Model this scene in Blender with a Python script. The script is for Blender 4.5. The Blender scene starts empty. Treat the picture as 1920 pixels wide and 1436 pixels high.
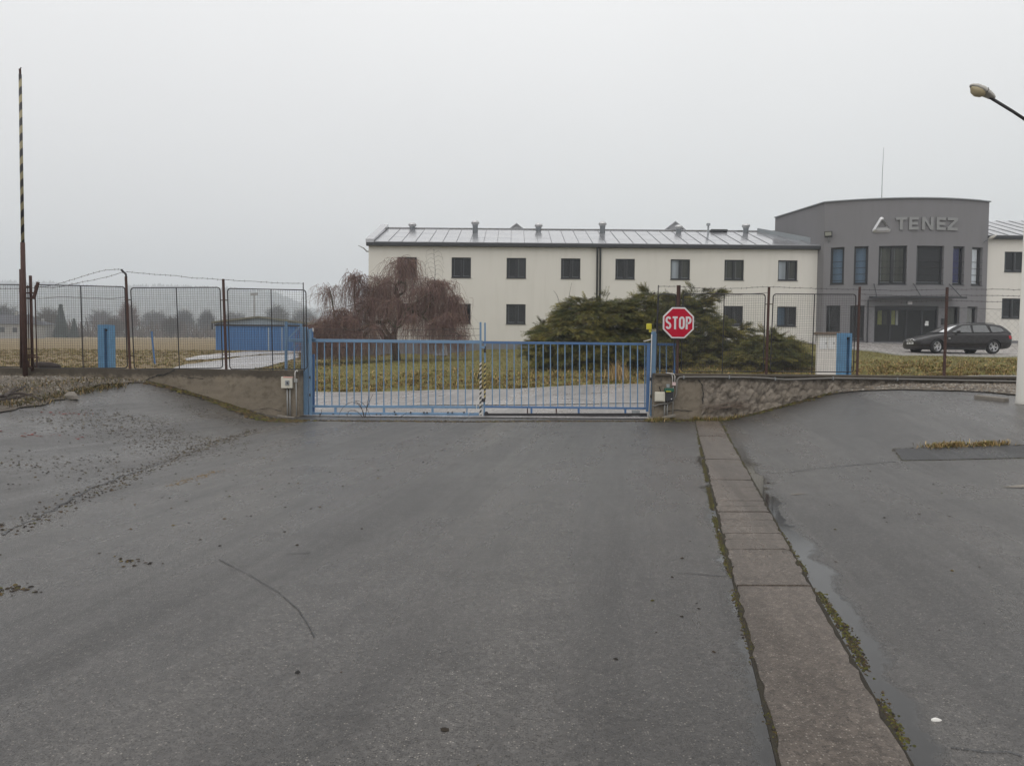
import bpy, bmesh, math, random
import numpy as np
from mathutils import Vector, Matrix

# ------------------------------------------------------------------ camera, sky, sun, exposure
scene = bpy.context.scene
FPX, CX, CY = 1450.0, 960.0, 718.0            # focal length and centre of the 1920 px wide picture
CAM = Vector((0.0, 0.0, 1.6))
ROT = Matrix.Rotation(math.radians(90 - 2.21), 3, 'X') @ Matrix.Rotation(math.radians(0.50), 3, 'Z')
cam_d = bpy.data.cameras.new('camera')
cam_d.sensor_width = 36.0
cam_d.lens = FPX / 1920 * 36.0
cam_d.clip_start = 0.1
cam_d.clip_end = 4000
cam = bpy.data.objects.new('camera', cam_d)
cam.matrix_world = Matrix.Translation(CAM) @ ROT.to_4x4()
scene.collection.objects.link(cam)
scene.camera = cam

SUN_EL, SUN_AZ = math.radians(52), math.radians(205)     # azimuth clockwise from +Y (ahead of the camera)
world = bpy.data.worlds.new('World')
scene.world = world
world.use_nodes = True
wn, wl = world.node_tree.nodes, world.node_tree.links
bg = wn['Background']
sky = wn.new('ShaderNodeTexSky')
sky.sky_type = 'NISHITA'
sky.sun_disc = False
sky.sun_elevation = SUN_EL
sky.sun_rotation = SUN_AZ
skm = wn.new('ShaderNodeMix'); skm.data_type = 'RGBA'; skm.inputs[0].default_value = 0.94
wtc = wn.new('ShaderNodeTexCoord')
wno = wn.new('ShaderNodeTexNoise'); wno.inputs['Scale'].default_value = 1.6; wno.inputs['Detail'].default_value = 3
wl.new(wtc.outputs['Generated'], wno.inputs['Vector'])
# overcast luminance: brighter with height above the horizon, 1 + 0.85 sin(elevation)
wsp = wn.new('ShaderNodeSeparateXYZ'); wl.new(wtc.outputs['Generated'], wsp.inputs[0])
wcl = wn.new('ShaderNodeMath'); wcl.operation = 'MAXIMUM'; wl.new(wsp.outputs['Z'], wcl.inputs[0]); wcl.inputs[1].default_value = 0.0
wel = wn.new('ShaderNodeMath'); wel.operation = 'MULTIPLY_ADD'; wl.new(wcl.outputs[0], wel.inputs[0]); wel.inputs[1].default_value = 0.85; wel.inputs[2].default_value = 1.0
wml = wn.new('ShaderNodeVectorMath'); wml.operation = 'SCALE'
wrp = wn.new('ShaderNodeValToRGB')
wrp.color_ramp.elements[0].position = 0.3; wrp.color_ramp.elements[0].color = (6.1, 6.04, 6.0, 1)
wrp.color_ramp.elements[1].position = 0.7; wrp.color_ramp.elements[1].color = (6.5, 6.43, 6.37, 1)
wl.new(wno.outputs['Fac'], wrp.inputs['Fac'])
wl.new(sky.outputs['Color'], skm.inputs[6])
wl.new(wrp.outputs['Color'], wml.inputs[0]); wl.new(wel.outputs[0], wml.inputs['Scale'])
wl.new(wml.outputs[0], skm.inputs[7])
wl.new(skm.outputs[2], bg.inputs['Color'])
bg.inputs['Strength'].default_value = 0.10

sun_d = bpy.data.lights.new('sun', 'SUN')
sun_d.energy = 0.5
sun_d.angle = math.radians(60)
sun_d.color = (1.0, 0.975, 0.94)
sun = bpy.data.objects.new('sun', sun_d)
_sd = Vector((math.sin(SUN_AZ) * math.cos(SUN_EL), math.cos(SUN_AZ) * math.cos(SUN_EL), math.sin(SUN_EL)))
sun.rotation_euler = (-_sd).to_track_quat('-Z', 'Y').to_euler()
scene.collection.objects.link(sun)

vs = scene.view_settings
vs.view_transform = 'Standard'
vs.look = 'None'
vs.exposure = 0.30
vs.gamma = 1.0
vs.use_curve_mapping = False
scene.cycles.max_bounces = 8
scene.cycles.transparent_max_bounces = 24
scene.cycles.volume_bounces = 1

# ------------------------------------------------------------------ helpers
C = scene.collection
rng = random.Random(7)
nrg = np.random.default_rng(7)

def ray(px, py):
    return ROT @ Vector(((px - CX) / FPX, -(py - CY) / FPX, -1.0))
def at(px, py, Y):
    """the point seen at photo pixel (px, py) that lies Y metres ahead"""
    d = ray(px, py)
    return CAM + d * (Y / d.y)
def lerp(a, b, t): return a + (b - a) * t
def sstep(a, b, x):
    t = min(1.0, max(0.0, (x - a) / (b - a)))
    return t * t * (3 - 2 * t)
def interp(xs, ys, x): return float(np.interp(x, xs, ys))

class MB:
    def __init__(s): s.v = []; s.f = []
    def add(s, vs_, fs):
        o = len(s.v); s.v += [tuple(p) for p in vs_]; s.f += [tuple(i + o for i in q) for q in fs]; return s
    def hexa(s, p):
        return s.add(p, [(0,3,2,1),(4,5,6,7),(0,1,5,4),(1,2,6,5),(2,3,7,6),(3,0,4,7)])
    def box(s, a, b):
        x0,y0,z0 = a; x1,y1,z1 = b
        return s.hexa([(x0,y0,z0),(x1,y0,z0),(x1,y1,z0),(x0,y1,z0),(x0,y0,z1),(x1,y0,z1),(x1,y1,z1),(x0,y1,z1)])
    def mbox(s, m, u0, u1, v0, v1, w0, w1):
        return s.hexa([m(u0,v0,w0),m(u1,v0,w0),m(u1,v0,w1),m(u0,v0,w1),m(u0,v1,w0),m(u1,v1,w0),m(u1,v1,w1),m(u0,v1,w1)])
    def bar(s, a, b, w, h=None, up=Vector((0,0,1))):
        """rectangular bar from a to b, w across, h along up"""
        a = Vector(a); b = Vector(b); h = h or w
        d = (b - a).normalized()
        if abs(d.dot(up)) > 0.98: up = Vector((0,1,0))
        r = d.cross(up).normalized(); u = r.cross(d)
        r = r * w / 2; u = u * h / 2
        return s.hexa([a-r-u, a+r-u, b+r-u, b-r-u, a-r+u, a+r+u, b+r+u, b-r+u])
    def tube(s, pts, rad, n=8, cap=True):
        pts = [Vector(p) for p in pts]
        if not hasattr(rad, '__len__'): rad = [rad] * len(pts)
        o = len(s.v); ref = None
        for i, p in enumerate(pts):
            t = (pts[min(i+1, len(pts)-1)] - pts[max(i-1, 0)]).normalized()
            if ref is None: ref = Vector((0,0,1)) if abs(t.z) < 0.9 else Vector((1,0,0))
            a = t.cross(ref).normalized(); b = a.cross(t).normalized(); ref = b
            for k in range(n):
                an = 2 * math.pi * k / n
                s.v.append(tuple(p + (a * math.cos(an) + b * math.sin(an)) * rad[i]))
        for i in range(len(pts) - 1):
            for k in range(n):
                k2 = (k + 1) % n
                s.f.append((o+i*n+k, o+i*n+k2, o+(i+1)*n+k2, o+(i+1)*n+k))
        if cap:
            s.f.append(tuple(o + k for k in reversed(range(n))))
            s.f.append(tuple(o + (len(pts)-1)*n + k for k in range(n)))
        return s
    def lathe(s, base, prof, n=16, axis=None):
        """profile [(r, h)] revolved about axis (default z) from base"""
        base = Vector(base); ax = Vector(axis or (0,0,1)).normalized()
        a = ax.orthogonal().normalized(); b = ax.cross(a)
        o = len(s.v)
        for r, h in prof:
            for k in range(n):
                an = 2 * math.pi * k / n
                s.v.append(tuple(base + ax * h + (a * math.cos(an) + b * math.sin(an)) * r))
        for i in range(len(prof) - 1):
            for k in range(n):
                k2 = (k + 1) % n
                s.f.append((o+i*n+k, o+i*n+k2, o+(i+1)*n+k2, o+(i+1)*n+k))
        s.f.append(tuple(o + k for k in reversed(range(n))))
        s.f.append(tuple(o + (len(prof)-1)*n + k for k in range(n)))
        return s
    def prism(s, poly, m, d0, d1):
        """2-D polygon (u, v) extruded between depths d0 and d1 of the mapping m(u, v, d)"""
        n = len(poly); o = len(s.v)
        for d in (d0, d1):
            for u, v in poly: s.v.append(tuple(m(u, v, d)))
        s.f.append(tuple(o + k for k in range(n)))
        s.f.append(tuple(o + n + k for k in reversed(range(n))))
        for k in range(n):
            k2 = (k + 1) % n
            s.f.append((o + k2, o + k, o + n + k, o + n + k2))
        return s
    def build(s, name, mat, parent=None, smooth=False, bevel=0):
        me = bpy.data.meshes.new(name)
        me.from_pydata(s.v, [], s.f)
        me.validate(); me.update()
        bm = bmesh.new(); bm.from_mesh(me); bmesh.ops.recalc_face_normals(bm, faces=bm.faces); bm.to_mesh(me); bm.free()
        me.materials.append(mat)
        if smooth: me.polygons.foreach_set('use_smooth', [True] * len(me.polygons))
        o = link(name, me, parent)
        if bevel:
            md = o.modifiers.new('bevel', 'BEVEL'); md.width = bevel; md.segments = 2; md.limit_method = 'ANGLE'
        return o

def link(name, me, parent=None):
    o = bpy.data.objects.new(name, me); C.objects.link(o)
    if parent is not None: attach(o, parent)
    return o
def base_of(o):
    p = Vector((0,0,0))
    while o is not None:
        p = p + Vector(o.location); o = o.parent
    return p
def attach(o, parent):
    o.parent = parent
    top = parent
    while top.parent is not None: top = top.parent
    if parent.parent is None and parent.type == 'EMPTY':
        o.matrix_parent_inverse = parent.matrix_basis.inverted()
def thing(name, label, cat, loc, group=None):
    o = bpy.data.objects.new(name, None); C.objects.link(o)
    o.empty_display_size = 0.2
    o.location = loc
    o['label'] = label; o['category'] = cat
    if group: o['group'] = group
    return o
def tag(o, label=None, cat=None, group=None, kind=None):
    if label: o['label'] = label
    if cat: o['category'] = cat
    if group: o['group'] = group
    if kind: o['kind'] = kind
    return o

def fast(name, V, F, mat, parent=None, col=None, smooth=False):
    """mesh from numpy arrays of vertices and triangles, with optional vertex colours"""
    V = np.ascontiguousarray(V, dtype=np.float32).reshape(-1, 3); F = np.ascontiguousarray(F, dtype=np.int32)
    k = F.shape[1]
    me = bpy.data.meshes.new(name)
    me.vertices.add(len(V)); me.vertices.foreach_set('co', V.ravel())
    me.loops.add(F.size); me.loops.foreach_set('vertex_index', F.ravel())
    me.polygons.add(len(F))
    me.polygons.foreach_set('loop_start', np.arange(0, F.size, k, dtype=np.int32))
    me.polygons.foreach_set('loop_total', np.full(len(F), k, dtype=np.int32))
    if smooth: me.polygons.foreach_set('use_smooth', np.ones(len(F), dtype=bool))
    if col is not None:
        a = me.color_attributes.new('Col', 'FLOAT_COLOR', 'POINT')
        c4 = np.ones((len(V), 4), dtype=np.float32); c4[:, :3] = col
        a.data.foreach_set('color', c4.ravel())
    me.update(calc_edges=True)
    me.materials.append(mat)
    return link(name, me, parent)

def np_tubes(P, R, sides=3):
    """N polylines of K points (N,K,3) with radii (N,K) -> verts, tris"""
    N, K, _ = P.shape
    T = np.empty_like(P); T[:, 1:-1] = P[:, 2:] - P[:, :-2]; T[:, 0] = P[:, 1] - P[:, 0]; T[:, -1] = P[:, -1] - P[:, -2]
    T /= np.linalg.norm(T, axis=2, keepdims=True) + 1e-9
    ref = np.where(np.abs(T[..., 2:3]) < 0.8, np.array([0, 0, 1.0]), np.array([1.0, 0.2, 0]))
    A = np.cross(T, ref); A /= np.linalg.norm(A, axis=2, keepdims=True) + 1e-9
    B = np.cross(A, T)
    an = np.arange(sides) * 2 * np.pi / sides
    V = P[:, :, None, :] + R[:, :, None, None] * (A[:, :, None, :] * np.cos(an)[None, None, :, None] + B[:, :, None, :] * np.sin(an)[None, None, :, None])
    idx = np.arange(N * K * sides).reshape(N, K, sides)
    a = idx[:, :-1, :]; b = np.roll(a, -1, axis=2); c = idx[:, 1:, :]; d = np.roll(c, -1, axis=2)
    F = np.concatenate([np.stack([a, b, d], -1).reshape(-1, 3), np.stack([a, d, c], -1).reshape(-1, 3)])
    return V.reshape(-1, 3), F

def join(parts):
    Vs, Fs, o = [], [], 0
    for V, F in parts:
        Vs.append(V); Fs.append(F + o); o += len(V)
    return np.concatenate(Vs), np.concatenate(Fs)

# ------------------------------------------------------------------ materials
class N:
    def __init__(s, name):
        s.m = bpy.data.materials.new(name); s.m.use_nodes = True
        s.t = s.m.node_tree; s.b = s.t.nodes['Principled BSDF']; s.out = s.t.nodes['Material Output']
        s._co = None
    def node(s, ty, **kw):
        n = s.t.nodes.new(ty)
        for k, v in kw.items(): setattr(n, k, v)
        return n
    def link(s, a, b): s.t.links.new(a, b)
    def co(s):
        if s._co is None: s._co = s.node('ShaderNodeTexCoord').outputs['Object']
        return s._co
    def sep(s):
        n = s.node('ShaderNodeSeparateXYZ'); s.link(s.co(), n.inputs[0]); return n.outputs
    def noise(s, scale, detail=4, rough=0.55, vec=None, stretch=None):
        n = s.node('ShaderNodeTexNoise'); n.inputs['Scale'].default_value = scale; n.inputs['Detail'].default_value = detail
        n.inputs['Roughness'].default_value = rough
        v = vec or s.co()
        if stretch:
            mp = s.node('ShaderNodeMapping'); mp.inputs['Scale'].default_value = stretch; s.link(v, mp.inputs[0]); v = mp.outputs[0]
        s.link(v, n.inputs['Vector']); return n.outputs['Fac']
    def voro(s, scale, feature='F1', out='Distance', vec=None):
        n = s.node('ShaderNodeTexVoronoi', feature=feature); n.inputs['Scale'].default_value = scale
        s.link(vec or s.co(), n.inputs['Vector']); return n.outputs[out]
    def math(s, op, a, b=None, c=None, clamp=False):
        n = s.node('ShaderNodeMath', operation=op); n.use_clamp = clamp
        for i, x in enumerate((a, b, c)):
            if x is None: continue
            if isinstance(x, (int, float)): n.inputs[i].default_value = x
            else: s.link(x, n.inputs[i])
        return n.outputs[0]
    def ramp(s, fac, stops, interp='LINEAR'):
        n = s.node('ShaderNodeValToRGB'); cr = n.color_ramp; cr.interpolation = interp
        while len(cr.elements) < len(stops): cr.elements.new(0.5)
        for e, (p, c) in zip(cr.elements, stops):
            e.position = p; e.color = (c, c, c, 1) if isinstance(c, (int, float)) else (*c, 1)
        s.link(fac, n.inputs[0]); return n.outputs[0]
    def mix(s, fac, a, b, blend='MIX'):
        n = s.node('ShaderNodeMix', data_type='RGBA', blend_type=blend)
        for i, x in ((0, fac), (6, a), (7, b)):
            if isinstance(x, (int, float)): n.inputs[i].default_value = x if i == 0 else (x, x, x, 1)
            elif isinstance(x, tuple): n.inputs[i].default_value = (*x, 1)
            else: s.link(x, n.inputs[i])
        return n.outputs[2]
    def set(s, **kw):
        for k, x in kw.items():
            i = s.b.inputs[{'color': 'Base Color', 'rough': 'Roughness', 'metal': 'Metallic', 'spec': 'Specular IOR Level', 'coat': 'Coat Weight', 'trans': 'Transmission Weight', 'ior': 'IOR', 'alpha': 'Alpha'}[k]]
            if isinstance(x, (int, float)): i.default_value = x
            elif isinstance(x, tuple): i.default_value = (*x, 1)
            else: s.link(x, i)
        return s
    def bump(s, h, strength=0.3, dist=0.01):
        n = s.node('ShaderNodeBump'); n.inputs['Strength'].default_value = strength; n.inputs['Distance'].default_value = dist
        s.link(h, n.inputs['Height']); s.link(n.outputs[0], s.b.inputs['Normal']); return s

M = {}
def plain(name, col, rough=0.6, metal=0.0, spec=0.5, var=0.15, scale=3.0, coat=0.0, dirt=None):
    """one paint or material with slight uneven tone (and optional dirt colour showing through)"""
    n = N(name)
    f = n.noise(scale, 5)
    c = n.mix(f, tuple(max(0, x * (1 - var)) for x in col), tuple(min(1, x * (1 + var)) for x in col))
    if dirt:
        d = n.ramp(n.noise(scale * 2.3, 6, 0.7), [(dirt[1], 0.0), (min(1.0, dirt[1] + 0.12), 1.0)])
        c = n.mix(d, c, dirt[0])
    n.set(color=c, rough=rough, metal=metal, spec=spec, coat=coat)
    M[name] = n.m
    return n.m

RUST = (0.062, 0.030, 0.023)
plain('gate_blue', (0.140, 0.240, 0.365), 0.5, var=0.22, scale=4.0, dirt=((0.115, 0.075, 0.06), 0.63))
plain('gate_blue_deep', (0.065, 0.145, 0.30), 0.5, var=0.25, scale=4.0, dirt=((0.085, 0.05, 0.04), 0.62))
plain('pillar_blue', (0.12, 0.27, 0.44), 0.7, var=0.3, scale=5.0, dirt=((0.22, 0.32, 0.45), 0.7))
plain('rust', RUST, 0.85, var=0.4, scale=9, dirt=((0.035, 0.022, 0.02), 0.6))
plain('dark_steel', (0.022, 0.02, 0.022), 0.6, var=0.3)
plain('wire', (0.045, 0.04, 0.042), 0.6, var=0.3)
plain('anthracite', (0.020, 0.021, 0.024), 0.45, var=0.1)
def render_wall(name, col, grime):
    n = N(name)
    c = n.mix(n.noise(0.5, 5), tuple(v * .96 for v in col), tuple(v * 1.03 for v in col))
    st = n.ramp(n.noise(2.2, 6, 0.62, stretch=(1.0, 1.0, 0.10)), [(0.50, 0.0), (0.78, 0.30)])
    c = n.mix(st, c, grime)
    c = n.mix(n.ramp(n.noise(0.22, 6, 0.7), [(0.52, 0.0), (0.74, 0.22)]), c, grime)
    n.set(color=c, rough=0.92, spec=0.2); n.bump(n.noise(60, 3), 0.15, 0.01); M[name] = n.m
render_wall('white_render', (0.65, 0.625, 0.570), (0.49, 0.465, 0.405))
render_wall('grey_render', (0.192, 0.187, 0.192), (0.145, 0.140, 0.140))
plain('plinth', (0.16, 0.16, 0.165), 0.85, var=0.15)
plain('grey_light', (0.33, 0.33, 0.34), 0.85, var=0.05)
plain('steel', (0.50, 0.50, 0.50), 0.36, metal=1.0, var=0.08)
plain('steel_letters', (0.235, 0.235, 0.23), 0.5, metal=0.25, var=0.04)
plain('galv', (0.30, 0.32, 0.33), 0.5, metal=0.6, var=0.15, scale=8)
plain('pipe_old', (0.165, 0.155, 0.14), 0.75, var=0.2, dirt=((0.09, 0.075, 0.06), 0.6))
plain('conduit', (0.30, 0.30, 0.29), 0.55, var=0.12)
plain('cable_white', (0.58, 0.56, 0.53), 0.5, var=0.1)
plain('box_cream', (0.60, 0.57, 0.48), 0.55, var=0.06, dirt=((0.40, 0.36, 0.28), 0.7))
plain('box_black', (0.02, 0.02, 0.024), 0.45)
plain('box_green', (0.01, 0.09, 0.05), 0.45)
plain('box_pink', (0.62, 0.47, 0.45), 0.55, var=0.05)
plain('red_line', (0.55, 0.12, 0.10), 0.5)
plain('beacon_yellow', (0.62, 0.55, 0.03), 0.35)
plain('sign_red', (0.44, 0.008, 0.030), 0.6, var=0.06, spec=0.1)
plain('sign_white', (0.62, 0.60, 0.60), 0.45, var=0.06)
plain('pole_white', (0.62, 0.60, 0.55), 0.8, var=0.08, dirt=((0.45, 0.43, 0.38), 0.65))
plain('lamp_grey', (0.42, 0.40, 0.36), 0.5, var=0.12)
plain('lamp_glass', (0.50, 0.42, 0.26), 0.3, var=0.15)
plain('shed_blue', (0.048, 0.15, 0.35), 0.65, var=0.12, scale=0.6, dirt=((0.10, 0.20, 0.38), 0.66))
plain('shed_pale', (0.30, 0.36, 0.42), 0.8, var=0.2, scale=0.8, dirt=((0.06, 0.18, 0.42), 0.62))
plain('shed_roof', (0.17, 0.165, 0.125), 0.9, var=0.3)
plain('cabinet_white', (0.58, 0.55, 0.50), 0.8, var=0.08, scale=5, dirt=((0.42, 0.36, 0.30), 0.62))
plain('cabinet_door', (0.60, 0.60, 0.58), 0.5, var=0.05)
plain('slab_brown', (0.17, 0.13, 0.10), 0.9, var=0.3, scale=8)
plain('board_grey', (0.33, 0.33, 0.34), 0.6, var=0.06)
plain('house_wall', (0.30, 0.29, 0.27), 0.9, var=0.1)
plain('house_roof', (0.06, 0.06, 0.07), 0.9, var=0.2)
plain('bark', (0.055, 0.042, 0.036), 0.95, var=0.45, scale=9)
plain('bark_moss', (0.060, 0.052, 0.033), 0.95, var=0.45, scale=7, dirt=((0.085, 0.095, 0.025), 0.6))
plain('car_paint', (0.011, 0.0085, 0.009), 0.40, metal=0.0, spec=0.2, var=0.05, coat=0.55)
plain('car_plastic', (0.014, 0.014, 0.015), 0.5)
plain('tyre', (0.014, 0.014, 0.014), 0.85)
plain('alloy', (0.55, 0.55, 0.56), 0.3, metal=0.9)
plain('chrome', (0.8, 0.8, 0.8), 0.12, metal=1.0, var=0.02)
plain('tail_red', (0.40, 0.01, 0.015), 0.2)
plain('head_lens', (0.55, 0.57, 0.58), 0.12, metal=0.5)
plain('plate_white', (0.62, 0.62, 0.60), 0.5, var=0.05)
plain('paper', (0.75, 0.75, 0.73), 0.8, var=0.04)
plain('litter', (0.72, 0.70, 0.66), 0.7, var=0.08)
plain('kerb_line', (0.44, 0.43, 0.41), 0.75, var=0.2, scale=1.2)
plain('stone', (0.19, 0.17, 0.145), 0.9, var=0.3, scale=20)
plain('interior', (0.020, 0.019, 0.018), 0.9)
plain('yellow_room', (0.46, 0.47, 0.14), 0.8, var=0.1)
plain('blue_blind', (0.03, 0.035, 0.15), 0.8)

def glass(name, tint, gloss=0.16, rough=0.02):
    n = N(name); n.t.nodes.remove(n.b)
    tr = n.node('ShaderNodeBsdfTransparent'); tr.inputs[0].default_value = (*tint, 1)
    gl = n.node('ShaderNodeBsdfGlossy'); gl.inputs['Roughness'].default_value = rough; gl.inputs[0].default_value = (0.9, 0.9, 0.9, 1)
    fr = n.node('ShaderNodeLayerWeight'); fr.inputs[0].default_value = 0.20
    f = n.math('ADD', fr.outputs['Fresnel'], gloss, clamp=True)
    mx = n.node('ShaderNodeMixShader'); n.link(f, mx.inputs[0]); n.link(tr.outputs[0], mx.inputs[1]); n.link(gl.outputs[0], mx.inputs[2])
    n.link(mx.outputs[0], n.out.inputs[0]); M[name] = n.m; return n.m
glass('window_glass', (0.82, 0.84, 0.85), 0.015)
glass('car_glass', (0.30, 0.33, 0.33), 0.16)
glass('canopy_glass', (0.35, 0.42, 0.42), 0.10)

def curtain(name, col, freq):
    n = N(name)
    w = n.node('ShaderNodeTexWave', wave_type='BANDS', bands_direction='X'); w.inputs['Scale'].default_value = freq
    w.inputs['Distortion'].default_value = 1.5; n.link(n.co(), w.inputs['Vector'])
    n.set(color=n.mix(w.outputs['Fac'], tuple(x * 0.7 for x in col), col), rough=0.9)
    M[name] = n.m
curtain('blind_dark', (0.018, 0.018, 0.020), 6.0)
curtain('blind_grey', (0.075, 0.075, 0.078), 5.0)
curtain('blind_pale', (0.62, 0.66, 0.70), 0.6)
curtain('blind_olive', (0.085, 0.085, 0.062), 0.8)
curtain('blind_brown', (0.060, 0.034, 0.034), 3.0)
curtain('blind_blue', (0.12, 0.19, 0.27), 0.5)

def vcol(name, rough=0.85, trans=0.0, spec=0.3):
    n = N(name); a = n.node('ShaderNodeVertexColor', layer_name='Col')
    n.set(color=a.outputs[0], rough=rough, spec=spec); M[name] = n.m
vcol('foliage', 0.7); vcol('twigs', 0.9, spec=0.15); vcol('grass', 0.85, spec=0.15); vcol('debris', 0.9, spec=0.2)

def stripes(name, c0, c1, pitch, slant):
    n = N(name); x, y, z = n.sep()
    f = n.math('FRACT', n.math('DIVIDE', n.math('ADD', z, n.math('MULTIPLY', x, slant)), pitch))
    g = n.ramp(f, [(0.0, 0.0), (0.5, 1.0)], 'CONSTANT')
    wear = n.ramp(n.noise(14, 5, 0.7), [(0.60, 0.0), (0.72, 1.0)])
    c = n.mix(n.math('MULTIPLY', wear, 0.7), n.mix(g, c0, c1), (0.12, 0.10, 0.09))
    n.set(color=c, rough=0.55); M[name] = n.m
stripes('stripe_white', (0.02, 0.02, 0.022), (0.58, 0.55, 0.50), 0.115, -0.9)
stripes('stripe_yellow', (0.02, 0.02, 0.022), (0.42, 0.34, 0.13), 0.115, -0.9)
stripes('stripe_boom', (0.030, 0.028, 0.030), (0.30, 0.26, 0.15), 0.36, -1.6)

# asphalt of the yard: aggregate, worn tracks with pale sheen painted in, wet bands beside the drain strip
def asphalt(name, base, yard=True, spec=0.38, grit=0.85):
    n = N(name); x, y, z = n.sep()
    big = n.noise(0.35, 5, 0.6)
    mpr = n.node('ShaderNodeMapping'); mpr.inputs['Rotation'].default_value = (0, 0, math.radians(9)); n.link(n.co(), mpr.inputs[0])
    track_sheen = n.ramp(n.noise(1.15, 5, 0.58, vec=mpr.outputs[0], stretch=(1.0, 0.075, 1.0)), [(0.40, 0.0), (0.66, 1.0)])
    dark = tuple(b * 0.60 for b in base); lite = tuple(b * 2.2 for b in base)
    c = n.mix(n.math('ADD', n.math('MULTIPLY', big, 0.45), n.math('MULTIPLY', track_sheen, 0.55)), dark, lite)  # sheen of the worn tracks is mixed into the base colour
    c = n.mix(n.ramp(n.noise(1.7, 6, 0.65), [(0.48, 0.0), (0.75, 0.55)]), c, tuple(b * k for b, k in zip(base, (0.55, 0.52, 0.50))))
    # aggregate stones
    vv = n.node('ShaderNodeTexVoronoi'); vv.inputs['Scale'].default_value = 92; n.link(n.co(), vv.inputs['Vector'])
    stone = n.ramp(vv.outputs['Distance'], [(0.12, 1.0), (0.50, 0.0)])
    sc_ = n.node('ShaderNodeSeparateColor'); n.link(vv.outputs['Color'], sc_.inputs[0])
    tone = n.ramp(sc_.outputs[0], [(0.0, (0.012, 0.012, 0.013)), (0.40, tuple(b * 0.85 for b in base)), (0.75, tuple(b * 1.7 for b in base)), (0.90, tuple(b * 2.4 + .05 for b in base)), (0.97, (0.34, 0.31, 0.27))])
    c = n.mix(n.math('MULTIPLY', stone, grit), c, tone)
    fine = n.noise(330, 2, 0.6)
    c = n.mix(0.35, c, n.mix(fine, 0.30, 1.70), 'MULTIPLY')
    mid = n.voro(38, out='Color'); ms = n.node('ShaderNodeSeparateColor'); n.link(mid, ms.inputs[0])
    c = n.mix(0.5, c, n.ramp(ms.outputs[1], [(0.0, 0.62), (0.5, 1.0), (0.85, 1.25), (0.97, 1.7)]), 'MULTIPLY')
    h = n.math('ADD', n.math('MULTIPLY', stone, 0.8), n.math('MULTIPLY', fine, 0.5))
    patch = n.noise(0.8, 5, 0.6)
    r = n.ramp(n.math('SUBTRACT', n.math('ADD', n.math('MULTIPLY', patch, 0.6), 0.42), n.math('MULTIPLY', track_sheen, 0.42)), [(0.25, 0.14), (0.72, 0.40)])
    if yard:
        wob = n.math('SUBTRACT', n.noise(1.1, 5, 0.6), 0.5)
        wob2 = n.math('ADD', n.math('MULTIPLY', wob, 0.9), n.math('MULTIPLY', n.math('SUBTRACT', n.noise(7, 4, 0.7), 0.5), 0.12))
        dl = n.math('SUBTRACT', n.math('ADD', n.math('MULTIPLY', y, 0.215), 0.42), x)      # metres left of the strip
        dr = n.math('SUBTRACT', x, n.math('ADD', n.math('MULTIPLY', y, 0.22), 0.92))       # metres right of the strip
        wl_ = n.math('SUBTRACT', n.math('ADD', 0.10, wob2), dl)
        wr_ = n.math('SUBTRACT', n.math('ADD', 0.22, n.math('MULTIPLY', wob2, 0.7)), dr)
        ml = n.math('MULTIPLY', n.math('GREATER_THAN', dl, -0.1), n.ramp(wl_, [(0.0, 0.0), (0.09, 1.0)]))
        mr = n.math('MULTIPLY', n.math('GREATER_THAN', dr, -0.1), n.ramp(wr_, [(0.0, 0.0), (0.09, 1.0)]))
        fade = n.ramp(n.math('DIVIDE', y, 20.0), [(0.0, 1.0), (0.55, 1.0), (0.80, 0.0)])
        wet = n.math('MULTIPLY', n.math('MAXIMUM', ml, mr), fade)
        c = n.mix(wet, c, tuple(b * 0.35 for b in base))
        r = n.mix(wet, r, 0.07)
        h = n.math('MULTIPLY', h, n.math('SUBTRACT', 1.0, wet))
    n.set(color=c, rough=r, spec=(n.mix(wet, spec, 0.34) if yard else spec))
    n.bump(h, 0.55, 0.006)
    M[name] = n.m
asphalt('asphalt_yard', (0.047, 0.0432, 0.0398), spec=0.46)
asphalt('asphalt_road', (0.235, 0.222, 0.215), yard=False)
asphalt('asphalt_patch', (0.036, 0.036, 0.037), yard=False, spec=0.15)
asphalt('asphalt_court', (0.27, 0.25, 0.235), yard=False)
asphalt('strip_stone', (0.090, 0.075, 0.063), yard=False, spec=0.16, grit=1.0)

def earth(name, stops, scale=1.2, bump=0.5):
    n = N(name)
    f = n.math('ADD', n.math('MULTIPLY', n.noise(scale, 6, 0.65), 0.6), n.math('MULTIPLY', n.noise(scale * 14, 5, 0.7), 0.4))
    n.set(color=n.ramp(f, stops), rough=0.95, spec=0.2)
    n.bump(n.noise(scale * 22, 4, 0.7), bump, 0.04); M[name] = n.m
def field(name):
    n = N(name); x, y, z = n.sep()
    f = n.math('ADD', n.math('MULTIPLY', n.noise(0.5, 6, 0.65), 0.6), n.math('MULTIPLY', n.noise(7, 5, 0.7), 0.4))
    g = n.ramp(f, [(0.30, (0.095, 0.072, 0.034)), (0.45, (0.135, 0.120, 0.042)), (0.58, (0.160, 0.145, 0.050)), (0.72, (0.24, 0.18, 0.085))])
    d = n.ramp(f, [(0.30, (0.110, 0.078, 0.045)), (0.45, (0.185, 0.135, 0.072)), (0.58, (0.215, 0.165, 0.085)), (0.72, (0.29, 0.22, 0.125))])
    k = n.math('ADD', n.math('DIVIDE', n.math('SUBTRACT', -9.0, x), 8.0), n.math('MULTIPLY', n.math('SUBTRACT', n.noise(0.12, 4), 0.5), 2.2), clamp=True)
    n.set(color=n.mix(k, g, d), rough=0.95, spec=0.2); n.bump(n.noise(11, 4, 0.7), 0.5, 0.04); M[name] = n.m
field('meadow')
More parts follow.
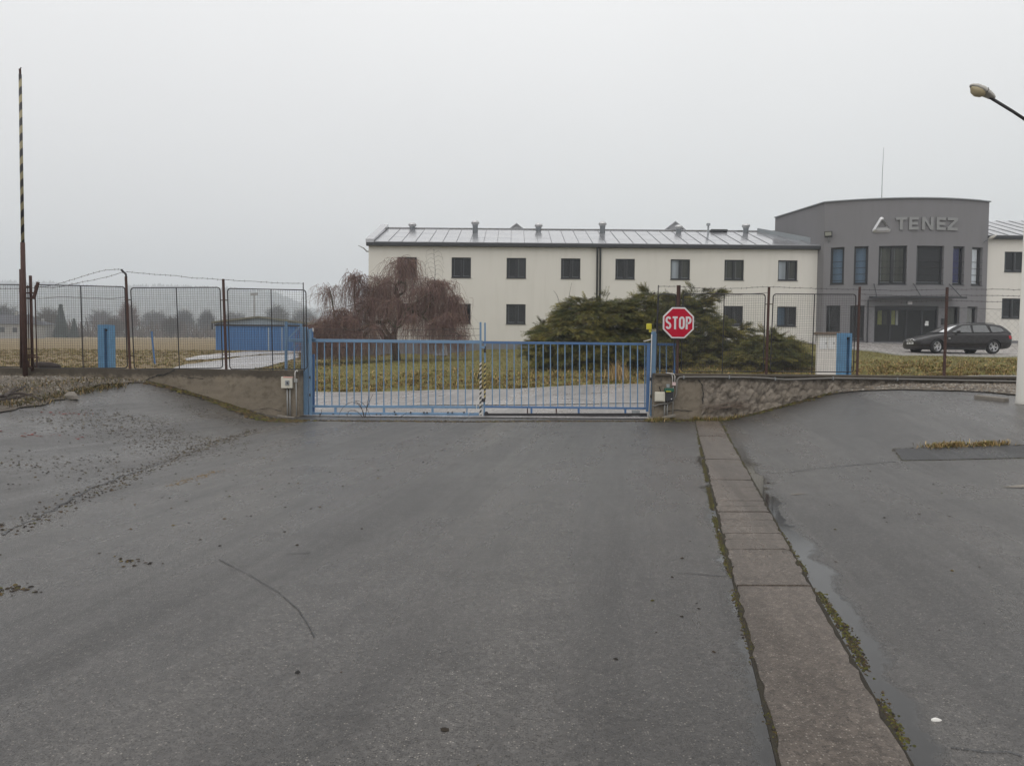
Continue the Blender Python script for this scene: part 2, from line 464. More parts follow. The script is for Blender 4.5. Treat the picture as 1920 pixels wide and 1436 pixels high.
earth('lawn', [(0.30, (0.095, 0.072, 0.034)), (0.45, (0.140, 0.122, 0.042)), (0.58, (0.165, 0.145, 0.052)), (0.72, (0.24, 0.18, 0.085))], 0.5)
earth('gravel', [(0.30, (0.055, 0.046, 0.036)), (0.48, (0.115, 0.098, 0.080)), (0.62, (0.165, 0.145, 0.118)), (0.75, (0.11, 0.085, 0.045))], 1.6, 0.8)
earth('strip_bed', [(0.35, (0.030, 0.027, 0.023)), (0.58, (0.045, 0.039, 0.028)), (0.72, (0.070, 0.066, 0.022))], 3.0)
earth('hill', [(0.3, (0.04, 0.045, 0.035)), (0.7, (0.09, 0.085, 0.06))], 0.02)

def concrete(name, base, rough_scale, stain, bump):
    n = N(name); x, y, z = n.sep()
    a = n.noise(1.1, 6, 0.62); b = n.noise(6.0, 6, 0.7); g = n.noise(55, 4, 0.7)
    c = n.mix(a, tuple(v * 0.62 for v in base), tuple(v * 1.25 for v in base))
    c = n.mix(n.ramp(b, [(0.5, 0.0), (0.72, 0.75)]), c, stain)
    c = n.mix(n.ramp(n.noise(3.0, 6, 0.7, stretch=(1, 1, 0.25)), [(0.54, 0.0), (0.74, 0.30)]), c, (0.17, 0.12, 0.06))
    top = n.math('ADD', z, n.math('MULTIPLY', n.math('SUBTRACT', b, 0.5), 0.35))
    c = n.mix(n.ramp(top, [(0.90, 0.0), (1.06, 0.75)]), c, (0.05, 0.042, 0.034))      # lichen-dark coping edge
    c = n.mix(0.35, c, n.mix(g, 0.4, 1.6), 'MULTIPLY')
    n.set(color=c, rough=0.95, spec=0.25)
    hgt = n.math('ADD', g, n.math('MULTIPLY', b, rough_scale))
    if rough_scale > 2:        # rubble: separate lumps with dark mortar hollows
        vd = n.voro(6.5); vc = n.voro(6.5, out='Color'); sc2 = n.node('ShaderNodeSeparateColor'); n.link(vc, sc2.inputs[0])
        c = n.mix(0.55, c, n.ramp(sc2.outputs[0], [(0.0, 0.62), (0.5, 1.0), (1.0, 1.35)]), 'MULTIPLY')
        n.set(color=n.mix(n.ramp(vd, [(0.55, 0.0), (0.80, 0.6)]), c, (0.07, 0.058, 0.046)))
        hgt = n.math('SUBTRACT', hgt, n.math('MULTIPLY', vd, 3.0))
    n.bump(hgt, bump, 0.02); M[name] = n.m
concrete('wall_concrete', (0.225, 0.19, 0.145), 0.8, (0.10, 0.082, 0.06), 0.5)
concrete('wall_rubble', (0.29, 0.25, 0.205), 2.5, (0.13, 0.105, 0.08), 0.9)

def roof_metal(name, col):
    n = N(name)
    f = n.noise(0.7, 5)
    n.set(color=n.mix(f, tuple(c * 0.85 for c in col), col), metal=0.6, rough=n.ramp(f, [(0.3, 0.12), (0.7, 0.24)]))
    n.bump(n.noise(1.6, 3), 0.06, 0.05); M[name] = n.m
roof_metal('roof_sheet', (0.43, 0.43, 0.445))
# ------------------------------------------------------------------ ground heights
TX = [-60, -14, -6, -1, 4, 10, 18, 60]
TY = [18.9, 22.1, 28.0, 31.5, 36, 54, 72, 110, 150, 250, 400, 900]
TZ = [[.20, .10, .00, .00, .00, .10, .30, .30],
      [.00, .00, .00, .08, .18, .32, .50, .60],
      [.10, .10, .10, .25, .48, .68, .92, 1.0],
      [.25, .30, .70, .85, 1.0, 1.2, 1.45, 1.5],
      [.50, .55, .98, 1.08, 1.22, 1.4, 1.69, 1.75],
      [1.1, 1.15, 1.5, 1.85, 2.05, 2.3, 2.53, 2.6],
      [1.6, 1.6, 1.9, 2.2, 2.4, 2.6, 2.8, 2.8],
      [2.4, 2.4, 2.5, 2.7, 2.8, 2.9, 3.0, 3.0],
      [3.3, 3.3, 3.3, 3.3, 3.3, 3.3, 3.3, 3.3],
      [5.4, 5.4, 5.4, 5.4, 5.4, 5.4, 5.4, 5.4],
      [9.0] * 8, [20.0] * 8]
TZ = np.array(TZ)
def tz(x, y):
    """ground height outside the wall"""
    row = [float(np.interp(y, TY, TZ[:, k])) for k in range(len(TX))]
    i = max(0, min(len(TX) - 2, int(np.searchsorted(TX, x)) - 1))
    t = sstep(TX[i], TX[i + 1], x)
    z = lerp(row[i], row[i + 1], t)
    if y > 29: z += 0.05 * math.sin(x * 0.9 + y * 0.4) * math.sin(y * 0.7 - x * 0.3) * min(1, (y - 29) / 4) * min(1, 30 / y)
    return z
def hit(px, py, lo=18.9, hi=600):
    """where the line of sight through a photo pixel meets the ground outside"""
    d = ray(px, py); d = d / d.y
    y = lo
    while y < hi:
        p = CAM + d * y
        if p.z <= tz(p.x, p.y): return p
        y += 0.1 + y * 0.002
    return CAM + d * hi

def slopes(Y):
    kl = interp([-20, 4, 14, 18.9], [0.10, 0.16, 0.18, 0.30], Y)
    kr = interp([-20, 3, 10.6, 14, 18.9], [0.02, 0.03, 0.085, 0.19, 0.29], Y)
    return kl, kr
def xl(Y): return -4.4 - (Y - 6.7) * 0.104 if Y > -10 else -2.66
def xsl(Y): return 0.42 + 0.215 * Y
def xsr(Y): return 0.92 + 0.22 * Y
def softramp(d, k, top):
    """rise k per metre from 0, rounded at the foot, levelling out at top"""
    if d <= 0: return 0.0
    r = k * (d * d / (d + 0.35))
    return r if r < top * 0.75 else top - (top * 0.25) * math.exp(-(r - top * 0.75) / (top * 0.25))
def yz(x, y):
    """height of the yard inside the gate"""
    kl, kr = slopes(y)
    z = softramp(xl(y) - x, kl, 0.92) + softramp(x - xsr(y), kr, 0.93)
    e = min(1.0, max(0.0, (18.9 - y) / 2.0))
    return z + e * (0.006 * math.sin(x * 1.3 + y * 0.45) + 0.005 * math.sin(y * 0.8 - x * 0.6))

def grid(name, xs, ys, zf, mat, off=0.0, keep=None, mask=None):
    V, idx, F = [], {}, []
    for j, y in enumerate(ys):
        for i, x in enumerate(xs):
            idx[(i, j)] = len(V); V.append((x, y, zf(x, y) + off))
    for j in range(len(ys) - 1):
        for i in range(len(xs) - 1):
            if keep and not keep((xs[i] + xs[i+1]) / 2, (ys[j] + ys[j+1]) / 2): continue
            F.append((idx[(i, j)], idx[(i+1, j)], idx[(i+1, j+1)], idx[(i, j+1)]))
    o = fast(name, np.array(V), np.array(F), mat, smooth=True)
    return o
def seq(*spans):
    out = []
    for a, b, n in spans: out += list(np.linspace(a, b, n, endpoint=False))
    return out + [spans[-1][1]]

def inside(poly):
    def f(x, y):
        c = False
        for i in range(len(poly)):
            (x1, y1), (x2, y2) = poly[i], poly[i - 1]
            if (y1 > y) != (y2 > y) and x < (x2 - x1) * (y - y1) / (y2 - y1) + x1: c = not c
        return c
    return f
def ribbon(name, left, right, zf, mat, off, n=24, m=6, jit=0.0):
    """sheet between two plan polylines (same number of points), draped on zf"""
    V, F = [], []
    r_ = random.Random(len(name))
    for i in range(n + 1):
        t = i / n * (len(left) - 1); k = min(int(t), len(left) - 2); f = t - k
        a = Vector(left[k]).lerp(Vector(left[k+1]), f); b = Vector(right[k]).lerp(Vector(right[k+1]), f)
        for j in range(m + 1):
            s = j / m
            p = a.lerp(b, s)
            if jit and j in (0, m): p = p + Vector((r_.uniform(-jit, jit), r_.uniform(-jit, jit)))
            V.append((p.x, p.y, zf(p.x, p.y) + off))
    for i in range(n):
        for j in range(m):
            a = i * (m + 1) + j
            F.append((a, a + 1, a + m + 2, a + m + 1))
    return fast(name, np.array(V), np.array(F), mat, smooth=True)
def drape(name, poly, zf, mat, off, step=0.4, jit=0.0):
    """plan polygon laid on the ground as a fine sheet with its true outline"""
    bm = bmesh.new()
    vs_ = [bm.verts.new((x, y, 0)) for x, y in poly]
    bm.faces.new(vs_)
    xs = [p[0] for p in poly]; ys = [p[1] for p in poly]
    for lo, hi, nrm in ((min(xs), max(xs), (1, 0, 0)), (min(ys), max(ys), (0, 1, 0))):
        c = lo + step
        while c < hi:
            bmesh.ops.bisect_plane(bm, geom=bm.verts[:] + bm.edges[:] + bm.faces[:], plane_co=(c * nrm[0], c * nrm[1], 0), plane_no=nrm)
            c += step
    bmesh.ops.triangulate(bm, faces=bm.faces[:])
    for v in bm.verts: v.co.z = zf(v.co.x, v.co.y) + off
    bmesh.ops.recalc_face_normals(bm, faces=bm.faces[:])
    me = bpy.data.meshes.new(name); bm.to_mesh(me); bm.free()
    me.materials.append(mat)
    me.polygons.foreach_set('use_smooth', [True] * len(me.polygons))
    return link(name, me)

# yard, terrain outside, hills
yard = grid('yard_asphalt', seq((-45, -12, 12), (-12, 12, 120), (12, 45, 12)), seq((-40, 0, 14), (0, 19.0, 110)), yz, M['asphalt_yard'])
tag(yard, kind='structure')
W0, W1 = 18.9, 19.22                      # front and back of the retaining walls
GL, GR = at(562, 780, W0).x, at(1226, 780, W0).x     # gate opening between the two walls
def tzo(x, y): return tz(x, y) - (0.012 if GL - 0.3 < x < GR + 0.3 and y < 23 else 0.0)
terrain = grid('field_ground', seq((-2200, -800, 10), (-800, -120, 18), (-120, -30, 24), (-30, 34, 130), (34, 120, 20), (120, 800, 12), (800, 2200, 6)),
               seq((19.0, 60, 140), (60, 160, 50), (160, 760, 40), (760, 1000, 5)), tzo, M['meadow'])
tag(terrain, kind='structure')

HPX = [-900, 0, 250, 450, 520, 580, 700, 960, 1500, 2400]
HPY = [530, 533, 541, 545, 556, 585, 600, 605, 600, 600]
HD = 1800.0
def hill_z(x, y):
    px = CX + x * FPX / HD
    top = at(0, 0, 700).z * 0 + 1.6 + (662 - 0.009 * (960 - px) - interp(HPX, HPY, px) - 7) * HD / FPX
    t = sstep(880, HD - 20, y)
    return lerp(17.5, top + 3.5 * math.sin(x * 0.009) + 3 * math.sin(x * 0.024 + 1), t) - (y - HD) * 0.05 * (1 if y > HD else 0)
hills = grid('hills', seq((-2200, 2200, 100)), seq((880, 2050, 30)), hill_z, M['hill'])
tag(hills, kind='structure')

# public road outside the gate, with pale edge strips
def road_edge(y0): return [(x, y0) for x in np.linspace(-42, 42, 29)]
def bend(y0, k): return [(x, y0 + k * max(0, -x - 9) ** 2 * 0.02) for x in np.linspace(-42, 42, 29)]
road = ribbon('road', bend(22.1, 0), bend(28.0, 0), tz, M['asphalt_road'], 0.030, 84, 12)
tag(road, kind='structure')
apron = drape('road_apron', [(GL - 0.1, 19.0), (GR + 0.1, 19.0), (GR + 0.6, 22.15), (GL - 0.6, 22.15)], tz, M['asphalt_road'], 0.014, 0.5)
tag(apron, kind='structure')
for y0, w, nm in ((22.12, 0.14, 'road_edge_line'), (27.86, 0.12, 'road_edge_line')):
    o = ribbon(nm, bend(y0, 0), bend(y0 + w, 0), tz, M['kerb_line'], 0.036, 84, 1)
    tag(o, kind='structure')
# cracks in the road surface
mbk = MB()
for px0, py0, px1, py1 in ((1000, 745, 1200, 738), (1050, 750, 1110, 753), (830, 762, 868, 748), (620, 745, 690, 741)):
    a, b = hit(px0, py0), hit(px1, py1)
    pts = [a.lerp(b, t / 8) + Vector((0, rng.uniform(-.1, .1), 0)) for t in range(9)]
    for p, q in zip(pts, pts[1:]):
        w = rng.uniform(0.015, 0.04)
        mbk.add([(p.x, p.y - w, tz(p.x, p.y) + .038), (q.x, q.y - w, tz(q.x, q.y) + .038), (q.x, q.y + w, tz(q.x, q.y) + .038), (p.x, p.y + w, tz(p.x, p.y) + .038)], [(0, 1, 2, 3)])
attach(mbk.build('crack', M['asphalt_patch']), road)

# side drive and apron by the blue shed, forecourt in front of the offices
def hp(pts): return [(p.x, p.y) for p in (hit(*q) for q in pts)]
SD_POLY = hp([(318, 694.5), (462, 695), (520, 683), (560, 672), (560, 663), (480, 668), (400, 678), (350, 684)])
SA_POLY = hp([(345, 673.5), (400, 665), (470, 659.5), (575, 658.5), (575, 662), (500, 665), (430, 671), (350, 677)])
o = drape('shed_drive', SD_POLY, tz, M['asphalt_road'], 0.04, 1.0); tag(o, kind='structure')
o = drape('shed_apron', SA_POLY, tz, M['asphalt_court'], 0.045, 1.2); tag(o, kind='structure')
court_near = [(19.2, 50.4), (21.0, 45.5), (17.6, 37.4), (18.6, 34.6), (20.5, 34.0), (45, 34.0)]
o = drape('forecourt', [(a.x, a.y) for a in (hit(1598, 656), hit(1640, 660.0), hit(1690, 667.0))] + [(19.5, 35.0), (24, 34.9), (48, 34.9), (48, 55.5), (19.6, 55.5)], tz, M['asphalt_court'], 0.05, 1.0); tag(o, kind='structure')
kb = MB()
ed = [(a.x, a.y) for a in (hit(1598, 656), hit(1640, 660.0), hit(1690, 667.0))] + [(19.5, 35.0), (24, 34.9), (30, 34.9)]
for (x0, y0), (x1, y1) in zip(ed, ed[1:]):
    nseg = max(1, int(math.hypot(x1 - x0, y1 - y0) / 1.0))
    for i in range(nseg):
        p = Vector((lerp(x0, x1, i / nseg), lerp(y0, y1, i / nseg), 0)); q = Vector((lerp(x0, x1, (i + .97) / nseg), lerp(y0, y1, (i + .97) / nseg), 0))
        p.z = tz(p.x, p.y) + .02; q.z = tz(q.x, q.y) + .02
        kb.bar(p, q, 0.10, 0.12)
tag(kb.build('forecourt_kerb', M['kerb_line']), kind='structure')

# gravel shoulders at the top of both slopes, inside the wall
lg = [(-40, 18.88), (-8.75, 18.88), (-9.0, 17.9), (-9.1, 17.0), (-8.9, 16.0), (-8.7, 14.6), (-8.55, 13.4), (-8.3, 12.2), (-8.3, 9), (-9, 2), (-40, 2)]
rgp = [(7.55, 18.88), (8.0, 18.2), (8.7, 17.2), (9.3, 16.0), (9.6, 14.6), (9.5, 13.2), (10.0, 12.4), (40, 12), (40, 18.88)]
def wobble(poly, amp, seg=0.35, fixed=()):
    out = []; r_ = random.Random(3)
    for (x0, y0), (x1, y1) in zip(poly, poly[1:] + poly[:1]):
        L = math.hypot(x1 - x0, y1 - y0); n_ = max(1, int(L / seg)) if L < 8 else 1
        for i in range(n_):
            x, y = lerp(x0, x1, i / n_), lerp(y0, y1, i / n_)
            if i and y < 18.7: x += r_.uniform(-amp, amp); y += r_.uniform(-amp, amp)
            out.append((x, y))
    return out
gl_ = drape('gravel_shoulder', wobble(lg, 0.12), yz, M['gravel'], 0.020, 0.5); tag(gl_, kind='structure')
gr_ = drape('gravel_shoulder', wobble(rgp, 0.12), yz, M['gravel'], 0.020, 0.5); tag(gr_, kind='structure')

# drain strip of stone blocks crossing the yard beside the lane
strip = ribbon('drain_strip', [(xsl(y) - .012, y) for y in np.linspace(1, 18.6, 12)], [(xsr(y) + .012, y) for y in np.linspace(1, 18.6, 12)], yz, M['strip_bed'], 0.004, 60, 2)
tag(strip, kind='structure')
yy = 1.0
r_ = random.Random(21)
while yy < 18.4:
    L = 4.3 if yy < 2.5 else (r_.choice([0.45, 0.6, 0.75]) if yy < 4.6 else (r_.choice([0.22, 0.28, 0.36, 0.5]) if yy < 9 else r_.choice([0.5, 0.8, 1.1])))
    y1 = min(18.55, yy + L)
    b = MB(); n_ = max(2, int((y1 - yy) / 0.10)); top = []; zt = 0.016 + r_.uniform(-.006, .007)
    for i in range(n_ + 1):
        y = lerp(yy + 0.003, y1 - 0.003, i / n_)
        jl, jr = r_.uniform(-.016, .010), r_.uniform(-.010, .016)
        a, c = xsl(y) + jl + .004, xsr(y) + jr - .004
        top += [(a, y, yz(a, y) - .02), (a + .012, y, yz(a, y) + zt - .004), (a + .05, y, yz(a, y) + zt), (c - .05, y, yz(c, y) + zt), (c - .012, y, yz(c, y) + zt - .004), (c, y, yz(c, y) - .02)]
    F = []
    for i in range(n_):
        for k in range(5): F.append((i*6+k, i*6+k+1, (i+1)*6+k+1, (i+1)*6+k))
    F.append((0, 1, 2, 3, 4, 5)); F.append(tuple(n_*6 + k for k in (5, 4, 3, 2, 1, 0)))
    for i_ in (0, n_):      # worn, slightly crooked block ends
        for k in range(6): x_, y_, z_ = top[i_*6+k]; top[i_*6+k] = (x_, y_ + (r_.uniform(0, .007) if i_ == 0 else -r_.uniform(0, .007)), z_)
    b.add(top, F).build('paving_block', M['strip_stone'], strip)
    yy = y1

# darker trench patch on the right with its raised edge, seams in the asphalt
def yhit(px, py):
    d = ray(px, py); d = d / d.y; y = 2.0
    while y < 18.85:
        p = CAM + d * y
        if p.z <= yz(p.x, p.y): return p
        y += 0.02
    return p
pp = [yhit(*q) for q in ((1676, 842), (1760, 840), (1840, 837), (1925, 835), (2100, 836), (2100, 858), (1925, 859), (1800, 862), (1692, 864))]
patch = drape('asphalt_patch', [(p.x, p.y) for p in pp], yz, M['asphalt_patch'], 0.006, 0.4); tag(patch, kind='structure')
def seam(pix, w, mat, name='seam', amp=0.02):
    b = MB(); pts = []
    for (a, b_) in zip(pix, pix[1:]):
        p, q = yhit(*a), yhit(*b_); n_ = max(2, int((q - p).length / 0.12))
        pts += [p.lerp(q, i / n_) for i in range(n_)]
    pts.append(yhit(*pix[-1]))
    pts = [p + Vector((rng.uniform(-amp, amp), rng.uniform(-amp, amp), 0)) for p in pts]
    for p, q in zip(pts, pts[1:]):
        d = (q - p); nrm = Vector((-d.y, d.x, 0)).normalized() * w * rng.uniform(.5, 1.1) / 2
        vs_ = [p - nrm, q - nrm, q + nrm, p + nrm]
        b.add([(v.x, v.y, yz(v.x, v.y) + 0.005) for v in vs_], [(0, 1, 2, 3)])
    o = b.build(name, M[mat], yard); return o
seam([(1412, 887), (1480, 886), (1540, 878), (1620, 871), (1676, 866)], 0.022, 'asphalt_patch')
seam([(1276, 1077), (1320, 1079), (1362, 1080)], 0.014, 'asphalt_patch')
seam([(1785, 1402), (1850, 1408), (1920, 1420)], 0.012, 'asphalt_patch')
seam([(0, 1003), (80, 968), (150, 925), (230, 893), (290, 873), (330, 862)], 0.03, 'asphalt_patch', 'seam', 0.03)
seam([(410, 1049), (470, 1080), (520, 1110), (560, 1145), (590, 1195)], 0.007, 'asphalt_patch', 'scrape', 0.003)
seam([(538, 1040), (582, 1037)], 0.010, 'asphalt_patch', 'scrape', 0.002)

# ------------------------------------------------------------------ retaining walls
def wall_mesh(x0, x1, zt, zb, rough, ny, seed, step=0.1):
    """front face as a grid with shallow relief, plus top, back and ends"""
    n_ = int((x1 - x0) / step); nz = 14
    r_ = np.random.default_rng(seed)
    ph = r_.uniform(0, 6.28, (6, 2)); fr = r_.uniform(0.8, 9, (6, 2))
    V, F = [], []
    for i in range(n_ + 1):
        x = lerp(x0, x1, i / n_)
        for j in range(nz + 1):
            z = lerp(zb, zt(x), j / nz)
            d = 0
            for k in range(6): d += math.sin(x * fr[k, 0] + ph[k, 0]) * math.sin(z * fr[k, 1] * 1.5 + ph[k, 1]) / 6
            rr = rough(x, z)
            d = d * rr * .45 + r_.uniform(-1, 1) * rr * 0.6
            if j == nz: d = 0.004
            V.append((x, W0 - d, z))
        V.append((x, W1, zt(x) + 0.004)); V.append((x, W1, zb))
    m = nz + 3
    for i in range(n_):
        for j in range(m - 1):
            a = i * m + j
            F.append((a, a + m, a + m + 1, a + 1))
    b = MB(); b.add(V, F); b.f.append(tuple(range(m - 1, -1, -1))); b.f.append(tuple(n_ * m + k for k in range(m)))
    return b
lw = thing('retaining_wall', 'long stained concrete retaining wall left of the blue gate', 'wall', (-7, W0, 0))
wall_mesh(-42, GL, lambda x: 1.13 + 0.008 * math.sin(x * 2.3), -0.25, lambda x, z: 0.009, 10, 4, 0.12).build('wall_face', M['wall_concrete'], lw, smooth=False)
def crack(pix, w, par, name='crack'):
    b = MB(); pts = []
    for a, c in zip(pix, pix[1:]):
        p, q = at(*a, W0), at(*c, W0)
        pts += [p.lerp(q, i / 4) + Vector((rng.uniform(-.012, .012), 0, rng.uniform(-.012, .012))) for i in range(4)]
    pts.append(at(*pix[-1], W0))
    for p, q in zip(pts, pts[1:]):
        n_ = Vector((-(q - p).z, 0, (q - p).x)).normalized() * w * rng.uniform(.4, 1) / 2
        y = W0 - 0.026
        b.add([(p.x-n_.x, y, p.z-n_.z), (q.x-n_.x, y, q.z-n_.z), (q.x+n_.x, y, q.z+n_.z), (p.x+n_.x, y, p.z+n_.z)], [(0, 1, 2, 3)])
    b.build(name, M['interior'], par)
crack([(328, 693), (312, 702), (296, 703), (282, 709), (274, 713)], 0.035, lw)
crack([(338, 704), (360, 708), (382, 710)], 0.02, lw)
crack([(470, 769), (505, 765), (528, 770)], 0.014, lw)
b = MB(); b.box((GL - 0.30, W0 - 0.05, -0.2), (GL + 0.002, W1 + 0.03, 1.125)); b.build('wall_end_pier', M['wall_concrete'], lw, bevel=0.012)

rw = thing('retaining_wall', 'rough concrete and rubble retaining wall right of the blue gate', 'wall', (6, W0, 0))
XB = at(1316, 740, W0).x
wall_mesh(XB, 42, lambda x: 1.085 - 0.02 * sstep(6.5, 8, x), -0.25, lambda x, z: 0.042 if z < 0.98 else 0.008, 10, 9, 0.06).build('rubble_face', M['wall_rubble'], rw, smooth=False)
wall_mesh(GR, XB + 0.01, lambda x: 1.09, -0.25, lambda x, z: 0.012, 10, 12, 0.08).build('pier_block', M['wall_concrete'], rw, smooth=False)
b = MB(); b.box((GR + .01, W0 - 0.045, 1.075), (42, W1 + 0.02, 1.135)); b.build('coping', M['wall_concrete'], rw, bevel=0.012)
crack([(1236, 724), (1239, 736), (1234, 745)], 0.03, rw)
crack([(1252, 770), (1270, 769), (1298, 771)], 0.025, rw)
crack([(1308, 712), (1316, 722), (1318, 740), (1317, 757)], 0.03, rw)
# ------------------------------------------------------------------ sliding gates
GY = 19.46
BLUE, DEEP = M['gate_blue'], M['gate_blue_deep']
def gp(px, py, dy=0.0): return at(px, py, GY + dy)
def vbar(name, par, mat, px, py0, py1, w, d=None, dy=0.0, px1=None):
    a, c = gp(px, py0, dy), gp(px if px1 is None else px1, py1, dy)
    b = MB(); d = d or w
    b.hexa([(c.x-w/2, c.y-d/2, c.z), (c.x+w/2, c.y-d/2, c.z), (c.x+w/2, c.y+d/2, c.z), (c.x-w/2, c.y+d/2, c.z),
            (a.x-w/2, a.y-d/2, a.z), (a.x+w/2, a.y-d/2, a.z), (a.x+w/2, a.y+d/2, a.z), (a.x-w/2, a.y+d/2, a.z)])
    return b.build(name, mat, par, bevel=min(w, d) * 0.12)
def hbar(name, par, mat, pxa, pya, pxb, pyb, h, d, dy=0.0):
    b = MB(); b.bar(gp(pxa, pya, dy), gp(pxb, pyb, dy), d, h)
    return b.build(name, mat, par, bevel=min(h, d) * 0.1)

def bolts(par, mat, pix, r=0.022):
    for px, py in pix:
        b = MB(); p = gp(px, py, -0.075); b.lathe(p, [(r, 0), (r, 0.03), (r * .6, 0.045)], 8, (0, -1, 0)); b.build('bolt', mat, par)

lg_ = thing('sliding_gate', 'left leaf of the blue barred sliding gate, with white striped end post', 'gate', gp(745, 785))
hbar('top_rail', lg_, BLUE, 541, 638.0, 905, 641.5, 0.08, 0.06)
hbar('bottom_rail', lg_, BLUE, 541, 761.5, 905, 763.5, 0.06, 0.06)
hbar('lower_beam', lg_, BLUE, 560, 777.5, 898, 778.5, 0.13, 0.10)
for i in range(22):
    x = 594.5 + i * 13.905
    vbar('bar', lg_, BLUE, x, 640.5 + i * .12, 761.2 + i * .1, 0.026)
for x in (629, 720, 811): vbar('hanger', lg_, BLUE, x, 763, 777, 0.055)
vbar('hanger', lg_, BLUE, 875.5, 762, 785, 0.03)
vbar('end_stile', lg_, BLUE, 901, 604, 679, 0.05, dy=-0.02)
vbar('striped_stile', lg_, M['stripe_white'], 901, 679, 784.5, 0.052, dy=-0.02)
bolts(lg_, M['dark_steel'], [(600, 777), (625, 777), (650, 777.5), (658, 777.5), (706, 777.5), (714, 777.5), (740, 772), (742, 777), (770, 773), (795, 773.5), (801, 773.5), (840, 773), (848, 773), (870, 773)])
# braced tail that runs behind the wall
vbar('tail_stile', lg_, BLUE, 536.5, 603, 700, 0.06, dy=0.05)
vbar('tail_post', lg_, BLUE, 565, 608, 640, 0.045, dy=0.05)
hbar('tail_cap', lg_, BLUE, 536, 607.5, 566, 608.5, 0.03, 0.04, dy=0.05)
b = MB(); b.bar(gp(541, 634, .05), gp(564, 611, .05), 0.035); b.build('brace', BLUE, lg_)
for x in (552, 566): vbar('tail_bar', lg_, BLUE, x, 640, 700, 0.026, dy=0.0)
b = MB()
for py0, py1 in ((617, 616), (627.5, 629)):
    a, c = gp(590, py0), gp(900, py1)
    b.tube([a.lerp(c, t / 12) + Vector((0, 0, -0.03 * math.sin(math.pi * t / 12) + rng.uniform(-.006, .006))) for t in range(13)], 0.004, 4)
b.build('barbed_wire', M['wire'], lg_)
b = MB(); b.box(tuple(gp(896, 701, -.12)), tuple(gp(898.5, 710, -.06) + Vector((0, 0, 0)))); b.build('lock_box', M['box_black'], lg_)
b = MB(); b.tube([gp(898, 745, -.05), gp(894, 757, -.06), gp(893, 770, -.06), gp(886, 774, -.06), gp(880, 772, -.06), gp(878, 778, -.06)], 0.010, 6); b.build('cable', M['cable_white'], lg_, smooth=True)

rg_ = thing('sliding_gate', 'right leaf of the blue barred sliding gate, with yellow striped end post', 'gate', gp(1060, 785))
hbar('top_rail', rg_, DEEP, 906, 642.0, 1270, 646.0, 0.06, 0.05)
hbar('bottom_rail', rg_, DEEP, 908, 762.6, 1216, 765.6, 0.05, 0.06)
hbar('lower_beam', rg_, DEEP, 912, 779.5, 1213, 782.5, 0.10, 0.09)
hbar('guide_track', rg_, M['dark_steel'], 908, 777.6, 1213, 777.0, 0.07, 0.03, dy=-0.065)
for i in range(22):
    x = 923.2 + i * 13.61
    vbar('bar', rg_, M['gate_blue'], x, 643.2 + i * .1, 762.4 + i * .1, 0.026)
for x in (996.5, 1085, 1172.5): vbar('hanger', rg_, DEEP, x, 764, 779, 0.05)
for x, m_ in ((989, 'rust'), (1043, 'rust')): vbar('hanger', rg_, M[m_], x, 763, 778, 0.03)
vbar('end_stile', rg_, BLUE, 909.4, 605, 680, 0.042)
vbar('striped_stile', rg_, M['stripe_yellow'], 909, 680, 749, 0.045)
vbar('end_stile_foot', rg_, BLUE, 908, 749, 782, 0.045)
vbar('latch', rg_, M['box_black'], 909.2, 649, 661, 0.05, 0.06, dy=-.03)
vbar('latch_plate', rg_, M['box_black'], 906.5, 747, 753.5, 0.09, 0.05, dy=-.05)
hbar('latch_hook', rg_, BLUE, 901, 651, 909, 651.5, 0.05, 0.04, dy=-.05)
for x in (1237, 1249.5, 1264): vbar('tail_bar', rg_, BLUE if x < 1260 else DEEP, x, 645, 702, 0.028 if x < 1260 else 0.05)
vbar('roller_support', rg_, M['galv'], 1192, 769, 787, 0.20, 0.05, dy=-.05)
b = MB(); b.lathe(gp(912, 775, -.10), [(.05, 0), (.05, .05)], 12, (0, -1, 0)); b.build('roller', M['dark_steel'], rg_)
b = MB(); b.tube([gp(904, 778, -.1), gp(907, 782, -.12), gp(912, 783.3, -.12), gp(990, 784.5, -.12)], 0.008, 6); b.build('cable', M['cable_white'], rg_)

# guide posts at both ends of the opening
lp = thing('gate_post', 'blue steel guide post at the left end of the gate', 'post', at(578, 784, GY - .15))
vbar('column', lp, BLUE, 572.5, 613.5, 781, 0.12, 0.12, dy=-0.14, px1=574.5)
vbar('front_channel', lp, BLUE, 581.5, 617, 781, 0.07, 0.06, dy=-0.19, px1=583)
vbar('rear_channel', lp, DEEP, 588, 664, 776, 0.055, 0.06, dy=0.10)
vbar('roller_bracket', lp, DEEP, 585, 616, 634, 0.05, 0.08, dy=-0.12)
vbar('sensor', lp, M['cable_white'], 587, 615, 622, 0.025, 0.03, dy=-0.15)
hbar('roller_plate', lp, BLUE, 580, 634.5, 591, 635.0, 0.03, 0.10, dy=-0.08)
for y in (705, 738): vbar('hinge', lp, M['box_black'], 581, y, y + 5, 0.03, 0.03, dy=-0.235)
rp = thing('gate_post', 'blue steel guide post with white conduit at the right end of the gate', 'post', at(1224, 784, GY - .15))
vbar('column', rp, BLUE, 1226, 622, 780, 0.12, 0.11, dy=-0.14, px1=1223)
vbar('front_channel', rp, DEEP, 1216, 644, 772, 0.08, 0.06, dy=-0.19, px1=1214)
b = MB(); b.tube([gp(1222, 627, -.22), gp(1220.5, 690, -.22), gp(1218.5, 745, -.22), gp(1216, 782, -.22)], 0.014, 6); b.build('conduit', M['cable_white'], rp, smooth=True)
b = MB(); b.bar(gp(1207, 640, -.2), gp(1220, 636.5, -.2), 0.10, 0.018); b.build('sensor_arm', M['cable_white'], rp)
for y in (708, 740): vbar('hinge', rp, M['box_black'], 1220, y, y + 6, 0.035, 0.03, dy=-0.22)
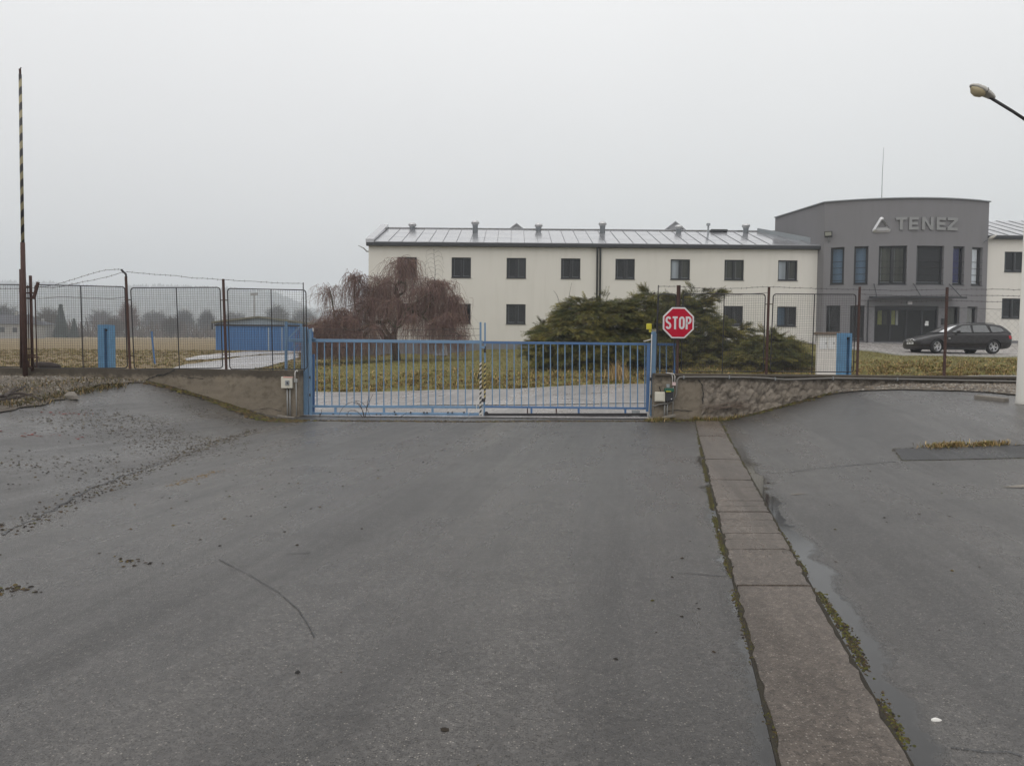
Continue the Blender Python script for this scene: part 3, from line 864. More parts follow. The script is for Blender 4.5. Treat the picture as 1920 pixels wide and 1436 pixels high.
bc = thing('warning_beacon', 'small yellow warning lamp on top of the right gate post', 'beacon', at(1217, 622, GY - .14))
vbar('lamp_housing', bc, M['beacon_yellow'], 1216.8, 607, 618, 0.125, 0.11, dy=-0.14)
vbar('lamp_foot', bc, M['beacon_yellow'], 1219, 617.6, 623, 0.06, 0.06, dy=-0.14)

# stop / guide pillars behind the fence where the open leaves come to rest
def pillar(px0, px1, py0, label):
    Y = 19.75
    a, c = at(px0, py0, Y), at(px1, py0, Y); w = c.x - a.x; zt = a.z
    t = thing('guide_pillar', label, 'pillar', ((a.x + c.x) / 2, Y, 0), 'blue channel pillars behind the fence')
    prof = [(0, 0), (w * .52, 0), (w * .52, .10), (w * .80, .10), (w * .80, 0), (w, 0), (w, .26), (0, .26)]
    b = MB(); n_ = len(prof)
    for z in (0.0, zt): b.v += [(a.x + u, Y + v, z) for u, v in prof]
    b.f += [tuple(range(n_)), tuple(range(2 * n_ - 1, n_ - 1, -1))] + [(k, (k+1) % n_, n_ + (k+1) % n_, n_ + k) for k in range(n_)]
    b.build('channel_body', M['pillar_blue'], t)
    b = MB(); b.box((a.x + w * .50, Y - .012, zt - .10), (a.x + w * .82, Y + .11, zt + .004)); b.build('cap_plate', M['pillar_blue'], t)
    b = MB(); b.box((a.x + w * .54, Y + .06, zt - .16), (a.x + w * .78, Y + .095, zt - .11)); b.build('roller', M['box_black'], t)
pillar(183, 206, 609, 'pale blue channel pillar behind the fence on the left, near the barrier')
pillar(1577, 1598, 624.5, 'blue channel pillar behind the fence beside the white cabinet')

# ------------------------------------------------------------------ fences on the walls
FY = 19.05
def fp(px, py, dy=0.0): return at(px, py, FY + dy)
def post(par, px0, py0, px1, py1, r=0.032, name='post', mat='rust'):
    b = MB(); b.tube([fp(px1, py1), fp(px0, py0)], r, 8); return b.build(name, M[mat], par)
def strand(par, pix, r=0.005, dy=-0.03, barbs=True, name='barbed_wire'):
    b = MB(); pts = []
    for a, c in zip(pix, pix[1:]):
        p, q = fp(*a, dy), fp(*c, dy); n_ = max(2, int((q - p).length / 0.12))
        pts += [p.lerp(q, i / n_) for i in range(n_)]
    pts.append(fp(*pix[-1], dy))
    pts = [p + Vector((0, rng.uniform(-.006, .006), rng.uniform(-.006, .006))) for p in pts]
    b.tube(pts, r, 4)
    if barbs:
        for p in pts[::1]:
            a = rng.uniform(0, 3.14); d = Vector((math.cos(a) * .35, rng.uniform(-.3, .3), math.sin(a))).normalized() * 0.028
            b.tube([p - d, p + d], r * .8, 3)
    return b.build(name, M['wire'], par)
def panel(par, corners, mids, cell=0.055, r=0.0027, round_=True, clips=()):
    """framed mesh panel: corner pixels tl, tr, br, bl; sub-part is the woven wire"""
    tl, tr, br, bl = (fp(*c) for c in corners)
    def q(u, v): return bl.lerp(br, u).lerp(tl.lerp(tr, u), v)
    W, H = (tr - tl).length, (tl - bl).length
    ru, rv = 0.07 / W, 0.07 / H
    ring = []
    for cu, cv, a0 in ((1 - ru, 1 - rv, 0), (ru, 1 - rv, 90), (ru, rv, 180), (1 - ru, rv, 270)):
        for k in range(4):
            an = math.radians(a0 + k * 30); ring.append(q(cu + ru * math.cos(an), cv + rv * math.sin(an)))
    b = MB(); b.tube(ring + [ring[0]], 0.014, 6, cap=False)
    for u in mids: b.tube([q(u, -0.03), q(u, 1.0)], 0.013, 6)
    f = b.build('mesh_panel', M['dark_steel'], par)
    P = []
    nu, nv = int(W / cell), int(H / cell)
    ph = rng.uniform(0, 6)
    for i in range(1, nu):
        P.append([q(i / nu + 0.0025 * math.sin(i * 2.1 + j * .7 + ph), j / 9) for j in range(10)])
    for j in range(1, nv):
        P.append([q(i / 9, j / nv + 0.004 * math.sin(i * .9 + j * .35 + ph) + 0.002 * math.sin(j * 2.3)) for i in range(10)])
    P = np.array([[tuple(p) for p in row] for row in P])
    V, F = np_tubes(P, np.full(P.shape[:2], r), 3)
    w = fast('wire_mesh', V, F, M['wire'], f)
    w['kind'] = 'stuff'
    return f
def clip(par, pxa, pxb, py, h=0.02):
    b = MB(); b.bar(fp(pxa, py), fp(pxb, py), 0.03, h); b.build('clamp', M['rust'], par)

lf = thing('mesh_fence', 'rusty framed wire mesh fence on the left wall', 'fence', fp(330, 694))
panel(lf, [(-190, 532), (40, 534), (45, 687.5), (-185, 688)], (0.5,))
panel(lf, [(65, 534), (234, 538), (239, 690), (70, 690)], (0.51,))
panel(lf, [(245, 540), (412.5, 539), (417.5, 690), (252, 692)], (0.51,))
panel(lf, [(426.5, 541), (573.5, 544), (576, 692), (431, 692)], (0.555,))
post(lf, 236, 519, 244, 694); post(lf, 418.5, 523.5, 424.5, 695, 0.034)
b = MB(); b.tube([fp(237, 521), fp(235.8, 514), fp(227.5, 506)], 0.026, 8); b.build('bent_post_tip', M['dark_steel'], lf)
post(lf, 568.5, 530, 570.5, 696, 0.012, 'end_rod', 'dark_steel')
for x0, x1, y in ((234, 245, 562), (237, 250, 667.5), (413, 427, 563), (417, 432, 665)): clip(lf, x0, x1, y)
strand(lf, [(229, 505), (215, 505), (197, 507), (165, 515), (140, 523), (110, 532), (80, 539), (40, 541), (0, 541), (-60, 545)])
strand(lf, [(229, 511), (200, 520), (165, 527), (135, 533), (100, 540), (75, 538)])
strand(lf, [(237, 510), (280, 514), (330, 517), (360, 521), (418, 524.5), (490, 529), (540, 531.5), (569, 531.5)])
strand(lf, [(72, 560), (110, 557), (170, 559), (205, 561), (236, 557)], barbs=False)

rf = thing('mesh_fence', 'rusty fence right of the gate, wire mesh and chain link with barbed wire', 'fence', fp(1500, 700))
panel(rf, [(1235, 551.5), (1268, 551.5), (1262, 696), (1230, 696)], ())
panel(rf, [(1281, 551.5), (1435, 551.5), (1431, 696.5), (1277, 696.5)], (0.50,))
panel(rf, [(1450, 551.5), (1605, 552), (1600, 697.5), (1444, 696.5)], (0.50,))
post(rf, 1274, 535, 1269.5, 702); post(rf, 1442, 538, 1436.5, 702, 0.034); post(rf, 1612, 538, 1607, 704); post(rf, 1776, 539, 1770, 706, 0.036)
post(rf, 1234.5, 535, 1231, 625, 0.012, 'end_rod', 'dark_steel'); post(rf, 1941, 540, 1934, 708)
for x0, x1, y in ((1435, 1450, 570.5), (1430, 1447, 672), (1604, 1612, 573), (1600, 1609, 678)): clip(rf, x0, x1, y)
strand(rf, [(1236, 537), (1273, 537), (1320, 541), (1380, 541), (1440, 538), (1520, 541), (1610, 543), (1690, 545), (1775, 542.5), (1850, 542.5), (1941, 544)])
strand(rf, [(1612, 552), (1690, 555), (1775, 554), (1850, 554), (1941, 556)])
strand(rf, [(1612, 563), (1690, 567), (1775, 563.5), (1860, 566), (1941, 567)])
strand(rf, [(1612, 575), (1775, 577), (1941, 582)], barbs=False)
strand(rf, [(1240, 552), (1340, 556), (1440, 549)], barbs=False)
# chain link: zigzag wires between the last posts
P = []
a, c = fp(1610, 577, .02), fp(1940, 583, .02); zb = fp(1700, 702).z; k = 0
L = c.x - a.x; cell = 0.085; n_ = int(L / cell); m_ = int((a.z - zb) / cell)
for i in range(n_):
    x = a.x + i * cell; zt = lerp(a.z, c.z, i / n_)
    P.append([(x + (cell * .5 if (j + i) % 2 else -cell * .5) * .96, a.y + (0.004 if j % 2 else -.004), lerp(zb, zt, j / m_)) for j in range(m_ + 1)])
P = np.array(P); V, F = np_tubes(P, np.full(P.shape[:2], 0.0019), 3)
o = fast('chain_link', V, F, M['wire'], rf); o['kind'] = 'stuff'

# ------------------------------------------------------------------ raised barrier arm and its posts
BY = 18.55
def bp(px, py, dy=0.0): return at(px, py, BY + dy)
bb = thing('barrier_boom', 'raised barrier arm striped in black and yellow, far left', 'barrier', bp(46, 700))
b = MB(); b.tube([bp(47.5, 706), bp(44.5, 560), bp(42.5, 455)], [0.058, .058, .050], 12); b.build('lower_tube', M['rust'], bb, smooth=True)
b = MB(); b.tube([bp(42.8, 462), bp(40, 300), bp(37.8, 140)], [0.038, .036, .033], 12); b.build('striped_arm', M['stripe_boom'], bb, smooth=True)
b = MB(); b.tube([bp(37.8, 140), bp(37.4, 130)], 0.026, 8); b.tube([bp(37.4, 130), bp(40, 127)], 0.012, 6); b.build('arm_tip', M['rust'], bb)
b = MB(); b.tube([bp(40, 690, .05), bp(38.5, 505, .05)], 0.03, 10); b.build('side_tube', M['rust'], bb, smooth=True)
bs = thing('barrier_stand', 'rusty upright post with clamps next to the barrier arm', 'post', bp(60, 695, .2))
b = MB(); b.tube([bp(61, 697, .2), bp(57.0, 517, .2)], 0.035, 10); b.build('post', M['rust'], bs, smooth=True)
for x0, x1, y in ((46, 58, 538), (47, 65, 549.5), (50, 64, 559.5), (48, 60, 654), (52, 68, 666), (50, 72, 670)):
    b = MB(); b.bar(bp(x0, y, .12), bp(x1, y, .12), 0.05, 0.035); b.build('clamp_bar', M['rust'], bs)
b = MB(); b.bar(bp(63, 561, .1), bp(71.5, 529, .1), 0.06, 0.05); b.build('angled_lever', M['rust'], bs)
b = MB(); b.tube([bp(50, 676, .1), bp(53, 686, .1), bp(59, 690, .1)], 0.035, 8); b.build('foot_brace', M['rust'], bs, smooth=True)
for x in (53, 67): 
    b = MB(); b.tube([bp(x + 2, 689, .3), bp(x - 1, 535 + (x - 53) * .6, .3)], 0.012, 6); b.build('thin_rod', M['rust'], bs)
lo = thing('fallen_log', 'short brown log lying behind the fence by the barrier', 'log', fp(88, 688, .6))
a, c = fp(63, 687, .6), fp(112, 688, .6)
b = MB(); b.tube([a, a.lerp(c, .3) + Vector((0, 0, .03)), a.lerp(c, .7) + Vector((0, 0, .02)), c], [.11, .10, .10, .06], 9); b.build('log_body', M['bark'], lo, smooth=True)
# a patch of ground to carry the log
# ------------------------------------------------------------------ boxes, conduits and the stop sign
def wp(px, py, dy=0.0): return at(px, py, W0 - dy)
def wbox(par, name, mat, x0, x1, y0, y1, d, off=0.03, bevel=0.008):
    a, c = wp(x0, y0, off), wp(x1, y1, off)
    b = MB(); b.box((a.x, W0 - off - d, c.z), (c.x, W0 - off, a.z)); return b.build(name, M[mat], par, bevel=bevel)
def wtube(par, name, mat, pix, r, dy=0.045):
    b = MB(); b.tube([wp(x, y, dy) for x, y in pix], r, 8); return b.build(name, M[mat], par, smooth=True)
kb_ = thing('key_switch_box', 'cream key switch box on the left gate pier with two grey conduits', 'switch box', wp(540, 728))
wbox(kb_, 'housing', 'box_cream', 529.5, 550, 706, 727.5, 0.12, 0.06)
wbox(kb_, 'switch_plate', 'galv', 535, 542.5, 713, 722, 0.02, 0.182, 0.003)
wbox(kb_, 'key_barrel', 'box_black', 537.5, 540, 716, 719.5, 0.02, 0.203, 0.002)
wbox(kb_, 'warning_strip', 'red_line', 531, 549, 706.6, 708, 0.004, 0.182, 0)
for x in (538.5, 543.5): wtube(kb_, 'conduit', 'conduit', [(x, 727), (x + .5, 780)], 0.018, 0.10)
jb = thing('junction_box', 'small grey junction box with bent conduit beside the cream switch box', 'junction box', wp(555, 717))
wbox(jb, 'housing', 'conduit', 551.5, 558, 710, 717, 0.05, 0.06)
wtube(jb, 'conduit', 'cable_white', [(553, 711), (553, 700), (554, 696), (557, 694.5), (558, 697)], 0.015, 0.09)
wtube(jb, 'conduit', 'conduit', [(555, 717), (556, 779)], 0.014, 0.09)
sl = thing('stone_slab', 'pale broken slab leaning on the foot of the left pier', 'slab', at(540, 782, W0 - .2))
b = MB(); b.bar(at(521, 779.5, W0 - .2), at(562, 786, W0 - .25), 0.14, 0.05); b.build('slab_body', M['stone'], sl, bevel=.01)

cb = thing('control_box', 'cream square control box on the right gate pier', 'control box', wp(1236, 752))
wbox(cb, 'housing', 'box_cream', 1227.5, 1245.5, 734.5, 752.5, 0.10, 0.03)
wbox(cb, 'cover', 'box_cream', 1229, 1244, 736, 751, 0.012, 0.131, 0.005)
mb_ = thing('mail_box', 'black box with green lid beside the cream control box', 'box', wp(1253, 752))
wbox(mb_, 'housing', 'box_black', 1246.5, 1260.5, 733, 751.5, 0.13, 0.03)
wbox(mb_, 'lid', 'box_green', 1245, 1261.5, 727.5, 734, 0.15, 0.03)
wbox(mb_, 'lid_tab', 'beacon_yellow', 1249, 1258, 733.2, 734.6, 0.006, 0.183, 0)
wbox(mb_, 'key_lock', 'sign_white', 1258, 1260, 747, 749, 0.01, 0.162, 0.002)
wbox(mb_, 'keypad', 'galv', 1249, 1255, 720, 726.8, 0.04, 0.03)
for x in (1246.6, 1251.6): wtube(mb_, 'conduit', 'conduit', [(x, 751), (x - 1, 782)], 0.016)
pk = thing('pink_junction_box', 'tiny pinkish junction box with two curved white cables', 'junction box', wp(1263, 722))
wbox(pk, 'housing', 'box_pink', 1260, 1266.5, 716.5, 723, 0.05, 0.03)
wtube(pk, 'cable', 'cable_white', [(1250, 699.3), (1256, 699.8), (1260, 702), (1261, 708), (1261, 717)], 0.012)
wtube(pk, 'cable', 'cable_white', [(1258, 700), (1263, 701), (1265.5, 706), (1265, 717)], 0.012, 0.07)
wtube(pk, 'conduit', 'conduit', [(1262.5, 723), (1261.5, 780)], 0.012)
pc = thing('wall_conduit', 'long grey conduit pipe along the right wall, bending down at the pier', 'pipe', wp(1270, 765))
wtube(pc, 'pipe', 'pipe_old', [(1223.5, 760), (1228, 761.5), (1236, 758), (1250, 757), (1258, 753.5), (1264.5, 747.5), (1268, 738), (1268.8, 722), (1270, 712), (1274, 707.5), (1282, 707), (1340, 706.8), (1400, 707.5), (1440, 709), (1470, 711.8), (1500, 711), (1560, 709), (1700, 711), (1900, 715), (2000, 716)], 0.022, 0.075)
for x, y in ((1281, 707), (1366, 707), (1452, 710), (1560, 709), (1680, 710.5)): wbox(pc, 'bracket', 'galv', x - .8, x + .8, y - 3, y + 3, 0.09, 0.01, 0)
s2 = thing('kerb_stone', 'pale short kerb stone at the foot of the right pier', 'kerb stone', at(1254, 783, W0 - .2))
b = MB(); b.bar(at(1242, 783.5, W0 - .2), at(1266, 778.5, W0 - .16), 0.12, 0.06); b.build('kerb_body', M['stone'], s2, bevel=.01)

# stop sign
SY = 18.93
def sp(px, py, dy=0.0): return at(px, py, SY - dy)
c0 = sp(1271.5, 605.5); R8 = (sp(1300.5, 605.5).x - sp(1242.5, 605.5).x) / 2
ss = thing('stop_sign', 'red octagonal stop sign with white rim on a rusty post', 'stop sign', sp(1270, 702))
def octo(r): return [(r / math.cos(math.pi/8) * math.cos(math.pi/8 + k*math.pi/4), r / math.cos(math.pi/8) * math.sin(math.pi/8 + k*math.pi/4)) for k in range(8)]
rl = 0.009
def sm(u, v, d): return Vector((c0.x + u - v * rl * 0 , SY - d, c0.z + v))
MB().prism(octo(R8), sm, 0.0, 0.035).build('plate_rim', M['sign_white'], ss, bevel=.006)
MB().prism(octo(R8 * .905), sm, 0.035, 0.038).build('red_face', M['sign_red'], ss)
b = MB(); b.bar(sp(1271, 535, -.06), sp(1269.5, 702, -.06), 0.05, 0.04); b.build('back_bracket', M['rust'], ss)
def stroke(pts, w, closed=False):
    """flat ribbon polygon quads along 2-D points with mitred joints"""
    n_ = len(pts); L, Rr = [], []
    for i, p in enumerate(pts):
        p = Vector(p)
        a = Vector(pts[i-1]) if (i or closed) else None; c = Vector(pts[(i+1) % n_]) if (i < n_-1 or closed) else None
        d1 = (p - a).normalized() if a is not None else (c - p).normalized()
        d2 = (c - p).normalized() if c is not None else d1
        t = (d1 + d2).normalized(); nrm = Vector((-t.y, t.x)); k = max(.5, nrm.dot(Vector((-d1.y, d1.x))))
        L.append(p + nrm * (w / 2 / k)); Rr.append(p - nrm * (w / 2 / k))
    q = []
    for i in range(n_ if closed else n_ - 1):
        j = (i + 1) % n_
        q.append([tuple(L[i]), tuple(Rr[i]), tuple(Rr[j]), tuple(L[j])])
    return q
def arc(cx, cy, rx, ry, a0, a1, n_=7):
    return [(cx + rx * math.cos(math.radians(lerp(a0, a1, k/(n_-1)))), cy + ry * math.sin(math.radians(lerp(a0, a1, k/(n_-1))))) for k in range(n_)]
LH, LW, SW = 0.31, 0.142, 0.048        # letter height, width, stroke
h, w_ = LH - SW, LW - SW
letters = {
 'S': [arc(w_/2, h*.76, w_/2, h*.24, 20, 180, 8) + arc(w_/2, h*.74, w_/2, h*.24, 190, 270, 4)[:0] + [(0, h*.70), (w_*.12, h*.60), (w_*.5, h*.50), (w_*.88, h*.40), (w_, h*.29)] + arc(w_/2, h*.24, w_/2, h*.24, 0, -160, 8)],
 'T': [[(-SW*.3, h), (w_ + SW*.3, h)], [(w_/2, h - SW/2), (w_/2, -SW/2)]],
 'O': [arc(w_/2, h*.76, w_/2, h*.24, 0, 180, 8) + arc(w_/2, h*.24, w_/2, h*.24, 180, 360, 8)],
 'P': [[(0, -SW/2), (0, h), (w_*.5, h)] + arc(w_*.5, h*.74, w_*.5, h*.26, 80, -90, 8) + [(0, h*.48)]],
}
x = -(4 * LW + 3 * 0.022) / 2
for ch in 'STOP':
    b = MB()
    for st in letters[ch]:
        for q in stroke(st, SW, ch == 'O'):
            b.prism([(u + x + SW/2, v - LH/2 + SW/2) for u, v in q], sm, 0.0385, 0.0425)
    b.build('letter', M['sign_white'], ss)
    x += LW + 0.022
# ------------------------------------------------------------------ buildings
def facade(m, u0, u1, v0, v1, holes, deep, curve=1e9):
    """wall sheet with window openings and their reveals; m(u, v, w) maps to the world, w goes inward"""
    us = sorted({u0, u1, *[h[0] for h in holes], *[h[1] for h in holes]})
    fine = []
    for a, c in zip(us, us[1:]):
        k = max(1, int(math.ceil((c - a) / curve))); fine += [lerp(a, c, i / k) for i in range(k)]
    us = fine + [us[-1]]
    vs_ = sorted({v0, v1, *[h[2] for h in holes], *[h[3] for h in holes]})
    b = MB()
    for a, c in zip(us, us[1:]):
        for e, g in zip(vs_, vs_[1:]):
            mu, mv = (a + c) / 2, (e + g) / 2
            if any(h[0] < mu < h[1] and h[2] < mv < h[3] for h in holes): continue
            b.add([m(a, e, 0), m(c, e, 0), m(c, g, 0), m(a, g, 0)], [(0, 1, 2, 3)])
    for a, c, e, g in holes:
        for (p, q) in (((a, e), (a, g)), ((a, g), (c, g)), ((c, g), (c, e)), ((c, e), (a, e))):
            b.add([m(*p, 0), m(*q, 0), m(*q, deep), m(*p, deep)], [(0, 1, 2, 3)])
    return b
def window(par, m, u0, u1, v0, v1, w, mull=1, blinds=('blind_dark',), fr=0.07, sill=True, bars=0, label=None, room='interior'):
    """casement window: frame part with panes, blinds, sill and guard bars as its sub-parts"""
    d0, d1 = w - 0.07, w
    b = MB(); g = 0.006
    b.mbox(m, u0 + g, u0 + fr, v0 + g, v1 - g, d0, d1).mbox(m, u1 - fr, u1 - g, v0 + g, v1 - g, d0, d1)
    b.mbox(m, u0 + fr, u1 - fr, v1 - fr, v1 - g, d0 + .003, d1).mbox(m, u0 + fr, u1 - fr, v0 + g, v0 + fr + .02, d0 + .003, d1)
    n_ = mull + 1
    W = (u1 - u0 - 2 * fr) / n_
    for k in range(1, n_):
        c = u0 + fr + W * k
        b.mbox(m, c - fr * .75, c + fr * .75, v0 + fr, v1 - fr, d0 - .012, d1 - .002)
    f = b.build('window', M['anthracite'], par)
    if label: f['label'] = label
    for k in range(n_):
        a = u0 + fr + W * k + (fr * .75 if k else 0); c = u0 + fr + W * (k + 1) - (fr * .75 if k < n_ - 1 else 0)
        p = MB().add([m(a, v0 + fr, w - .03), m(c, v0 + fr, w - .03), m(c, v1 - fr, w - .03), m(a, v1 - fr, w - .03)], [(0, 1, 2, 3)])
        p.build('pane', M['window_glass'], f)
        bl = blinds[k % len(blinds)]
        if bl:
            q = MB().add([m(a + .02, v0 + fr, w + .10), m(c - .02, v0 + fr, w + .10), m(c - .02, v1 - fr, w + .10), m(a + .02, v1 - fr, w + .10)], [(0, 1, 2, 3)])
            q.build('blind', M[bl], f)
        q = MB().mbox(m, a + .05, c - .05, v0 + fr + .05, v0 + fr + .075, w + .05, w + .06)
        q.mbox(m, a + .10, a + .115, v0 + fr + .05, v1 - fr, w + .05, w + .06)
        if bl not in ('blind_pale', 'blind_blue'): q.build('blind_rail', M['galv'], f)
    if sill: MB().mbox(m, u0 - .03, u1 + .03, v0 - .035, v0 - .004, -0.05, w - .005).build('sill', M['anthracite'], f)
    for k in range(bars):
        z = v0 + (v1 - v0) * (0.09 + 0.17 * k)
        MB().mbox(m, u0 + .01, u1 - .01, z, z + .03, 0.012, 0.035).build('guard_bar', M['dark_steel'], f)
    return f

WY = 54.0
k54 = WY / FPX
def X54(px): return (px - CX) * k54
# ---- white two-storey office wing
wb = thing('office_building', 'long white two-storey office wing with grey metal roof', 'building', (X54(1100), WY, 1.9))
def wm(u, v, w): return Vector((u, WY + w, v))
UX = [744, 845.3, 948, 1049.5, 1151, 1254, 1354.5, 1454.5]
H, holes_u, holes_l = [], [], []
for x in UX:
    a = X54(x); holes_u.append((a, a + 1.35, 6.80, 8.20)); holes_l.append((a, a + 1.35, 3.62, 5.00))
WL, WR = X54(690.5), X54(1534)
facade(wm, WL, WR, 2.42, 8.98, holes_u + holes_l, 0.16).build('wall', M['white_render'], wb)
bd = [('blind_brown',), ('blind_dark',), ('blind_dark', 'blind_grey'), ('blind_dark',), ('blind_dark',), ('blind_pale', 'blind_olive'), ('blind_olive',), ('blind_pale', 'blind_olive')]
be = [('blind_brown', 'blind_blue'), ('blind_dark',), ('blind_dark',), ('blind_dark',), ('blind_dark',), ('blind_dark',), ('blind_dark',), ('blind_blue', 'blind_dark')]
for h_, bl in list(zip(holes_u, bd)) + list(zip(holes_l, be)): window(wb, wm, *h_, 0.14, 1, bl)
MB().box((WL + .01, WY + 0.02, 0.9), (WR, WY + .3, 2.425)).build('plinth', M['plinth'], wb)
b = MB(); b.add([(WL, WY + .02, 8.98), (WL, WY + .02, 1.0), (WL, WY + 12, 1.0), (WL, WY + 12, 8.98), (WL, WY + 6, 11.0)], [(0, 1, 2, 3, 4)]); b.build('gable_wall', M['white_render'], wb)
b = MB(); b.box((WL + .1, WY + 2.0, 1.2), (WR, WY + 2.1, 8.9)); b.build('dark_room_back', M['interior'], wb)  # near-black sheet behind the windows, room shade put into its colour
b = MB()
for z in (2.44, 5.70, 8.90): b.add([(WL + .1, WY + .16, z), (WR, WY + .16, z), (WR, WY + 2.0, z), (WL + .1, WY + 2.0, z)], [(0, 1, 2, 3)])
b.build('storey_slab', M['interior'], wb)
MB().box((WL - .12, WY - .34, 8.93), (WR + .02, WY + .02, 9.16)).build('fascia_gutter', M['anthracite'], wb, bevel=.02)
# roof: every sheet its own piece, dark battens of the seams show between them
RZ0, RZ1, RD = 9.20, 11.10, 6.2
def rm(u, t, lift): return Vector((u, WY - .25 + RD * t, RZ0 + (RZ1 - RZ0) * t + lift))
roof = MB(); roof.hexa([rm(WL + .1, 0, -.10), rm(WR + .3, 0, -.10), rm(WR + .3, 1, -.10), rm(WL + .1, 1, -.10), rm(WL + .1, 0, 0), rm(WR + .3, 0, 0), rm(WR + .3, 1, 0), rm(WL + .1, 1, 0)])
roof.add([rm(WL, 1, -.02), rm(WR + 3, 1, -.02), (WR + 3, WY + 12.2, 9.1), (WL, WY + 12.2, 9.1)], [(0, 1, 2, 3)])
roof = roof.build('roof', M['plinth'], wb)
cw = (WR + 0.2 - WL - .5) / 33
r_ = random.Random(5)
for i in range(33):
    u0 = WL + .45 + cw * i
    cuts = [0, .30 + r_.uniform(-.04, .04), .64 + r_.uniform(-.05, .05), 1.0]
    for t0, t1 in zip(cuts, cuts[1:]):
        l0, l1 = r_.uniform(.018, .030), r_.uniform(.018, .030)
        b = MB(); g = 0.012
        b.hexa([rm(u0 + g, t0 + .004, 0.002), rm(u0 + cw - g, t0 + .004, 0.002), rm(u0 + cw - g, t1 - .004, 0.002), rm(u0 + g, t1 - .004, 0.002),
                rm(u0 + g, t0 + .004, l0), rm(u0 + cw - g, t0 + .004, l0), rm(u0 + cw - g, t1 - .004, l1), rm(u0 + g, t1 - .004, l1)])
        b.build('roof_sheet', M['roof_sheet'], roof)
    MB().bar(rm(u0, 0, .03), rm(u0, 1, .03), 0.020, 0.04).build('seam', M['plinth'], roof)
b = MB(); b.hexa([rm(WL - .15, -.01, -.05), rm(WL + .42, -.01, -.05), rm(WL + .42, 1.01, -.05), rm(WL - .15, 1.01, -.05), rm(WL - .15, -.01, .22), rm(WL + .42, -.01, .22), rm(WL + .42, 1.01, .30), rm(WL - .15, 1.01, .30)])
b.build('gable_parapet', M['roof_sheet'], roof, bevel=.02)
b = MB(); b.bar(rm(WR - 2.6, .98, .1), rm(WR + .1, 0.02, .18), 0.14, 0.36); b.build('junction_flashing', M['galv'], roof)
MB().bar(rm(X54(1365), .93, .10), rm(X54(1398), .93, .10), 0.5, 0.16).build('roof_hatch', M['anthracite'], roof)
MB().bar(rm(WL, 1, .05), rm(WR + .3, 1, .05), 0.25, 0.05).build('ridge_cap', M['roof_sheet'], roof)
def vent(px, t, hgt, par=roof):
    u = (px - CX) * (WY - .25 + RD * t) / FPX
    p = rm(u, t, 0)
    b = MB(); b.lathe(p, [(.20, -.05), (.20, hgt), (.23, hgt + .02), (.23, hgt + .05), (.19, hgt + .06)], 14); v = b.build('roof_vent', M['galv'], par, smooth=True)
    b = MB(); prof = [(.20, hgt + .06), (.29, hgt + .13), (.31, hgt + .22), (.27, hgt + .31), (.16, hgt + .37), (.02, hgt + .39)]
    b.lathe(p, prof, 20)
    return b.build('roof_vent', M['steel'], par)
for px, t, hg in ((772, .93, .14), (889, .72, .52), (1007, .88, .22), (1126, .74, .50), (1268, .86, .20), (1393, .86, .34)): vent(px, t, hg)
b = MB(); p = rm(X54(1318) * 1.1, .78, 0); b.lathe(p, [(.07, 0), (.07, .62), (.15, .62), (.15, .78), (.02, .80)], 10); b.build('flue_pipe', M['galv'], roof)
# downpipes
for px in (1116.3, 1122.0):
    x = X54(px); b = MB(); b.tube([(x, WY - .20, 8.98), (x, WY - .20, 8.85), (x + .02, WY - .10, 8.55), (x + .02, WY - .10, 2.45)], 0.065, 8); b.build('downpipe', M['anthracite'], wb, smooth=True)
b = MB(); b.tube([(WL + .02, WY + .4, at(690, 471, WY).z), (WL - .2, WY + .4, at(683, 470, WY).z), (WL - .42, WY + .4, at(679, 464, WY).z), (WL - .80, WY + .4, at(671, 459, WY).z)], [.05, .05, .045, .02], 8); b.build('wall_bracket', M['conduit'], wb, smooth=True)

# ---- two glazed gables showing above the ridge
def gable(px0, px1, pxm, pyt, pyb, Y, label):
    a, c, t = at(px0, pyb, Y), at(px1, pyb, Y), at(pxm, pyt, Y)
    g = thing('gabled_skylight', label, 'skylight', (t.x, Y, a.z - 1.4), 'glazed gables above the roof ridge')
    dx = (c.x - a.x) / 2; sl_ = (t.z - (a.z + c.z) / 2) / dx; ex = 1.4
    x0, x1, zb_ = a.x - ex, c.x + ex, (a.z + c.z) / 2 - ex * sl_
    MB().add([(x0, Y, zb_), (x1, Y, zb_), (t.x, Y, t.z), (x0, Y + 5, zb_), (x1, Y + 5, zb_), (t.x, Y + 5, t.z)], [(0, 1, 2), (3, 5, 4), (0, 3, 4, 1)]).build('gable_face', M['grey_light'], g)
    for s_, xe in ((-1, x0), (1, x1)):
        b = MB(); b.hexa([Vector((xe + .15 * s_, Y - .1, zb_ - .12)), Vector((t.x, Y - .1, t.z)), Vector((t.x, Y + 5, t.z)), Vector((xe + .15 * s_, Y + 5, zb_ - .12)),
                          Vector((xe + .15 * s_, Y - .1, zb_ - .02)), Vector((t.x, Y - .1, t.z + .10)), Vector((t.x, Y + 5, t.z + .10)), Vector((xe + .15 * s_, Y + 5, zb_ - .02))])
        b.build('roof_slope', M['roof_sheet'], g)
    b = MB()
    zc = lerp(zb_, t.z, .66)
    for x in (t.x + .1, t.x + .6): b.box((x, Y - .03, zc - .5), (x + .06, Y - .002, zc + .1))
    b.box((t.x + .1, Y - .034, zc + .1), (t.x + .66, Y - .002, zc + .16)); b.build('window', M['anthracite'], g)
gable(952, 985, 968.5, 420.5, 433.5, 70, 'left and smaller grey gable peeking above the white wing roof ridge')
gable(1241, 1291, 1266, 417, 437, 66, 'larger grey gable above the roof ridge, nearer the grey entrance block')

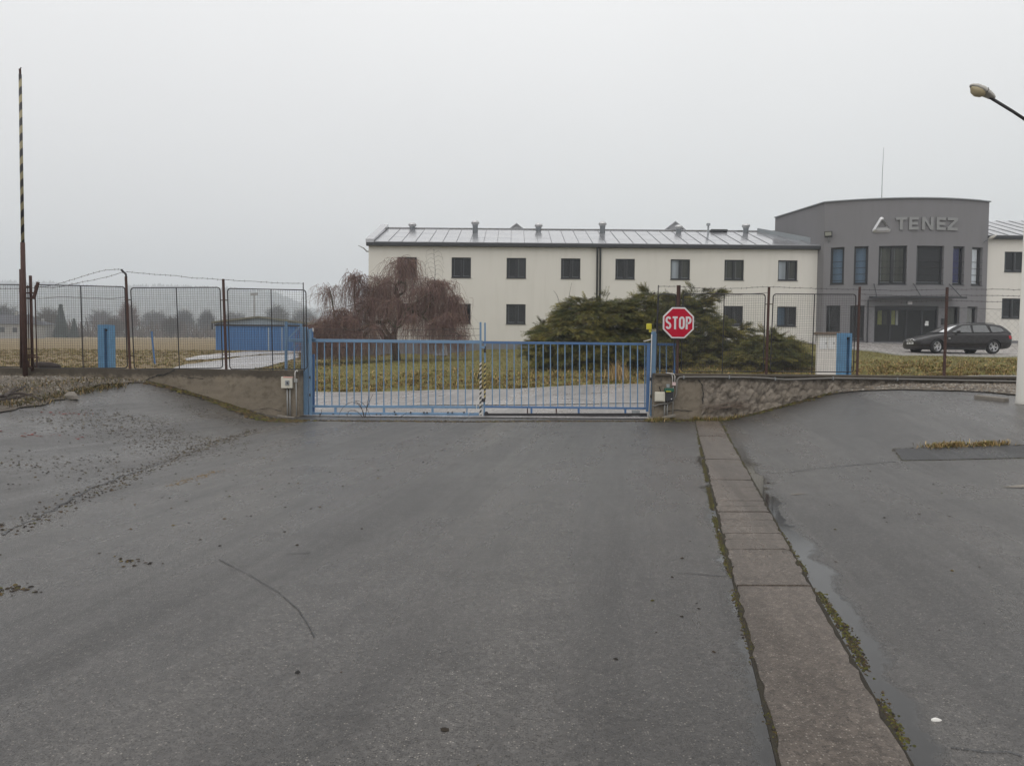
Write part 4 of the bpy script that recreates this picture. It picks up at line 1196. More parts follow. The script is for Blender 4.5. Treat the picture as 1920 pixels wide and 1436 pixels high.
# ---- grey entrance block with bowed front
gb = thing('entrance_block', 'grey bowed entrance block with metal logo and letters', 'building', (27, 53, 2.5))
GA, GB_ = at(1547, 383, 53.3), at(1855, 381, 52.7)
GTOP, GBASE = 12.06, 2.5
A2, B2 = Vector((GA.x, 53.3)), Vector((GB_.x, 52.7))
chord = (B2 - A2).length; sag = 1.35
Rr_ = (chord ** 2 / 4 + sag ** 2) / (2 * sag)
ctr = (A2 + B2) / 2 + Vector((-(B2 - A2).y, (B2 - A2).x)).normalized() * (Rr_ - sag)
if ctr.y < 50: ctr = (A2 + B2) / 2 - Vector((-(B2 - A2).y, (B2 - A2).x)).normalized() * (Rr_ - sag)
a0 = math.atan2(A2.y - ctr.y, A2.x - ctr.x); a1 = math.atan2(B2.y - ctr.y, B2.x - ctr.x)
if a0 > 0: a0 -= 2 * math.pi
if a1 > 0: a1 -= 2 * math.pi
LEN = abs(a1 - a0) * Rr_
def gm(u, v, w):
    an = lerp(a0, a1, u / LEN); r = Rr_ - w
    return Vector((ctr.x + r * math.cos(an), ctr.y + r * math.sin(an), v))
def proj(p):
    q = ROT.transposed() @ (p - CAM)
    return CX + FPX * q.x / -q.z, CY - FPX * q.y / -q.z
def gu(px, py):
    lo, hi = -0.5, LEN + 0.5
    for _ in range(40):
        mid = (lo + hi) / 2
        if proj(gm(mid, 6, 0))[0] < px: lo = mid
        else: hi = mid
    u = (lo + hi) / 2; lo, hi = 0, 14
    for _ in range(40):
        v = (lo + hi) / 2
        if proj(gm(u, v, 0))[1] > py: lo = v
        else: hi = v
    return u, (lo + hi) / 2
def grect(x0, x1, y0, y1):
    xm = (x0 + x1) / 2
    return (gu(x0, y0)[0], gu(x1, y0)[0], gu(xm, y1)[1], gu(xm, y0)[1])
up = [grect(*q) for q in ((1556, 1581.5, 464, 533), (1600, 1626.5, 462, 533), (1646, 1699, 461, 533), (1717, 1768, 461, 533), (1785, 1806.5, 462, 534), (1820.5, 1840.5, 464, 535))]
lo_ = [grect(*q) for q in ((1550, 1576.5, 573, 632), (1595, 1622, 573, 638), (1778, 1800.5, 575, 634), (1814.5, 1834, 575, 634))]
dr_ = grect(1641, 1761, 573.5, 641)
dr_ = (dr_[0], dr_[1], GBASE + .06, dr_[3])
facade(gm, 0, LEN, GBASE - .3, GTOP, up + lo_ + [dr_], 0.30, 0.35).build('wall', M['grey_render'], gb, smooth=False)
for h_, bl, mu in zip(up, (('blind_blue',), ('blind_blue',), ('blind_olive', 'blind_olive'), ('blind_dark',), ('blue_blind',), ('blind_pale',)), (0, 0, 1, 0, 0, 0)):
    window(gb, gm, *h_, 0.26, mu, bl, 0.10, bars=4)
for h_, bl in zip(lo_, (('blind_dark',), ('blind_dark',), ('blind_olive',), ('blind_olive',))): window(gb, gm, *h_, 0.26, 0, bl, 0.07)
# side wall, right flank, roof, coping
b = MB(); SB = Vector((at(1453.5, 411, 59.4).x, 59.4)); s0 = gm(0, 0, 0); s1 = gm(LEN, 0, 0)
b.add([(s0.x, s0.y, GBASE - 1), (SB.x, SB.y, GBASE - 1), (SB.x, SB.y, GTOP), (s0.x, s0.y, GTOP)], [(0, 1, 2, 3)])
b.add([(s1.x, s1.y, GBASE - 1), (s1.x + .6, 59.4, GBASE - 1), (s1.x + .6, 59.4, GTOP), (s1.x, s1.y, GTOP)], [(0, 1, 2, 3)])
b.add([(SB.x, 59.4, GBASE - 1), (s1.x + .6, 59.4, GBASE - 1), (s1.x + .6, 59.4, GTOP), (SB.x, 59.4, GTOP)], [(0, 1, 2, 3)])
b.build('flank_wall', M['grey_render'], gb)
b = MB(); ring = [gm(LEN * i / 24, GTOP - .15, .12) for i in range(25)] + [Vector((s1.x + .5, 59.3, GTOP - .15)), Vector((SB.x + .1, 59.3, GTOP - .15))]
b.add(ring, [tuple(range(len(ring)))]); b.build('roof', M['plinth'], gb)
b = MB(); pr = [gm(LEN * i / 24, GTOP + .03, -.02) for i in range(25)] 
path = [Vector((SB.x, 59.4, GTOP + .03))] + pr + [Vector((s1.x + .6, 59.4, GTOP + .03))]
for p, q in zip(path, path[1:]): b.bar(p, q, 0.22, 0.06)
b.build('coping', M['galv'], gb)
b = MB(); b.add([gm(LEN * i / 20, z, 2.4) for i in range(21) for z in (GBASE, GTOP - .3)], [(2*i, 2*i+2, 2*i+3, 2*i+1) for i in range(20)]); b.build('dark_room_back', M['interior'], gb)  # dark backing sheet: dimness of the rooms is in its colour
b = MB()
for z in (GBASE + .03, 6.1, GTOP - .4): b.add([gm(LEN * i / 20, z, w) for i in range(21) for w in (.31, 2.4)], [(2*i, 2*i+2, 2*i+3, 2*i+1) for i in range(20)])
b.build('storey_slab', M['interior'], gb)
# glazed doors
b = MB(); u0, u1, v0, v1 = dr_; fr = .09
b.mbox(gm, u0, u0 + fr, v0, v1, .16, .24).mbox(gm, u1 - fr, u1, v0, v1, .16, .24)
for a_, c_ in ((v1 - .28, v1), (v0, v0 + .07)):
    for k in range(4): b.mbox(gm, lerp(u0, u1, k/4) + (fr if k == 0 else 0), lerp(u0, u1, (k+1)/4) - (fr if k == 3 else 0), a_, c_, .163, .237)
for k in (1, 2, 3): b.mbox(gm, lerp(u0, u1, k/4) - .06, lerp(u0, u1, k/4) + .06, v0, v1 - .28, .155, .236)
door = b.build('glazed_door', M['anthracite'], gb)
for k in range(4):
    a_, c_ = lerp(u0, u1, k/4) + .07, lerp(u0, u1, (k+1)/4) - .07
    MB().add([gm(a_, v0 + .07, .2), gm(c_, v0 + .07, .2), gm(c_, v1 - .28, .2), gm(a_, v1 - .28, .2)], [(0, 1, 2, 3)]).build('pane', M['window_glass'], door)
for x0, x1, y0, y1, mt in ((1658, 1667.5, 580, 607, 'yellow_room'), (1685.5, 1697, 580, 607, 'yellow_room'), (1671, 1679, 581, 607, 'blind_olive'), (1699, 1704, 580, 608, 'paper')):
    r4 = grect(x0, x1, y0, y1)
    MB().mbox(gm, *r4, 1.6, 1.66).build('far_window', M[mt], door)
r4 = grect(1739, 1746, 606, 610.5); MB().mbox(gm, *r4, .195, .199).build('notice', M['paper'], door)
r4 = grect(1740, 1746, 602, 605.5); MB().mbox(gm, *r4, .195, .199).build('notice', M['paper'], door)
# canopy over the doors
cu0, cu1 = gu(1630, 560)[0], gu(1786, 560)[0]; cz = gu(1700, 559)[1]
b = MB()
for k in range(8):
    ua, ub = lerp(cu0, cu1, k/8), lerp(cu0, cu1, (k+1)/8)
    b.hexa([gm(ua, cz, -1.3), gm(ub, cz, -1.3), gm(ub, cz + .12, -.02), gm(ua, cz + .12, -.02), gm(ua, cz + .03, -1.3), gm(ub, cz + .03, -1.3), gm(ub, cz + .15, -.02), gm(ua, cz + .15, -.02)])
can = b.build('canopy', M['canopy_glass'], gb)
b = MB()
for k in range(8):
    ua, ub = lerp(cu0, cu1, k/8), lerp(cu0, cu1, (k+1)/8)
    b.bar(gm(ua, cz - .03, -1.28), gm(ub, cz - .03, -1.28), 0.07, 0.12)
    b.bar(gm(ua, cz + .06, -.08), gm(ub, cz + .06, -.08), 0.06, 0.10)
b.build('canopy_frame', M['anthracite'], can)
for k in range(5):
    u = lerp(cu0, cu1, k/4); MB().bar(gm(u, cz - .03, -1.26), gm(u, cz + .06, -.06), 0.05, 0.09).build('canopy_rib', M['anthracite'], can)
for k in (0.05, .5, .95):
    u = lerp(cu0, cu1, k); b = MB(); b.tube([gm(u, cz + .03, -1.15), gm(u, cz + .95, -.03)], 0.025, 6); b.build('tie_rod', M['anthracite'], can)
q = gu(1706, 568); MB().mbox(gm, q[0] - .13, q[0] + .13, q[1] - .1, q[1] + .1, -.12, 0).build('door_lamp', M['sign_white'], gb)
b = MB(); u = gu(1628, 560)[0]; b.tube([gm(u, cz - .1, -.08), gm(u, GBASE, -.08)], .04, 8); b.build('downpipe', M['anthracite'], gb)
q = gu(1769, 603); MB().mbox(gm, q[0] - .09, q[0] + .09, q[1] - .2, q[1] + .2, -.10, 0).build('entry_panel', M['anthracite'], gb)
# mast, floodlight
p = at(1653, 378, 55.5); b = MB(); b.tube([(p.x, 55.5, GTOP - .2), (p.x, 55.5, at(1655, 330, 55.5).z), (p.x + .05, 55.5, at(1655, 277, 55.5).z)], [.030, .022, .012], 6); b.build('antenna_mast', M['galv'], gb)
fu, fv = gu(1552, 441)
b = MB(); b.hexa([gm(fu - .24, fv - .20, -.32), gm(fu + .24, fv - .20, -.32), gm(fu + .24, fv - .10, -.20), gm(fu - .24, fv - .10, -.20), gm(fu - .24, fv + .18, -.50), gm(fu + .24, fv + .18, -.50), gm(fu + .24, fv + .22, -.36), gm(fu - .24, fv + .22, -.36)])
fl = b.build('floodlight', M['box_black'], gb)
b = MB(); b.add([gm(fu - .19, fv - .16, -.335), gm(fu + .19, fv - .16, -.335), gm(fu + .19, fv + .14, -.49), gm(fu - .19, fv + .14, -.49)], [(0, 1, 2, 3)]); b.build('lens', M['head_lens'], fl)
b = MB(); b.tube([gm(fu, fv - .12, -.25), gm(fu, fv - .38, -.10), gm(fu, fv - .48, 0)], .035, 6); b.build('bracket', M['galv'], fl)
# logo and letters
LM = M['steel_letters']
def rounded_tri(cx, cy, w, h_, r):
    P3 = [(cx - w/2, cy - h_/2), (cx + w/2, cy - h_/2), (cx, cy + h_/2)]
    out = []
    for i in range(3):
        p = Vector(P3[i]); a_ = (Vector(P3[i-1]) - p).normalized(); c_ = (Vector(P3[(i+1) % 3]) - p).normalized()
        half = a_.angle(c_) / 2; t = r / math.tan(half); o_ = p + (a_ + c_).normalized() * (r / math.sin(half))
        s_, e_ = p + a_ * t, p + c_ * t
        v0_, v1_ = s_ - o_, e_ - o_
        for k in range(5):
            d = v0_.lerp(v1_, k / 4).normalized() * r; out.append(tuple(o_ + d))
    return out
lu0, lv0 = gu(1631, 436); lu1, _ = gu(1667.5, 436); _, lv1 = gu(1648, 404)
lcx, lcy, lw_, lh_ = (lu0 + lu1) / 2, (lv0 + lv1) / 2, lu1 - lu0, lv1 - lv0
lw_ *= 1.10; lh_ *= 1.08
outer = rounded_tri(lcx, lcy, lw_, lh_, .15); mid_ = rounded_tri(lcx + .03, lcy - .04, lw_ * .70, lh_ * .70, .10); inner = rounded_tri(lcx + .05, lcy - .03, lw_ * .40, lh_ * .40, .06)
def ringmesh(o1, o2, d1, d2):
    n_ = len(o1); b = MB()
    V_ = [gm(u, v, -d1) for u, v in o1] + [gm(u, v, -d2) for u, v in o2] + [gm(u, v, -.0) for u, v in o1] + [gm(u, v, -.0) for u, v in o2]
    F = []
    for k in range(n_):
        j = (k + 1) % n_
        F += [(k, j, n_ + j, n_ + k), (2*n_ + j, 2*n_ + k, k, j)[::-1], (n_ + k, n_ + j, 3*n_ + j, 3*n_ + k)]
    b.add(V_, F); return b
ringmesh(outer, mid_, .06, .16).build('emblem', M['steel'], gb)
ringmesh(mid_, inner, .16, .08).build('emblem', LM, gb)
tv0, tv1 = gu(1730, 431.5)[1], gu(1730, 407.5)[1]; Hh = tv1 - tv0; S = Hh * .22
def bars(name, x0, x1, shapes):
    ua, ub = gu(x0, 420)[0], gu(x1, 420)[0]; W = ub - ua; b = MB()
    for poly in shapes(W): b.prism([(ua + u, tv0 + v) for u, v in poly], lambda u, v, d: gm(u, v, -d), 0.03, 0.11)
    b.build(name, LM, gb)
rect = lambda a_, c_, e_, g_: [(a_, e_), (c_, e_), (c_, g_), (a_, g_)]
bars('letter', 1675.5, 1696, lambda W: [rect(0, W, Hh - S, Hh), rect(W/2 - S/2, W/2 + S/2, 0, Hh - S)])
Efun = lambda W: [rect(0, S, 0, Hh), rect(S, W, 0, S), rect(S, W * .93, Hh/2 - S/2, Hh/2 + S/2), rect(S, W, Hh - S, Hh)]
bars('letter', 1700, 1717.5, Efun)
bars('letter', 1724, 1745, lambda W: [rect(0, S, 0, Hh), rect(W - S, W, 0, Hh), [(S, Hh), (S, Hh - S * 1.35), (W - S, 0), (W - S, S * 1.35)]])
bars('letter', 1751, 1768, Efun)
bars('letter', 1771, 1790, lambda W: [rect(0, W, 0, S), rect(0, W, Hh - S, Hh), [(0, S), (S * 1.4, S), (W, Hh - S), (W - S * 1.4, Hh - S)]])

# ---- right wing
RY = 53.0
rb = thing('office_building', 'white right wing beyond the grey entrance block, partly behind the lamp post', 'building', (33, RY, 2.5))
def rw_(u, v, w): return Vector((u, RY + w, v))
kr_ = RY / FPX
xr0, xr1 = at(1845, 500, RY).x, at(2120, 500, RY).x
zt = at(1880, 449, RY).z
wx = at(1883.5, 490, RY).x; lx = at(1878.5, 575, RY).x
hs = []
for i in range(3):
    a_ = wx + i * 3.8; hs += [(a_, a_ + 1.38, at(1895, 510, RY).z, at(1895, 472, RY).z), (a_ - .08, a_ + 1.30, at(1895, 597, RY).z, at(1895, 559.5, RY).z)]
facade(rw_, xr0, xr1, 2.3, zt, hs, .16).build('wall', M['white_render'], rb)
for h_ in hs: window(rb, rw_, *h_, .14, 1, ('blind_dark',))
MB().box((xr0, RY - .36, zt - .02), (xr1 + .2, RY + .02, zt + .20)).build('fascia_gutter', M['anthracite'], rb, bevel=.02)
b = MB(); b.box((xr0, RY + 1.8, 2.2), (xr1, RY + 1.9, zt)); b.build('dark_room_back', M['interior'], rb)  # backing sheet coloured near black as the shade inside
MB().box((xr1 - .02, RY + .02, 1.8), (xr1 + .02, RY + 11, zt)).build('gable_wall', M['white_render'], rb)
MB().box((xr0, RY - .02, 1.9), (xr1, RY + .14, 2.75)).build('plinth', M['plinth'], rb)
def rr(u, t, l): return Vector((u, RY - .3 + 6 * t, zt + .22 + 2.0 * t + l))
rf2 = MB(); rf2.hexa([rr(xr0 - .6, 0, -.1), rr(xr1, 0, -.1), rr(xr1, 1, -.1), rr(xr0 - .6, 1, -.1), rr(xr0 - .6, 0, 0), rr(xr1, 0, 0), rr(xr1, 1, 0), rr(xr0 - .6, 1, 0)])
rf2 = rf2.build('roof', M['plinth'], rb)
cw2 = .95; i = 0
while xr0 - .5 + cw2 * (i + 1) < xr1:
    u0 = xr0 - .5 + cw2 * i
    for t0, t1 in ((0, .33), (.33, .66), (.66, 1)):
        b = MB(); l0 = r_.uniform(.018, .03)
        b.hexa([rr(u0 + .02, t0 + .004, .002), rr(u0 + cw2 - .02, t0 + .004, .002), rr(u0 + cw2 - .02, t1 - .004, .002), rr(u0 + .02, t1 - .004, .002), rr(u0 + .02, t0 + .004, l0), rr(u0 + cw2 - .02, t0 + .004, l0), rr(u0 + cw2 - .02, t1 - .004, l0), rr(u0 + .02, t1 - .004, l0)])
        b.build('roof_sheet', M['roof_sheet'], rf2)
    MB().bar(rr(u0, 0, .03), rr(u0, 1, .03), .020, .04).build('seam', M['plinth'], rf2)
    i += 1
b = MB(); p0 = at(1843, 455, RY - .3); p1 = at(1853, 449, RY - .8); p2 = at(1868, 441, RY - 1.0)
b.tube([p0, p1], .03, 6); wl0 = b.build('wall_lamp', M['galv'], rb)
MB().tube([p1, p1.lerp(p2, .4), p2], [.06, .12, .05], 8).build('lamp_head', M['lamp_grey'], wl0, smooth=True)
# ------------------------------------------------------------------ parked estate car
def catmull(xs, cols, n_):
    out = []
    xs = np.array(xs); t = np.linspace(0, len(xs) - 1, n_)
    for tt in t:
        i = min(int(tt), len(xs) - 2); f = tt - i
        p = [cols[max(i-1, 0)], cols[i], cols[i+1], cols[min(i+2, len(xs)-1)]]
        p = [np.array(q, float) for q in p]
        out.append(0.5 * (2*p[1] + (p[2]-p[0])*f + (2*p[0]-5*p[1]+4*p[2]-p[3])*f*f + (3*p[1]-p[0]-3*p[2]+p[3])*f**3))
    return out
CAR_LOC = Vector((0, 0, 0)); CAR_ROT = 0
cyaw = math.radians(180 + 4.0)
ca, sa = math.cos(cyaw), math.sin(cyaw)
nf = at(1754.6, 654, 36.1)                      # centre of the near front wheel
CZ = None
wheel_local = (1.50, 0.78)
CX0 = nf.x - (wheel_local[0] * ca - wheel_local[1] * sa); CY0 = 36.1 - (wheel_local[0] * sa + wheel_local[1] * ca)
CZ0 = tz(nf.x + 1.4, 36.2) + 0.055
def cm(x, y, z): return Vector((CX0 + x * ca - y * sa, CY0 + x * sa + y * ca, CZ0 + z))
car = thing('estate_car', 'dark brown-grey estate car parked in front of the entrance', 'car', (CX0, CY0, CZ0))
PAINT = M['car_paint']
# stations: x, bottom z, half width bottom, mid z, half width mid, shoulder z, half width shoulder, top z, half width top, centre z
ST = [
 (2.255, .30, .50, .42, .56, .55, .54, .60, .46, .615),
 (2.20, .22, .70, .42, .745, .58, .72, .645, .58, .665),
 (2.05, .19, .80, .45, .845, .64, .81, .715, .66, .745),
 (1.75, .18, .84, .48, .890, .71, .855, .80, .70, .835),
 (1.40, .18, .85, .50, .905, .77, .875, .865, .74, .895),
 (1.00, .18, .85, .50, .908, .82, .885, .925, .77, .955),
 (0.50, .18, .85, .50, .908, .84, .89, .945, .79, .965),
 (-.30, .18, .85, .50, .908, .86, .89, .960, .79, .975),
 (-1.10, .18, .85, .52, .908, .87, .89, .972, .79, .985),
 (-1.80, .22, .83, .54, .895, .87, .87, .980, .76, .99),
 (-2.10, .28, .78, .56, .850, .86, .82, .975, .71, .985),
 (-2.22, .36, .70, .58, .775, .84, .75, .93, .66, .94),
 (-2.262, .44, .60, .60, .68, .80, .66, .86, .58, .87)]
sts = catmull([s[0] for s in ST], ST, 60)
b = MB(); rings = []
for s in sts:
    x, zb_, wb_, zm_, wm_, zs_, ws_, zt_, wt_, zc_ = s
    half = [(0, zb_), (wb_ * .6, zb_), (wb_ * .93, zb_ + .01), (wb_, zb_ + .05), (lerp(wb_, wm_, .75), lerp(zb_, zm_, .45)), (wm_, zm_), (lerp(wm_, ws_, .35), lerp(zm_, zs_, .5)), (ws_ + .004, zs_ - .03), (ws_, zs_), (lerp(ws_, wt_, .35), lerp(zs_, zt_, .62)), (wt_, zt_), (wt_ * .6, lerp(zt_, zc_, .7)), (0, zc_)]
    ring = half + [(-y, z) for y, z in half[-2:0:-1]]
    rings.append([cm(x, y, z) for y, z in ring])
n_ = len(rings[0]); V_ = [p for r in rings for p in r]; F = []
for i in range(len(rings) - 1):
    for k in range(n_): F.append((i*n_+k, i*n_+(k+1) % n_, (i+1)*n_+(k+1) % n_, (i+1)*n_+k))
F.append(tuple(range(n_))); F.append(tuple((len(rings)-1)*n_ + k for k in reversed(range(n_))))
body = b.add(V_, F).build('body', PAINT, car, smooth=True)
cut = MB()
for ax in (1.50, -1.26):
    for s_ in (1, -1):
        base = cm(ax, s_ * .56, .325); axis = cm(ax, s_ * 1.2, .325) - base
        cut.lathe(base, [(.352, 0), (.352, .55)], 36, axis)
cut = cut.build('cutter', M['car_plastic'])
md = body.modifiers.new('arch', 'BOOLEAN'); md.operation = 'DIFFERENCE'; md.solver = 'EXACT'; md.object = cut
dg = bpy.context.evaluated_depsgraph_get()
nm = bpy.data.meshes.new_from_object(body.evaluated_get(dg))
body.modifiers.clear(); body.data = nm
cm_me = cut.data; bpy.data.objects.remove(cut); bpy.data.meshes.remove(cm_me)
try:
    nm.set_sharp_from_angle(angle=math.radians(38))
except Exception: pass
# greenhouse shell in body colour, glass set on it
GH = [(1.02, .945), (.72, 1.13), (.40, 1.29), (.18, 1.365), (-.10, 1.405), (-.60, 1.425), (-1.10, 1.415), (-1.55, 1.375), (-1.80, 1.325), (-2.00, 1.16), (-2.16, .965)]
def gw(z): return .80 - (z - .94) * .42
b = MB(); V_, F = [], []
gs = catmull([g[0] for g in GH], GH, 41)
for x, z in gs:
    wt_ = gw(z); yb = gw(.94)
    hb = .93
    pts_ = [(yb, hb), (wt_ + .012, lerp(hb, z, .93)), (wt_ - .05, lerp(hb, z, 1.0) + .0), (wt_ * .5, z + .018 * min(1, (z - .9) * 3)), (0, z + .025 * min(1, (z - .9) * 3))]
    full = pts_ + [(-y, q) for y, q in pts_[-2::-1]]
    V_ += [cm(x, y, q) for y, q in full]
m_ = 9
for i in range(len(gs) - 1):
    for k in range(m_ - 1): F.append((i*m_+k, i*m_+k+1, (i+1)*m_+k+1, (i+1)*m_+k))
b.add(V_, F).build('roof_shell', PAINT, car, smooth=True)
GLS = M['car_glass']
def roofz(x):
    return float(np.interp(-x, [-g[0] for g in gs], [g[1] for g in gs]))
def side_glass(poly, s_, name='side_window'):
    b = MB()
    def mp(x, z, d): return cm(x, s_ * (gw(.94) + (gw(roofz(x)) + .012 - gw(.94)) * (z - .93) / max(.05, (roofz(x) - .93) * .93) + d), z)
    b.prism(poly, mp, 0.004, 0.010); o = b.build(name, GLS, car)
    b = MB()
    for p, q in zip(poly, poly[1:] + poly[:1]): b.bar(mp(p[0], p[1], .008), mp(q[0], q[1], .008), .020, .018)
    b.build('window_trim', M['car_plastic'], o)
    return o
for s_ in (1, -1):
    side_glass([(.72, .975), (.70, 1.04), (.36, 1.21), (.16, 1.305), (-.02, 1.335), (-.24, 1.35), (-.24, .985)], s_)
    side_glass([(-.32, .985), (-.32, 1.355), (-.70, 1.365), (-1.02, 1.352), (-1.12, 1.06), (-1.14, .995)], s_)
    side_glass([(-1.22, 1.0), (-1.14, 1.33), (-1.45, 1.305), (-1.72, 1.235), (-1.84, 1.11), (-1.80, 1.05), (-1.60, 1.01)], s_, 'quarter_window')
# windscreen and rear screen
def screen(x0, z0, x1, z1, y0, y1, name, lift=.02):
    n_ = 8; V_ = []
    nx, nz_ = (z1 - z0), -(x1 - x0); L = math.hypot(nx, nz_); nx, nz_ = nx / L, nz_ / L
    if nz_ < 0: nx, nz_ = -nx, -nz_
    for i in range(5):
        t = i / 4; x = lerp(x0, x1, t); z = roofz(x) if True else lerp(z0, z1, t); hw = lerp(y0, y1, t)
        for j in range(n_ + 1):
            y = lerp(-hw, hw, j / n_); crown = .03 * (1 - (j / n_ * 2 - 1) ** 2)
            V_.append(cm(x + nx * (lift + crown), y, z + nz_ * (lift + crown)))
    F = [(i*(n_+1)+j, i*(n_+1)+j+1, (i+1)*(n_+1)+j+1, (i+1)*(n_+1)+j) for i in range(4) for j in range(n_)]
    return MB().add(V_, F).build(name, GLS, car, smooth=True)
screen(.98, .96, .22, 1.35, .72, .56, 'windscreen')
screen(-1.86, 1.29, -2.10, 1.03, .54, .66, 'rear_window')
# front: kidneys, lamps, intake, plate, badge
def fsurf(y, z, d=0.0):
    """point on the nose surface"""
    best = 2.26 - .28 * abs(y / .78) ** 3.2 - .10 * max(0, (z - .45)) - .20 * max(0, z - .60)
    return cm(best + d, y, z)
for s_ in (1, -1):
    poly = [(s_ * (.03 + .10 + .105 * math.cos(t) * (1 if True else 1)), .615 + .055 * math.sin(t)) for t in np.linspace(0, 2 * math.pi, 12, endpoint=False)]
    g_ = MB().prism(poly, lambda u, v, d: fsurf(u, v, d), -.02, .022).build('kidney_grille', M['car_plastic'], car)
    b = MB()
    for p, q in zip(poly, poly[1:] + poly[:1]): b.bar(fsurf(p[0], p[1], .022), fsurf(q[0], q[1], .022), .016)
    b.build('chrome_ring', M['chrome'], g_)
    hp_ = [(s_ * .30, .575), (s_ * .33, .625), (s_ * .50, .66), (s_ * .66, .685), (s_ * .74, .675), (s_ * .72, .625), (s_ * .60, .585), (s_ * .42, .565)]
    hl = MB().prism(hp_, lambda u, v, d: fsurf(u, v, d), -.03, .045).build('headlight', M['head_lens'], car)
    for yy_ in (.42, .56):
        MB().lathe(fsurf(s_ * yy_, .622, .047), [(.034, 0), (.030, .006)], 14, tuple(cm(1, 0, 0) - cm(0, 0, 0))).build('lamp_ring', M['box_black'], hl)
    fg = MB(); fg.lathe(fsurf(s_ * .60, .33, .0), [(.05, 0), (.045, .02)], 12, tuple(cm(1, 0, 0) - cm(0, 0, 0))); fg.build('fog_lamp', M['head_lens'], car)
MB().prism([(-.50, .29), (.50, .29), (.46, .39), (-.46, .39)], lambda u, v, d: fsurf(u, v, d), -.02, .018).build('lower_intake', M['car_plastic'], car)
MB().prism([(-.72, .24), (.72, .24), (.72, .262), (-.72, .262)], lambda u, v, d: fsurf(u, v, d), .0, .03).build('bumper_lip', M['chrome'], car)
pl = MB().prism([(-.26, .425), (.26, .425), (.26, .525), (-.26, .525)], lambda u, v, d: cm(2.275 + d, u, v), 0, .014).build('number_plate', M['plate_white'], car)
for u in (-.17, -.11, .02, .08, .14): MB().prism([(u, .45), (u + .035, .45), (u + .035, .505), (u, .505)], lambda a_, c_, d: cm(2.289 + d, a_, c_), 0, .003).build('plate_mark', M['box_black'], pl)
MB().lathe(fsurf(0, .672, -.02), [(.04, 0), (.036, .012)], 14, tuple(cm(.6, 0, .8) - cm(0, 0, 0))).build('bonnet_badge', M['chrome'], car)
def bside(x):
    """widest half width of the body at x"""
    return float(np.interp(x, [s[0] for s in sts[::-1]], [s[4] for s in sts[::-1]]))
for s_ in (1, -1):
    # mirrors, handles, sill, shut lines, tail lamps, side repeater
    b = MB(); b.hexa([cm(.60, s_*.88, .955), cm(.46, s_*.88, .955), cm(.47, s_*1.04, .965), cm(.57, s_*1.03, .965), cm(.59, s_*.88, 1.06), cm(.46, s_*.88, 1.06), cm(.47, s_*1.03, 1.075), cm(.55, s_*1.02, 1.07)])
    b.build('wing_mirror', PAINT, car, bevel=.025)
    b = MB(); b.bar(cm(.55, s_*.80, .96), cm(.53, s_*.93, .985), .06, .03); b.build('mirror_foot', M['car_plastic'], car)
    for x in (-.16, -1.02): MB().bar(cm(x, s_ * (bside(x) - .001), .80), cm(x + .20, s_ * (bside(x) - .001), .805), .03, .032).build('door_handle', PAINT, car, bevel=.006)
    for x0, x1 in ((.82, .86), (-.28, -.28), (-1.05, -1.28)):
        b = MB(); zz = [(.26, .862), (.40, .898), (.52, .909), (.68, .903), (.80, .894), (.88, .884), (.94, .835)]
        for (z0, y0), (z1, y1) in zip(zz, zz[1:]):
            xa, xb = lerp(x0, x1, (.9 - z0) / .6), lerp(x0, x1, (.9 - z1) / .6)
            if x0 == -1.05 and z1 < .62: continue
            b.bar(cm(xa, s_ * y0, z0), cm(xb, s_ * y1, z1), .008, .010)
        b.build('shut_line', M['car_plastic'], car)
    b = MB(); b.bar(cm(1.10, s_ * .868, .235), cm(-.86, s_ * .868, .235), .05, .07); b.build('sill', M['car_plastic'], car)
    b = MB(); b.bar(cm(1.02, s_ * .902, .735), cm(-1.95, s_ * .885, .80), .008, .012); b.build('crease_line', PAINT, car)
    tl_ = MB(); tl_.hexa([cm(-2.20, s_*.62, .70), cm(-2.02, s_*.865, .70), cm(-1.96, s_*.878, .86), cm(-2.20, s_*.66, .88), cm(-2.275, s_*.60, .70), cm(-2.15, s_*.86, .70), cm(-2.12, s_*.85, .86), cm(-2.265, s_*.62, .88)])
    tl_.build('tail_light', M['tail_red'], car, bevel=.02)
    MB().bar(cm(.98, s_ * .908, .70), cm(.88, s_ * .908, .70), .012, .03).build('side_repeater', M['sign_white'], car)
    b = MB(); b.tube([cm(-.1, s_ * .56, 1.43), cm(-.2, s_ * .56, 1.455), cm(-1.4, s_ * .55, 1.435), cm(-1.5, s_ * .55, 1.40)], .016, 6); b.build('roof_rail', M['car_plastic'], car)
